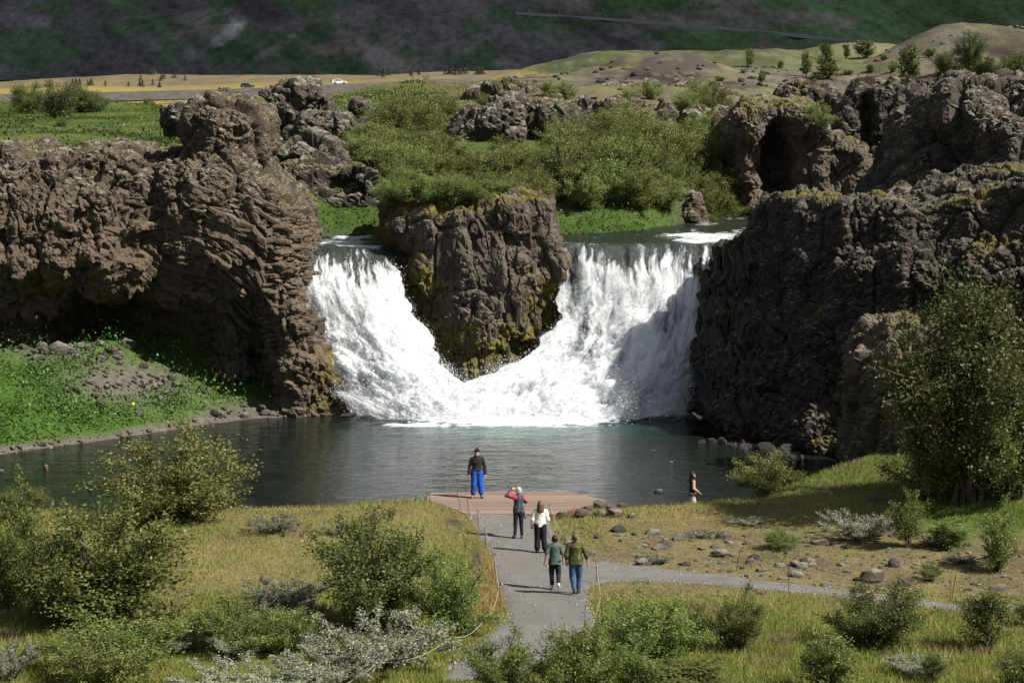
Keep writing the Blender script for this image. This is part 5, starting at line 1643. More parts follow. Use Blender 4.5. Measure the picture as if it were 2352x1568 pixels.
# ------------------------------------------------------------------ stones
M_STONE = rock_mat('stone_grey', (0.135, 0.122, 0.108), (0.098, 0.086, 0.077), (0.30, 0.28, 0.24), 0.6, fine=1.6)
M_STONE2 = rock_mat('stone_rusty', (0.155, 0.115, 0.086), (0.105, 0.082, 0.066), (0.28, 0.255, 0.22), 0.5, fine=1.6)
M_WET = rock_mat('stone_dark', (0.055, 0.048, 0.043), (0.040, 0.036, 0.033), (0.15, 0.14, 0.13), 0.2, top=(.07, .065, .055), fine=1.6)

def stone_mesh(seed, mat, sq=(1, 1, .62), rough=.22, sub=2, angular=0.6):
    bm = bmesh.new()
    bmesh.ops.create_icosphere(bm, subdivisions=sub, radius=.5)
    v = np.array([q.co[:] for q in bm.verts])
    f = np.array([[w.index for w in p.verts] for p in bm.faces])
    bm.free()
    d = v / np.linalg.norm(v, axis=1, keepdims=True)
    rng = np.random.default_rng(seed)
    r = np.ones(len(v))
    for i in range(9):                               # worn flats
        n = rng.normal(0, 1, 3); n /= np.linalg.norm(n)
        lim = rng.uniform(.62, .95)
        h = d @ n
        r = np.minimum(r, np.where(h > .05, lim / np.maximum(h, .05), 9)) * angular + np.minimum(r, 1) * (1 - angular) * 1.0
    r = np.minimum(r, 1.1) * (1 + rough * fbm(d * 1.3, .8, 3, seed))
    v = d * r[:, None] * .5 * np.array(sq)
    return mesh_np('stone', v, f, mat, False, None, {'crust': np.full(len(v), .8), 'moss': np.zeros(len(v))})
STONES = [stone_mesh(i, m, (1, rs(.7, 1), rs(.5, .8))) for rs in [random.uniform] for i, m in enumerate([M_STONE, M_STONE2, M_STONE, M_STONE2, M_WET, M_STONE])]
SHARP = [stone_mesh(40 + i, m, (1, random.uniform(.6, .95), random.uniform(.5, .9)), .15, 2, .95) for i, m in enumerate([M_STONE, M_STONE2, M_WET, M_STONE])]

GSTONES = []
def stone(me, loc, s, parent=ground, name='stone', sink=.18, rz=None, flat=1.0):
    o = bpy.data.objects.new(name, me)
    if parent is ground:
        GSTONES.append((s / loc[1], o))
    else:
        COL.objects.link(o)
    o.location = (loc[0], loc[1], loc[2] + s * (.30 - sink))
    o.rotation_euler = (random.uniform(-.25, .25), random.uniform(-.25, .25), random.uniform(0, 6.28) if rz is None else rz)
    o.scale = (s, s * random.uniform(.8, 1.1), s * flat)
    return o

# strewn over the heath
placed = 0
while placed < 430:
    px, py = random.uniform(1290, 2400), random.uniform(1178, 1372)
    e = (px - 1290) / 1100
    if py < 1196 + 50 * e or py > 1290 + 95 * e:
        if random.random() > .12:
            continue
    q = PZ(px, py, .9)
    q[2] = land_z(q[0], q[1])
    if inside(np.array([q[0]]), np.array([q[1]]), PATH_POLY)[0]:
        continue
    stone(random.choice(STONES), q, min(.75, .07 + random.gammavariate(1.3, .10)), sink=.34)
    placed += 1
# scree and shore under the left cliff
placed = 0
while placed < 430:
    r = random.random()
    if r < .42:
        px, py = random.gauss(300, 95), random.gauss(885, 34)
    elif r < .58:
        px, py = random.gauss(130, 80), random.gauss(800, 16)
    elif r < .82:
        px, py = random.uniform(480, 800), random.gauss(950, 12)
    else:
        px = random.uniform(-40, 520)
        py = 1046 - 80 * max(0, px) / 520 + random.gauss(0, 7)
    q = gpos(px, py, 85)
    if q[2] < -.25 or q[1] > 107:
        continue
    big = 1.7 if (py < 830) else 1.0
    stone(random.choice(SHARP), q, (.10 + random.gammavariate(1.3, .11)) * big, sink=.2)
    placed += 1
# rubble at the foot of the right cliff
for i in range(46):
    px = random.uniform(1600, 2010)
    py = 1000 + (px - 1600) * .19 + random.gauss(6, 8)
    q = PZ(px, py, 0)
    stone(SHARP[2], q, .25 + random.gammavariate(1.4, .18), sink=.25)

# the 295 that show largest are stones of their own, the small rest one scatter
GSTONES.sort(key=lambda q: -q[0])
sv, sf, so_, si = [], [], 0, []
for k, (_, o) in enumerate(GSTONES):
    if k < 295:
        COL.objects.link(o)
        o.parent = ground
    else:
        me = o.data
        m = Matrix.LocRotScale(o.location, o.rotation_euler, o.scale)
        co = np.empty(len(me.vertices) * 3); me.vertices.foreach_get('co', co)
        fi = np.empty(len(me.loops), np.int32); me.loops.foreach_get('vertex_index', fi)
        A = np.array(m)
        sv.append(co.reshape(-1, 3) @ A[:3, :3].T + A[:3, 3]); sf.append(fi.reshape(-1, 3) + so_); so_ += len(sv[-1])
        si.append(np.full(len(sf[-1]), k % 3))
        bpy.data.objects.remove(o)
small = link('small_stones', mesh_np('small_stones', np.concatenate(sv), np.concatenate(sf), [M_STONE, M_STONE2, M_WET], False, mat_idx=np.concatenate(si)), ground)
small['kind'] = 'stuff'

# loose lava blocks on the hills beyond, far too many and too small to tell apart
sv, sf, so_, si = [], [], 0, []
for k in range(520):
    yy = random.uniform(150, 330)
    xx = yy * random.uniform(-.02, .27)
    zz = land_z(xx, yy)
    px, py = pxmap(np.array([xx]), np.array([yy]), np.array([zz]))
    if not (1100 < px[0] < 2450 and py[0] < 262) or zz < 9:
        continue
    me = random.choice(SHARP)
    sc_ = random.uniform(.25, .6) + random.gammavariate(1.2, .28)
    m = Matrix.LocRotScale(Vector((xx, yy, zz + .05)), Matrix.Rotation(random.uniform(0, 6.28), 3, 'Z').to_quaternion(), Vector((sc_, sc_, sc_ * .7)))
    co = np.empty(len(me.vertices) * 3); me.vertices.foreach_get('co', co)
    fi = np.empty(len(me.loops), np.int32); me.loops.foreach_get('vertex_index', fi)
    A = np.array(m)
    sv.append(co.reshape(-1, 3) @ A[:3, :3].T + A[:3, 3]); sf.append(fi.reshape(-1, 3) + so_); so_ += len(sv[-1])
    si.append(np.full(len(sf[-1]), random.choice((0, 2, 2))))
hs_ = link('hill_stones', mesh_np('hill_stones', np.concatenate(sv), np.concatenate(sf), [M_STONE, M_STONE2, M_WET], False, mat_idx=np.concatenate(si)), ground)
hs_['kind'] = 'stuff'

# boulders that stand out on their own
def boulder(px, py, w, label, me=None, z=None, flat=1.0, group=None, sink=.12, name='boulder'):
    q = gpos(px, py) if z is None else PZ(px, py, z)
    s = FPX / (q[1] * cP + (CAM_Z - q[2]) * sP)
    o = stone(me or random.choice(STONES[:4]), q, w / s, None, name, sink, None, flat)
    return tag(o, label, 'boulder', group)
for px, py, w, lab in [(1292, 1186, 34, 'grey boulder nearest the rope in the row beside the deck'), (1335, 1188, 46, 'long pale boulder in the row beside the deck'), (1318, 1174, 22, 'small boulder behind the long pale one by the deck'), (1352, 1172, 26, 'boulder touching the deck edge'),
                       (1378, 1186, 34, 'grey blocky boulder in the middle of the row by the deck'), (1376, 1166, 34, 'weathered boulder under the deck corner'), (1412, 1186, 38, 'large boulder at the right end of the row by the deck'), (1403, 1172, 28, 'pale rounded boulder behind the row by the deck'),
                       (1428, 1166, 22, 'small boulder at the far right end of the row by the deck'), (1450, 1188, 20, 'lone small pale stone right of the row by the deck'),
                       (1474, 1299, 32, 'round grey boulder at the side path, left one of a pair'), (1518, 1296, 28, 'dark grey boulder at the side path, right one of a pair'), (1652, 1279, 44, 'domed grey boulder in the stony heath'),
                       (2002, 1338, 60, 'broad smooth boulder lying beside the side path'), (1826, 1300, 30, 'round boulder on the heath left of the dark stone'), (1372, 1238, 22, 'dark stone on the heath near the rope post'), (2052, 1300, 36, 'split reddish rock among the heath stones')]:
    boulder(px, py, w, lab, group='boulders of the heath')
for px, py, w, fl, lab in [(106, 1078, 21, 2.0, 'pointed grey stone standing in the shallow water'), (272, 1004, 30, 1.0, 'flat stone in the water near the green bank'), (116, 1024, 34, .9, 'dark stone in the water at the bank'), (56, 1038, 18, 1.0, 'small stone in the water left of the dark one'),
                           (208, 1126, 14, .8, 'small stone just above the pool surface'), (2, 1084, 16, 1.2, 'stone in the water at the left photo edge'), (288, 1130, 20, .9, 'stone in the water behind the shore shrub'), (160, 1006, 20, 1.0, 'stone in the shallows below the bank'),
                           (1500, 1036, 12, .8, 'small dark stone in the pool off the right cliff'), (1512, 1130, 24, .6, 'low wet stone at the shore by the walking woman'), (1542, 1062, 10, .7, 'tiny dark stone in the pool')]:
    boulder(px, py, w, lab, random.choice([M for M in SHARP]), 0.0, fl, 'stones standing in the pool', .2)
# dark wet slabs at the foot of the falls
for px, py, w, lab in [(1440, 940, 74, 'dark wet slab breaking the foot of the wide fall'), (800, 962, 50, 'low wet rock at the left foot of the falls'), (1600, 985, 120, 'flat dark ledge at the water under the right cliff')]:
    boulder(px, py, w, lab, SHARP[2], .15, .35, 'wet rocks at the falls', .1, 'wet_rock')
# ================================================================== path, deck, ropes, road, cars
# path: a sheet of gravel a little above the heath
gx, gy = np.meshgrid(np.arange(-8, 22, .12), np.arange(53, 77.0, .12), indexing='ij')
sd = poly_sdf(gx, gy, PATH_POLY) + .22 * fbm2(gx, gy, .8, 3, 501)
gz = height(gx, gy) + .022 + .012 * fbm2(gx, gy, .5, 2, 503) - .10 * sstep(-.15, .12, sd)
fc = grid_faces(*gx.shape)
fc = fc[(sd.ravel()[fc] < .1).any(1)]
M_PATH, t = new_mat('gravel', (.2, .2, .2), .95, 0, .2)
pos = t.pos()
b0 = t.mix(t.noise(1.2, 4, .6, pos), (.205, .195, .185), (.272, .262, .250))
b0 = t.mix(t.noise(26, 4, .8, pos, .35, .7), b0, (.115, .112, .112))
b0 = t.mix(t.noise(38, 3, .8, pos, .62, .75), b0, (.33, .32, .31))
b0 = t.mix(t.noise(.6, 3, .6, pos, .55, .75), b0, (.20, .165, .125))
t.link(b0, t.b.inputs['Base Color'])
t.bump(t.noise(24, 5, .8, pos, .2, .8), .8, .05)
path = tag(link('path', mesh_np('path', np.stack([gx, gy, gz], -1).reshape(-1, 3), fc, M_PATH, True)), kind='structure')
rng = np.random.default_rng(31)
x = rng.uniform(-7, 18, 16000); y = rng.uniform(54, 76, 16000)
sdp = poly_sdf(x, y, PATH_POLY)
ok = (sdp < .15) & (rng.random(len(x)) < .25 + .75 * sstep(-.7, .05, sdp))
x, y = x[ok], y[ok]
z = height(x, y) + .03
s = rng.gamma(2.0, .012, len(x)) + .012
tet = np.array([[1, 0, -.4], [-.6, .8, -.4], [-.5, -.8, -.4], [.1, 0, .6]])
ang_ = rng.random(len(x)) * 6.28
ca, sa = np.cos(ang_)[:, None], np.sin(ang_)[:, None]
T = np.stack([tet[None, :, 0] * ca - tet[None, :, 1] * sa, tet[None, :, 0] * sa + tet[None, :, 1] * ca, np.broadcast_to(tet[None, :, 2], (len(x), 4))], -1) * s[:, None, None] + np.stack([x, y, z], 1)[:, None]
fb = np.array([[0, 1, 3], [1, 2, 3], [2, 0, 3]])
pe = link('pebbles', mesh_np('pebbles', T.reshape(-1, 3), (np.arange(len(x))[:, None, None] * 4 + fb[None]).reshape(-1, 3), flat_mat('pebble_grey', (.20, .195, .19), .9, var=.3, scale=14), False), path)
pe['kind'] = 'stuff'

# deck of long planks on a rusty steel rim
M_PLANK = None
def plank_mat():
    m, t = new_mat('weathered_plank', (.25, .17, .13), .85, 0, .2)
    oi = t.a('ShaderNodeObjectInfo')
    mp = t.a('ShaderNodeMapping')
    mp.inputs['Scale'].default_value = (.5, 9, 9)
    t.link(t.pos(), mp.inputs['Vector'])
    b = t.mix(t.noise(2.2, 6, .75, mp.outputs['Vector'], .3, .7), (.175, .125, .098), (.275, .215, .178))
    v = t.mix(oi.outputs['Random'], (.80, .79, .78), (1.16, 1.14, 1.12))
    t.link(t.mix(1, b, v, 'MULTIPLY'), t.b.inputs['Base Color'])
    return m
M_PLANK = plank_mat()
M_RUST = flat_mat('rusty_steel', (.16, .065, .035), .85, .1, .3, .4, 25)
DECK_Z = .86
deck = empty('viewing_deck', (0, 77.8, DECK_Z - .3))
tag(deck, 'brown plank viewing deck at the edge of the pool', 'deck')
def child_at(o, root):
    o.parent = root
    o.matrix_parent_inverse = Matrix.Translation(-Vector(root.location))
    return o
def prism(poly, z0, z1):
    n = len(poly)
    v = np.array([(a, b, z0) for a, b in poly] + [(a, b, z1) for a, b in poly])
    return v, [tuple(range(n))[::-1], tuple(range(n, 2 * n))] + [(i, (i + 1) % n, n + (i + 1) % n, n + i) for i in range(n)]
def poly_mesh(name, v, f, mat):
    me = bpy.data.meshes.new(name)
    me.from_pydata([tuple(q) for q in v], [], f)
    me.materials.append(mat)
    me.update()
    return me
def xspan(yy):
    xs = []
    for (a, b), (c, d) in zip(DECK, DECK[1:] + DECK[:1]):
        if (b <= yy < d) or (d <= yy < b):
            xs.append(a + (yy - b) * (c - a) / (d - b))
    return (min(xs), max(xs)) if len(xs) >= 2 else None
yy = 75.76
while yy < 79.98:
    a, b = xspan(yy + .01), xspan(min(yy + .135, 79.99))
    if a and b:
        dz = random.uniform(-.004, .004)
        v, f = prism([(a[0], yy), (a[1], yy), (b[1], yy + .135), (b[0], yy + .135)], DECK_Z - .04 + dz, DECK_Z + dz)
        child_at(link('plank', poly_mesh('plank', v, f, M_PLANK)), deck)
    yy += .145
v, f = prism([(x * 1.012, 77.8 + (y - 77.8) * 1.015) for x, y in DECK], DECK_Z - .30, DECK_Z - .05)
child_at(link('steel_rim', poly_mesh('steel_rim', v, f, M_RUST)), deck)
v, f = prism([(1.05, 77.9), (1.95, 77.9), (1.95, 77.935), (1.05, 77.935)], DECK_Z + .006, DECK_Z + .012)
child_at(link('pale_strip', poly_mesh('pale_strip', v, f, flat_mat('pale_wood', (.5, .42, .34)))), deck)

# rope posts: rusty rod with an eye on top
M_ROPE = flat_mat('rope_pale', (.40, .40, .38), .9)
rv, rf = tube([(0, 0, -.25), (0, 0, .5), (0, 0, .96)], [.013] * 3, 6)
ME_ROD = mesh_np('rod', rv, rf, M_RUST, True)
an = np.linspace(0, 2 * math.pi, 13)
rv, rf = tube(np.stack([.042 * np.cos(an), 0 * an, .042 * np.sin(an)], 1), [.011] * 13, 5)
ME_EYE = mesh_np('eye', rv, rf, M_RUST, True)
POSTS = {}
def post(key, top, base, label, grp='rusty rope posts', zb=None):
    b = gpos(*base) if zb is None else PZ(base[0], base[1], zb)
    tp = P(top[0], top[1], b[1] - .03)
    v = Vector(tp) - Vector(b)
    r = empty('rope_post', tuple(b))
    r.rotation_mode = 'QUATERNION'
    r.rotation_quaternion = v.to_track_quat('Z', 'Y')
    r.scale = (1, 1, v.length)
    link('rod', ME_ROD, r)
    e = link('eye', ME_EYE, r)
    e.location = (0, 0, 1.0)
    e.scale = (1, 1, 1 / v.length)
    POSTS[key] = Vector(tp)
    return tag(r, label, 'post', grp)
for i, (tp, bs) in enumerate([((1051, 1133), (1058, 1173)), ((1074, 1145), (1076, 1183)), ((1098, 1174), (1098, 1222)), ((1114, 1214), (1115, 1262)), ((1129, 1246), (1132, 1284)), ((1136, 1273), (1138, 1331)), ((1146, 1351), (1152, 1402)), ((1119, 1412), (1123, 1450)), ((1039, 1461), (1041, 1542)), ((869, 1519), (868, 1582)), ((690, 1592), (690, 1660))]):
    words = ['farthest on the deck', 'second from the deck', 'third from the deck', 'fourth from the deck', 'fifth from the deck', 'sixth from the deck', 'at the bend by the men', 'just below the bend', 'beside the bottom of the path', 'standing before the big silvery thicket', 'last toward the bottom edge']
    post('L%d' % i, tp, bs, 'rusty rope post on the left of the path, ' + words[i])
for i, (tp, bs) in enumerate([((1248, 1131), (1245, 1152)), ((1263, 1160), (1269, 1207)), ((1298, 1230), (1296, 1258)), ((1371, 1290), (1370, 1340)), ((1380, 1369), (1385, 1415)), ((1346, 1464), (1348, 1500))]):
    words = ['at the edge of the deck', 'beside the boulders', 'behind the walking couple', 'at the fork of the paths', 'below the fork', 'among the bottom bushes']
    post('R%d' % i, tp, bs, 'rusty rope post on the right of the path, ' + words[i])
for key, tp, bs, lab in [('D0', (986, 1134), (988, 1160), 'short rusty post at the left deck corner'), ('D1', (957, 1138), (951, 1157), 'leaning rusty post in the grass left of the deck'), ('W0', (1206, 1122), (1206, 1134), 'short rusty post at the far edge of the deck'),
                         ('W1', (1352, 1102), (1350, 1137), 'thin rusty post at the water behind the deck corner'), ('W2', (1384, 1107), (1387, 1158), 'tall rusty post right of the deck'), ('W3', (1503, 1124), (1502, 1153), 'rusty post near the walking woman'), ('W4', (1667, 1136), (1667, 1150), 'low rusty post beside the yellowish bush'),
                         ('S0', (1699, 1265), (1691, 1312), 'leaning rusty post behind the side path'), ('S1', (1812, 1307), (1812, 1360), 'rusty post on the near edge of the side path'), ('S2', (2182, 1335), (2183, 1390), 'rusty post, the upright one of two at the side path'), ('S3', (2196, 1320), (2186, 1377), 'rusty post, the leaning one of two at the side path'),
                         ('S4', (2480, 1345), (2480, 1400), 'rusty post of the side path beyond the right edge')]:
    post(key, tp, bs, lab)
def rope(a, b, label, sag=.10, r=.0062):
    a, b = POSTS[a] if isinstance(a, str) else Vector(a), POSTS[b] if isinstance(b, str) else Vector(b)
    n = 13
    pts = [a.lerp(b, i / (n - 1)) - Vector((0, 0, sag * 4 * (i / (n - 1)) * (1 - i / (n - 1)))) for i in range(n)]
    rv, rf = tube([tuple(q) for q in pts], [r] * n, 5)
    o = link('rope', mesh_np('rope', rv, rf, M_ROPE, True))
    return tag(o, label, 'rope', 'pale ropes along the path')
ORD = ['first', 'second', 'third', 'fourth', 'fifth', 'sixth', 'seventh', 'eighth', 'ninth', 'tenth', 'eleventh']
for i in range(10):
    rope('L%d' % i, 'L%d' % (i + 1), 'pale rope of the left line, %s span counted from the deck' % ORD[i], .10 if i < 6 else .22)
for i in range(5):
    rope('R%d' % i, 'R%d' % (i + 1), 'pale rope of the right line, %s span counted from the deck' % ORD[i], .16)
rope('D0', 'W0', 'pale rope along the far edge of the deck', .06)
rope('D0', 'D1', 'pale rope from the deck corner to the leaning post', .05)
rope('W0', 'W1', 'pale rope from the far deck edge to the water post', .08)
rope('R0', 'W1', 'pale rope rising from the deck edge to the water post', .10)
rope('W2', 'W3', 'pale rope between the tall post and the post by the woman', .10)
rope('W1', 'W2', 'short pale rope between the two tall posts', .04)
rope('W3', 'W4', 'pale rope in front of the walking woman', .03)
rope('R3', 'S1', 'thin rope along the near edge of the side path', .30, .004)
rope('S1', 'S2', 'thin rope sagging along the side path', .40, .004)
rope('S0', 'S3', 'thin rope behind the side path', .45, .004)
rope('R2', 'S0', 'thin rope crossing the stony heath', .40, .004)
rope('S2', 'S4', 'thin rope at the right end of the side path', .3, .004)

# ------------------------------------------------------------------ road across the plain
M_ASPH = flat_mat('asphalt', (.070, .070, .075), .9, var=.12, scale=.6)
M_EMB = flat_mat('embankment', (.075, .068, .062), .95, var=.25, scale=.4)
rp = [(-500, 228, 640), (-100, 219, 655), (230, 212, 668), (400, 208, 672), (560, 203.5, 675), (773, 194.5, 678), (900, 188, 682), (1000, 183, 688), (1100, 180, 700)]
W = np.array([P(*q) for q in rp])
cen = catmull(W, 90)
tn = np.gradient(cen, axis=0); tn[:, 2] = 0
tn /= np.linalg.norm(tn, axis=1, keepdims=True)
nn = np.stack([-tn[:, 1], tn[:, 0], np.zeros(90)], 1)          # pointing away from the viewer
prof = [(-9.0, -2.6), (-4.2, -.12), (-3.7, 0), (3.7, 0), (4.2, -.12), (8, -1.6)]
V = np.stack([cen + nn * a + np.array([0, 0, b]) for a, b in prof], 1)
f = grid_faces(90, len(prof))
mi = np.tile([1, 1, 0, 1, 1], 89)
road = tag(link('road', mesh_np('road', V.reshape(-1, 3), f[:, ::-1], [M_ASPH, M_EMB], False, mat_idx=mi)), kind='structure')

def road_at(px):
    i = int(np.argmin(np.abs((CX + FPX * cen[:, 0] / (cen[:, 1] * cP - (cen[:, 2] - CAM_Z) * sP)) - px)))
    return cen[i], math.atan2(tn[i, 1], tn[i, 0])

def glass_mat():
    m, t = new_mat('car_glass', (.015, .018, .022), .08, 0, .6)
    return m
M_CGLASS, M_TYRE, M_RIM = glass_mat(), flat_mat('tyre_rubber', (.02, .02, .02), .9), flat_mat('alloy_rim', (.55, .56, .58), .35, .6)
M_CHROME, M_LAMP = flat_mat('chrome_rail', (.7, .7, .72), .3, .8), flat_mat('lamp_glass', (.75, .75, .72), .2)
M_BLACKPL = flat_mat('black_plastic', (.03, .03, .032), .7)

def car(px, dy, paint, label, L=4.62, Hc=1.70, rails=False):
    c, a = road_at(px)
    root = empty('parked_car' if False else 'car', (c[0], c[1], c[2] + .01), a + math.pi)
    root.location = Vector(c) + Vector((-math.sin(a), math.cos(a), 0)) * dy
    tag(root, label, 'car', 'cars driving on the road')
    k = L / 4.6
    lower = [(-2.28, .38), (-2.30, .75), (-2.20, .98), (-1.0, 1.06), (2.10, 1.06), (2.26, .95), (2.30, .60), (2.24, .36), (1.86, .32), (1.80, .55), (1.62, .72), (1.38, .75), (1.14, .70), (.98, .52), (.92, .30), (-.92, .30), (-.98, .52), (-1.14, .70), (-1.38, .75), (-1.62, .72), (-1.80, .55), (-1.86, .32)]
    # front of the car is at -x here
    def extrude(pts, w0, w1=None, zmid=None):
        n = len(pts)
        bm = bmesh.new()
        vs = []
        for sgn in (-1, 1):
            vs.append([bm.verts.new((x * k, sgn * (w0 if (w1 is None or z < zmid) else w1), z)) for x, z in pts])
        bm.faces.new(vs[0][::-1]); bm.faces.new(vs[1])
        for i in range(n):
            j = (i + 1) % n
            bm.faces.new((vs[0][i], vs[0][j], vs[1][j], vs[1][i]))
        bmesh.ops.recalc_face_normals(bm, faces=bm.faces)
        return bm
    def fin(bm, name, mat, parent, bev=.05):
        if bev:
            bmesh.ops.bevel(bm, geom=[e for e in bm.edges if e.calc_face_angle(0) > .5], offset=bev, segments=2, affect='EDGES')
        bmesh.ops.triangulate(bm, faces=[q for q in bm.faces if len(q.verts) > 4])
        me = bpy.data.meshes.new(name); bm.to_mesh(me); bm.free()
        me.materials.append(mat)
        return link(name, me, parent)
    body = fin(extrude(lower, .90), 'body', paint, root, .05)
    fin(extrude([(-1.05, 1.03), (-.30, 1.58), (.05, Hc - .06), (1.55, Hc - .07), (2.02, 1.45), (2.20, 1.03)], .84, .66, 1.2), 'cabin', paint, root, .06)
    for s in (-1, 1):
        for q in ([(-.72, 1.12), (-.22, 1.50), (.30, 1.56), (.30, 1.12)], [(.38, 1.12), (.38, 1.56), (1.05, 1.56), (1.18, 1.12)], [(1.26, 1.12), (1.14, 1.55), (1.62, 1.50), (1.92, 1.20)]):
            bm = bmesh.new()
            vs = [bm.verts.new((x * k, s * (.86 - (z - 1.05) * .28), z)) for x, z in q]
            f0 = bm.faces.new(vs if s < 0 else vs[::-1])
            ex = bmesh.ops.extrude_face_region(bm, geom=[f0])
            for w in ex['geom']:
                if isinstance(w, bmesh.types.BMVert):
                    w.co.y -= s * .03
            fin(bm, 'side_window', M_CGLASS, root, 0)
    for q, nm in (([(-1.03, .70, 1.07), (-1.03, -.70, 1.07), (-.30, -.58, 1.575), (-.30, .58, 1.575)], 'windscreen'), ([(2.205, -.62, 1.12), (2.205, .62, 1.12), (2.06, .55, 1.46), (2.06, -.55, 1.46)], 'rear_window')):
        me = bpy.data.meshes.new(nm)
        d = -.03 if nm == 'windscreen' else .03
        me.from_pydata([((x + d) * k, y, z + .02) for x, y, z in q], [], [(0, 1, 2, 3)])
        me.materials.append(M_CGLASS)
        link(nm, me, root)
    for s in (-1, 1):
        for xw in (-1.38, 1.38):
            an = np.linspace(0, 2 * math.pi, 17)
            tv, tf = tube(np.stack([.27 * np.cos(an), 0 * an, .27 * np.sin(an)], 1), [.085] * 17, 8)
            w = link('wheel', mesh_np('tyre', tv, tf, M_TYRE, True), root)
            w.location = (xw * k, s * .80, .355)
            w.scale = (1, 1.25, 1)
            bm = bmesh.new()
            bmesh.ops.create_cone(bm, cap_ends=True, segments=16, radius1=.215, radius2=.17, depth=.16)
            bmesh.ops.rotate(bm, verts=bm.verts, matrix=Matrix.Rotation(math.pi / 2 * s * -1, 3, 'X'))
            me = bpy.data.meshes.new('rim'); bm.to_mesh(me); bm.free(); me.materials.append(M_RIM)
            rm = link('rim', me, w); rm.location = (0, s * .02, 0)
        for xx, nm, mt in ((-2.22, 'headlight', M_LAMP), (2.24, 'tail_light', flat_mat('red_lens', (.35, .02, .02), .3))):
            bm = bmesh.new(); bmesh.ops.create_cube(bm, size=1)
            bmesh.ops.scale(bm, verts=bm.verts, vec=(.16, .34, .15))
            lo = fin(bm, nm, mt, root, .03); lo.location = (xx * k, s * .66, .86)
        bm = bmesh.new(); bmesh.ops.create_cube(bm, size=1); bmesh.ops.scale(bm, verts=bm.verts, vec=(.14, .20, .13))
        mr = fin(bm, 'mirror', paint, root, .03); mr.location = (-.62 * k, s * .98, 1.13)
        if rails:
            rv, rf = tube([(-.1, s * .56, Hc - .08), (.1, s * .56, Hc + .03), (1.3, s * .56, Hc + .03), (1.5, s * .56, Hc - .08)], [.025] * 4, 6)
            link('roof_rail', mesh_np('roof_rail', rv, rf, M_CHROME), root)
    bm = bmesh.new(); bmesh.ops.create_cube(bm, size=1); bmesh.ops.scale(bm, verts=bm.verts, vec=(.08, 1.2, .24))
    gr = fin(bm, 'grille', M_BLACKPL, root, .02); gr.location = (-2.30 * k, 0, .68)
    bm = bmesh.new(); bmesh.ops.create_cube(bm, size=1); bmesh.ops.scale(bm, verts=bm.verts, vec=(3.9 * k, 1.5, .16))
    ug = fin(bm, 'underbody', M_BLACKPL, root, .02); ug.location = (0, 0, .30)
    return root
def paint(name, c):
    m, t = new_mat(name, c, .3, 0, .6)
    t.b.inputs['Coat Weight'].default_value = .6
    return m
car(572, -1.2, paint('dark_paint', (.018, .030, .040)), 'dark blue car with roof rails on the far road', 4.35, 1.68, True)
car(773, -1.2, paint('white_paint', (.78, .79, .80)), 'white car on the far road', 4.62, 1.72)

# road that climbs the mountain: laid on the slope, with marker posts
dg = bpy.context.evaluated_depsgraph_get()
def cast(px, py, only=None):
    d = Vector(rdir(px, py)).normalized()
    o = Vector((0, 0, CAM_Z))
    for _ in range(12):
        hit, loc, nrm, idx, ob, mtx = SC.ray_cast(dg, o, d)
        if not hit:
            return None, None
        if only is None or ob.name == only:
            return loc, nrm
        o = loc + d * .3
    return None, None
pts = []
for px, py in [(1180, 30), (1236, 33), (1330, 40), (1450, 48), (1560, 56), (1680, 66), (1800, 77), (1960, 95), (2050, 104)]:
    l, n = cast(px, py, 'mountain')
    if l is not None:
        pts.append(np.array(l))
if len(pts) > 3:
    c = catmull(np.array(pts), 80)
    tt = np.gradient(c, axis=0); tt[:, 2] = 0
    tt /= np.linalg.norm(tt, axis=1, keepdims=True)
    nb = np.stack([-tt[:, 1], tt[:, 0], np.zeros(80)], 1)
    V = np.stack([c + nb * a + np.array([0, 0, b]) for a, b in ((-4, -1.2), (-1.8, .5), (1.8, .5), (4, -.5))], 1)
    tag(link('mountain_road', mesh_np('mountain_road', V.reshape(-1, 3), grid_faces(80, 4)[:, ::-1], flat_mat('pale_asphalt', (.22, .22, .23), .9), False)), kind='structure')
    M_MARK = flat_mat('marker_yellow', (.6, .42, .05), .6)
    mv, mf = tube([(0, 0, 0), (0, 0, 1.1), (0, 0, 1.5)], [.16, .16, .14], 5)
    MEM = mesh_np('marker_post', mv, mf, M_MARK)
    for n_, i in enumerate(range(6, 76, 9)):
        q = c[i] + nb[i] * -3.6
        o = link('marker_post', MEM); o.location = (q[0], q[1], q[2] + 1.0)
        tag(o, 'tiny marker post on the mountain road, %s from the left' % ORD[n_], 'post', 'marker posts of the mountain road')
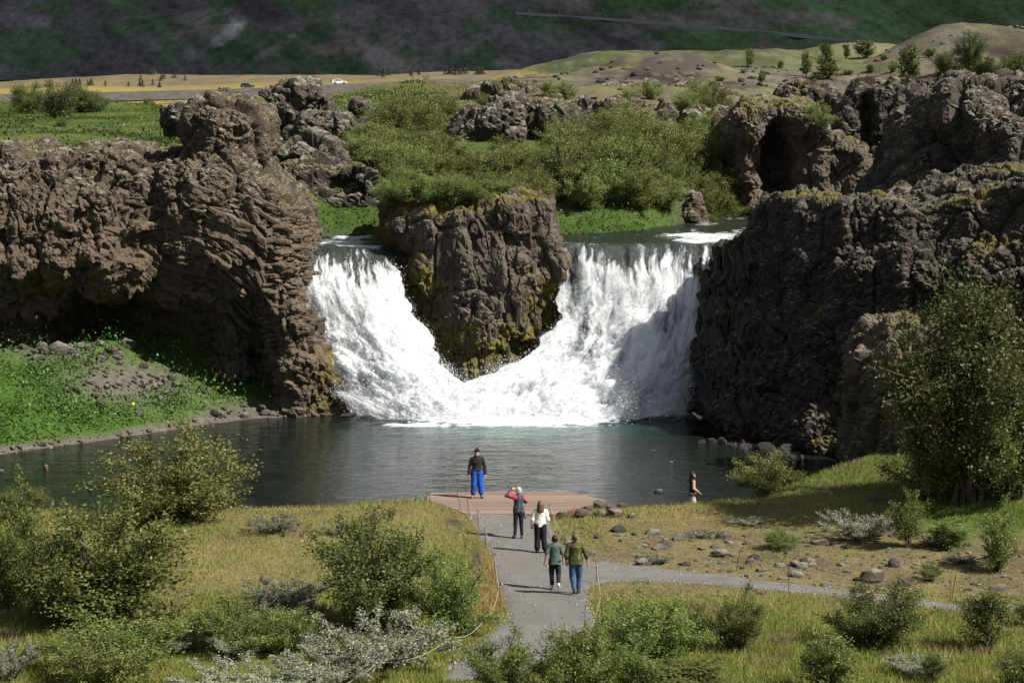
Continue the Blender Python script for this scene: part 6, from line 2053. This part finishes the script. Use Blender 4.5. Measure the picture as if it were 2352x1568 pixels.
# ================================================================== people
def skin_layer(name, caps, mat, parent, vox=.015, k=.03, extra=None, clip=None, cols=None):
    """one closed surface grown round tapered limbs: caps = (a, b, ra, rb) or (a, b, ra, rb, flatten_y)"""
    pts = np.array([p for c in caps for p in c[:2]])
    rm = max(max(c[2], c[3]) for c in caps) + .06
    o = pts.min(0) - rm
    n = np.ceil((pts.max(0) + rm - o) / vox).astype(int) + 2
    ax = [o[i] + vox * np.arange(n[i]) for i in range(3)]
    F = np.full(tuple(n), 1.0)
    for c in caps:
        a, b = np.array(c[0], float), np.array(c[1], float)
        fl = c[4] if len(c) > 4 else 1.0
        R_ = max(c[2], c[3]) * max(1, fl) + .09
        lo = np.maximum(((np.minimum(a, b) - R_ - o) / vox).astype(int), 0)
        hi = np.minimum(((np.maximum(a, b) + R_ - o) / vox).astype(int) + 2, n)
        X = ax[0][lo[0]:hi[0], None, None]; Y = ax[1][None, lo[1]:hi[1], None]; Z = ax[2][None, None, lo[2]:hi[2]]
        d = b - a
        t = np.clip(((X - a[0]) * d[0] + (Y - a[1]) * d[1] + (Z - a[2]) * d[2]) / max(d @ d, 1e-9), 0, 1)
        e = np.sqrt((X - a[0] - d[0] * t) ** 2 + ((Y - a[1] - d[1] * t) / fl) ** 2 + (Z - a[2] - d[2] * t) ** 2) - (c[2] + (c[3] - c[2]) * t)
        sl = np.s_[lo[0]:hi[0], lo[1]:hi[1], lo[2]:hi[2]]
        F[sl] = smin(F[sl], e, k)
    if clip is not None:
        F = np.maximum(F, clip(ax[0][:, None, None], ax[1][None, :, None], ax[2][None, None, :]) + 0 * F)
    v, f = surface_nets(F, o, vox)
    if extra:
        for ev, ef in extra:
            f = np.concatenate([f, ef + len(v)])
            v = np.concatenate([v, ev])
    me = mesh_np(name, v, f, mat, True, None if cols is None else cols(v))
    return link(name, me, parent)

M_SKIN = flat_mat('skin', (.50, .27, .185), .55, var=.08)
def cloth(name, c, var=.16, sc=14):
    m, t = new_mat(name, c, .9, 0, .2)
    oc = t.a('ShaderNodeTexCoord').outputs['Object']
    n = t.noise(sc, 5, .65, oc, .3, .7)
    t.link(t.mix(n, [q * (1 - var) for q in c], [min(1, q * (1 + var)) for q in c]), t.b.inputs['Base Color'])
    t.bump(t.noise(9, 4, .6, oc, .25, .75), .5, .03)
    return m
def cloth_attr(name):
    m, t = new_mat(name, (.2, .2, .2), .9, 0, .2)
    t.link(t.attr('Col').outputs['Color'], t.b.inputs['Base Color'])
    t.bump(t.noise(9, 4, .6, t.a('ShaderNodeTexCoord').outputs['Object'], .25, .75), .5, .03)
    return m

def hand(wr, d, palm_n, side, curl=.5):
    """palm end and five finger tubes; wr wrist, d pointing direction, palm_n palm normal"""
    d = np.array(d, float); d /= np.linalg.norm(d)
    pn = np.array(palm_n, float); pn -= d * (pn @ d); pn /= np.linalg.norm(pn)
    w = np.cross(d, pn)
    wr = np.array(wr, float)
    pe = wr + d * .085
    out = []
    for i, (o, ln) in enumerate(((-.030, .072), (-.010, .080), (.011, .076), (.030, .060))):
        p0 = pe - d * .022 + w * o
        p1 = p0 + d * ln * .55 + pn * ln * .12 * curl
        p2 = p1 + d * ln * .33 + pn * ln * .45 * curl
        p3 = p2 + d * ln * .12 + pn * ln * .40 * curl
        out.append(tube([p0, p1, p2, p3], [.0105, .0098, .0088, .005], 6))
    s = -1 if side < 0 else 1
    t0 = wr + d * .022 - w * .026 * s
    out.append(tube([t0, t0 + d * .03 - w * .026 * s + pn * .012, t0 + d * .062 - w * .034 * s + pn * .024, t0 + d * .074 - w * .034 * s + pn * .030], [.015, .0125, .0105, .006], 6))
    return (wr, pe, .030, .040, .62), out

def person(label, loc, rz, H, arms, legs, top, top_mat, trousers_mat, shoe_mat, hairfn, hat=None, sleeve=1.0, flare=0.0, build=1.0, head_turn=0.0, baggy=0.0, top_len=0.0, top_cols=None, female=False, extras=None, neck_mat=None):
    """arms/legs: joint positions for a figure 1.75 m tall that faces +y"""
    root = empty('person', loc, rz, H / 1.75)
    tag(root, label, 'person')
    b = build
    hz, sz = .93, 1.43
    sw = .165 * (b if not female else b * .94)
    hw = .088
    caps, fing = [], []
    # torso and head
    caps += [((0, 0, hz), (0, 0, 1.10), .135 * b, .120 * b, .75), ((0, 0, 1.10), (0, .005, 1.34), .120 * b, .150 * b, .68), ((-sw * .8, 0, 1.40), (sw * .8, 0, 1.40), .065 * b, .065 * b)]
    ct, st = math.cos(head_turn), math.sin(head_turn)
    def hd(x, y, z):
        return (x * ct - y * st, x * st + y * ct + .01, z)
    caps += [((0, -.005, 1.44), (0, .005, 1.54), .055, .052), (hd(0, -.012, 1.655), hd(0, .005, 1.64), .092, .088, 1.05), (hd(0, .035, 1.60), hd(0, .052, 1.565), .066, .050), (hd(0, .092, 1.635), hd(0, .112, 1.612), .010, .015),
             (hd(-.088, -.005, 1.64), hd(-.096, -.012, 1.615), .016, .013), (hd(.088, -.005, 1.64), hd(.096, -.012, 1.615), .016, .013)]
    for s, A in zip((-1, 1), arms):
        sh, el, wr = np.array((s * sw * 1.06, 0, sz - .02)), np.array(A['elbow']), np.array(A['wrist'])
        caps += [(sh, el, .050 * b, .041 * b), (el, wr, .041 * b, .027)]
        pal, fi = hand(wr, A.get('dir', wr - el), A.get('palm', (-s, 0, 0)), s, A.get('curl', .6))
        caps.append(pal)
        fing += fi
    for s, Lg in zip((-1, 1), legs):
        hip, kn, an = np.array((s * hw, 0, hz)), np.array(Lg['knee']), np.array(Lg['ankle'])
        caps += [(hip, kn, .082 * b, .054), (kn, an, .056, .036)]
        caps.append((an, an + np.array((Lg.get('toe', (0, .12, -.03)))), .034, .026))
    body = skin_layer('body', caps, M_SKIN, root, .019, .022, fing)
    # clothes
    g = .020
    tz0 = .90 - top_len
    tcap = [((0, 0, tz0 - .16), (0, 0, 1.10), .152 * b + g, .138 * b + g * .6, .76), ((0, 0, 1.10), (0, .005, 1.35), .138 * b + g * .6, .158 * b + g * .6, .70), ((-sw * .84, 0, 1.405), (sw * .84, 0, 1.405), .075 * b, .075 * b), ((0, -.005, 1.42), (0, 0, 1.47), .080, .066)]
    tcap += [((-.062, 0, tz0 - .02), (.062, 0, tz0 - .02), .150 * b, .150 * b, .80), ((-.055, 0, tz0 + .14), (.055, 0, tz0 + .14), .134 * b, .134 * b, .80)]
    for s, A in zip((-1, 1), arms):
        sh, el, wr = np.array((s * sw * 1.06, 0, sz - .025)), np.array(A['elbow']), np.array(A['wrist'])
        if sleeve <= .5:
            e2 = sh + (el - sh) * (sleeve * 2)
            tcap += [(sh, e2, .064 * b, .062 * b)]
        else:
            e2 = el + (wr - el) * (sleeve * 2 - 1) * .97
            tcap += [(sh, el, .064 * b, .056 * b), (el, e2, .056 * b, .044 + .012 * baggy)]
    o_ = None
    skin_layer(top, tcap, top_mat, root, .018, .035, None, lambda X, Y, Z: tz0 - Z + .012 * np.sin(X * 30), top_cols)
    pc = [((0, 0, .93), (0, 0, 1.02), .148 * b, .138 * b, .78)]
    for s, Lg in zip((-1, 1), legs):
        hip, kn, an = np.array((s * hw, 0, .93)), np.array(Lg['knee']), np.array(Lg['ankle'])
        e = an + (kn - an) * .06
        bag = .022 * baggy
        pc += [(hip, kn, .098 * b + bag, .070 + bag), (kn, kn + (e - kn) * .75, .070 + bag, .056 + bag + flare * .6), (kn + (e - kn) * .75, e, .056 + bag + flare * .6, (.050 if baggy else .054) + flare)]
    skin_layer('trousers', pc, trousers_mat, root, .018, .025, None, lambda X, Y, Z: Z - 1.03)
    for s, Lg in zip((-1, 1), legs):
        an = np.array(Lg['ankle'])
        toe = np.array(Lg.get('toe', (0, .12, -.03)))
        hl = an + np.array((0, 0, -.035)) - toe * .25
        sc_ = [(hl, an + toe * 1.05 + np.array((s * .012, 0, -.012)), .044, .038), (an + np.array((0, -.01, .02)), an + toe * .3, .046, .044)]
        skin_layer('shoe', sc_, shoe_mat, root, .013, .02)
    if hairfn:
        nm, hc, hm = hairfn
        skin_layer(nm, [(hd(*c[0]), hd(*c[1])) + tuple(c[2:]) for c in hc], hm, root, .013, .03)
    if hat:
        nm, hc, hm = hat
        skin_layer(nm, [(hd(*c[0]), hd(*c[1])) + tuple(c[2:]) for c in hc], hm, root, .012, .015)
    for nm, c, m in (extras or []):
        skin_layer(nm, [(hd(*q[0]), hd(*q[1])) + tuple(q[2:]) if nm in ('eye', 'mouth', 'beard', 'glasses', 'sunglasses', 'brow') else q for q in c], m, root, .007 if nm in ('eye', 'mouth', 'brow', 'glasses', 'sunglasses') else .013, .006)
    return root

STAND = [{'knee': (-.105, .02, .50), 'ankle': (-.115, -.01, .085)}, {'knee': (.105, .02, .50), 'ankle': (.115, -.01, .085)}]
DOWN = [{'elbow': (-.245, -.03, 1.14), 'wrist': (-.265, .03, .90)}, {'elbow': (.245, -.03, 1.14), 'wrist': (.265, .03, .90)}]
M_BLACKC, M_HAIRD, M_HAIRG, M_HAIRB = cloth('black_cloth', (.018, .018, .020)), flat_mat('hair_dark', (.014, .011, .010), .5, var=.3), flat_mat('hair_grey', (.36, .35, .34), .6, var=.35, scale=30), flat_mat('hair_brown', (.105, .055, .032), .55, var=.4, scale=25)
M_EYE, M_LIP, M_STUB = flat_mat('eye_dark', (.02, .015, .012), .3), flat_mat('lip', (.62, .42, .36), .5), flat_mat('stubble', (.22, .12, .085), .8)
CAP_SHORT = [((0, -.022, 1.675), (0, -.004, 1.692), .094, .090, 1.05), ((-.05, -.035, 1.62), (.05, -.035, 1.62), .062, .062)]

def on(px, py, z=None):
    q = gpos(px, py) if z is None else PZ(px, py, z)
    if z is None:
        q = np.array([q[0], q[1], q[2] + .025])
    return tuple(q)

# 1 the man on the deck, facing us
p1 = person('person in black hoodie, beanie and bright blue trousers standing on the deck', on(1096, 1143, DECK_Z + .004), math.pi + .05, 1.80,
       [{'elbow': (-.27, -.02, 1.14), 'wrist': (-.285, .04, .90)}, {'elbow': (.27, -.02, 1.14), 'wrist': (.285, .04, .90)}],
       [{'knee': (-.115, .03, .50), 'ankle': (-.155, 0, .085), 'toe': (-.03, .12, -.03)}, {'knee': (.115, .03, .50), 'ankle': (.155, 0, .085), 'toe': (.03, .12, -.03)}],
       'hoodie', cloth('hoodie_black', (.026, .024, .024)), cloth('trousers_blue', (.020, .085, .44), .35, 6), flat_mat('shoe_brown', (.20, .09, .05), .8), None,
       ('beanie', [((0, -.012, 1.70), (0, -.008, 1.735), .098, .080), ((0, -.008, 1.675), (0, -.004, 1.69), .100, .100)], M_BLACKC), 1.0, 0, 1.10, 0, 1.6, .05,
       extras=[('eye', [((-.032, .088, 1.645), (-.030, .089, 1.645), .010, .010)], M_EYE), ('eye', [((.032, .088, 1.645), (.030, .089, 1.645), .010, .010)], M_EYE),
               ('mouth', [((-.024, .098, 1.578), (.024, .098, 1.578), .010, .010)], flat_mat('teeth', (.75, .68, .62), .4)), ('beard', [((-.045, .040, 1.555), (.045, .040, 1.555), .045, .045), ((0, .07, 1.545), (0, .075, 1.54), .038, .036)], M_STUB),
               ('hood', [((-.09, -.045, 1.47), (.09, -.045, 1.47), .055, .055), ((-.10, .01, 1.465), (-.06, .06, 1.43), .034, .026), ((.10, .01, 1.465), (.06, .06, 1.43), .034, .026)], cloth('hood_black', (.024, .022, .022))),
               ('pocket', [((-.10, .118, 1.02), (.10, .118, 1.02), .045, .045, .5)], cloth('pocket_black', (.030, .028, .028))),
               ('chest_print', [((.075, .128, 1.335), (.125, .120, 1.335), .008, .008)], flat_mat('print_white', (.7, .7, .7), .8))])
# 2 woman shading her eyes
def jacket_cols(v):
    c = np.tile(np.array([.050, .055, .066]), (len(v), 1))
    yoke = (v[:, 2] > 1.375 - .10 * np.clip(np.abs(v[:, 0]) - .10, 0, 1) * 4) & (np.abs(v[:, 0]) > .055) & (np.hypot(v[:, 0] + .16, v[:, 2] - 1.42) < .20) | ((v[:, 0] > .15) & (v[:, 2] > 1.30) & (v[:, 2] < 1.45))
    far_sleeve = (v[:, 0] < -.31)
    c[yoke & ~far_sleeve] = (.72, .035, .11)
    c[v[:, 2] < .925] = (.66, .04, .10)
    c[(np.abs(v[:, 0] - .02 - .05 * (v[:, 2] - 1.2)) < .018) & (v[:, 1] < 0)] = (.045, .12, .19)
    return c
p2 = person('person with grey hair and a dark and pink jacket, hand raised to the face', on(1191, 1238), .12, 1.74,
       [{'elbow': (-.40, .12, 1.46), 'wrist': (-.20, .22, 1.64), 'dir': (.8, .15, .25), 'palm': (0, 1, -.3), 'curl': .3}, {'elbow': (.26, .13, 1.22), 'wrist': (.06, .30, 1.40), 'dir': (-.6, .3, .6)}],
       [{'knee': (-.10, .02, .50), 'ankle': (-.125, -.02, .085), 'toe': (-.04, .12, -.03)}, {'knee': (.095, .02, .50), 'ankle': (.120, .01, .085), 'toe': (.02, .12, -.03)}],
       'jacket', cloth_attr('jacket_grey_pink'), cloth('trousers_charcoal', (.022, .023, .027)), flat_mat('shoe_blue', (.045, .085, .125), .8), ('hair', CAP_SHORT + [((0, -.06, 1.60), (0, -.055, 1.55), .055, .035)], M_HAIRG), None, 1.0, 0, .98, .25, 0, -.02, jacket_cols, True,
       extras=[('pouch', [((.20, -.04, .90), (.225, -.05, .74), .030, .050)], cloth('pouch_grey', (.12, .12, .14)))])
# 3 woman in the white jumper
p3 = person('person with long brown hair in a white jumper holding a small camera', on(1241, 1271), .05, 1.69,
       [{'elbow': (-.27, -.03, 1.14), 'wrist': (-.285, .06, .93)}, {'elbow': (.25, -.01, 1.14), 'wrist': (.22, .10, .97)}],
       [{'knee': (-.10, .02, .50), 'ankle': (-.105, 0, .085)}, {'knee': (.11, -.01, .50), 'ankle': (.165, -.05, .085)}],
       'jumper', cloth('jumper_white', (.72, .69, .63), .10, 40), M_BLACKC, flat_mat('shoe_black', (.02, .02, .02), .7),
       ('hair', CAP_SHORT + [((0, -.06, 1.64), (0, -.075, 1.46), .095, .105), ((-.06, -.06, 1.60), (-.085, -.075, 1.42), .06, .045), ((.06, -.06, 1.60), (.085, -.075, 1.42), .06, .045), ((0, -.08, 1.5), (.01, -.09, 1.36), .07, .035)], M_HAIRB), None, 1.0, .028, 1.12, 0, 1.2, .0, None, True,
       extras=[('camera', [((-.285, .10, .83), (-.265, .12, .82), .035, .035)], M_BLACKPL)])
# 4 woman in the green shirt, walking
p4 = person('person with short dark hair in a green shirt walking on the left of a couple', on(1274, 1356), -.03, 1.63,
       [{'elbow': (-.27, -.08, 1.14), 'wrist': (-.315, -.02, .90)}, {'elbow': (.26, .0, 1.14), 'wrist': (.27, .10, .92)}],
       [{'knee': (-.10, .07, .51), 'ankle': (-.085, .02, .085)}, {'knee': (.12, .02, .51), 'ankle': (.125, -.23, .20), 'toe': (.01, .07, -.10)}],
       'shirt', cloth('shirt_green', (.085, .125, .105), .22, 7), cloth('trousers_black', (.020, .020, .026)), flat_mat('shoe_pink', (.66, .52, .48), .8), ('hair', CAP_SHORT, M_HAIRD), None, .42, 0, 1.10, 0, .5, .08, None, True)
# 5 man in the olive top, head turned
def olive_cols(v):
    c = np.tile(np.array([.068, .075, .030]), (len(v), 1))
    seam = (np.abs(np.abs(v[:, 0]) - (.105 + .05 * np.clip(1.15 - v[:, 2], 0, 1))) < .006) & (v[:, 2] < 1.27) & (v[:, 1] < 0)
    yoke = (np.abs(v[:, 2] - 1.405 + .05 * np.abs(v[:, 0])) < .007) & (v[:, 1] < .02)
    arm = (np.abs(v[:, 0]) > .20) & (np.abs(v[:, 0] * np.sign(v[:, 0]) - .235 - .1 * (1.4 - v[:, 2])) < .006) & (v[:, 1] < 0)
    c[seam | yoke] = (.30, .29, .05)
    return c
p5 = person('person in olive top with yellow seams and jeans walking on the right of a couple', on(1322, 1366), -.05, 1.80,
       [{'elbow': (-.275, -.05, 1.14), 'wrist': (-.27, .06, .91)}, {'elbow': (.30, -.03, 1.14), 'wrist': (.335, .08, .92)}],
       [{'knee': (-.10, .0, .50), 'ankle': (-.035, -.18, .14), 'toe': (.0, .10, -.075)}, {'knee': (.10, .08, .51), 'ankle': (.075, .06, .085), 'toe': (.03, .12, -.03)}],
       'pullover', cloth_attr('pullover_olive'), cloth('jeans_blue', (.030, .085, .170), .3, 8), flat_mat('shoe_dark', (.04, .045, .04), .8), ('hair', CAP_SHORT, flat_mat('hair_short_brown', (.085, .055, .040), .6, var=.3)), None, .74, 0, 1.18, -.75, .4, .02, olive_cols,
       extras=[('glasses', [((-.05, .095, 1.645), (.05, .095, 1.645), .008, .008), ((.05, .09, 1.645), (.09, 0, 1.645), .005, .005)], M_BLACKPL)])
# 6 woman walking along the shore
def vest_cols(v):
    return np.where((np.abs(v[:, 0]) > .205)[:, None], np.array([.52, .30, .20]), np.array([.014, .018, .026]))
p6 = person('person with long black hair and dark vest walking along the shore', tuple(PZ(1590, 1184, .06)), -1.45, 1.64,
       [{'elbow': (-.25, -.02, 1.14), 'wrist': (-.24, .16, .98)}, {'elbow': (.245, .0, 1.14), 'wrist': (.23, .20, .98)}],
       [{'knee': (-.10, .10, .50), 'ankle': (-.10, .08, .085)}, {'knee': (.10, -.02, .50), 'ankle': (.10, -.18, .10)}],
       'vest', cloth_attr('vest_dark'), cloth('trousers_pale', (.62, .55, .50), .08), flat_mat('shoe_white', (.6, .6, .58), .8),
       ('hair', CAP_SHORT + [((0, -.055, 1.66), (0, -.085, 1.42), .088, .075), ((-.07, .0, 1.58), (-.08, .05, 1.42), .045, .05), ((.07, .0, 1.58), (.08, .05, 1.42), .045, .05), ((0, -.09, 1.45), (0, -.10, 1.28), .075, .03)], M_HAIRD), None, .94, 0, 1.08, .1, .4, .08, vest_cols, True,
       extras=[('sunglasses', [((-.055, .09, 1.645), (.055, .09, 1.645), .016, .016)], M_BLACKPL)])
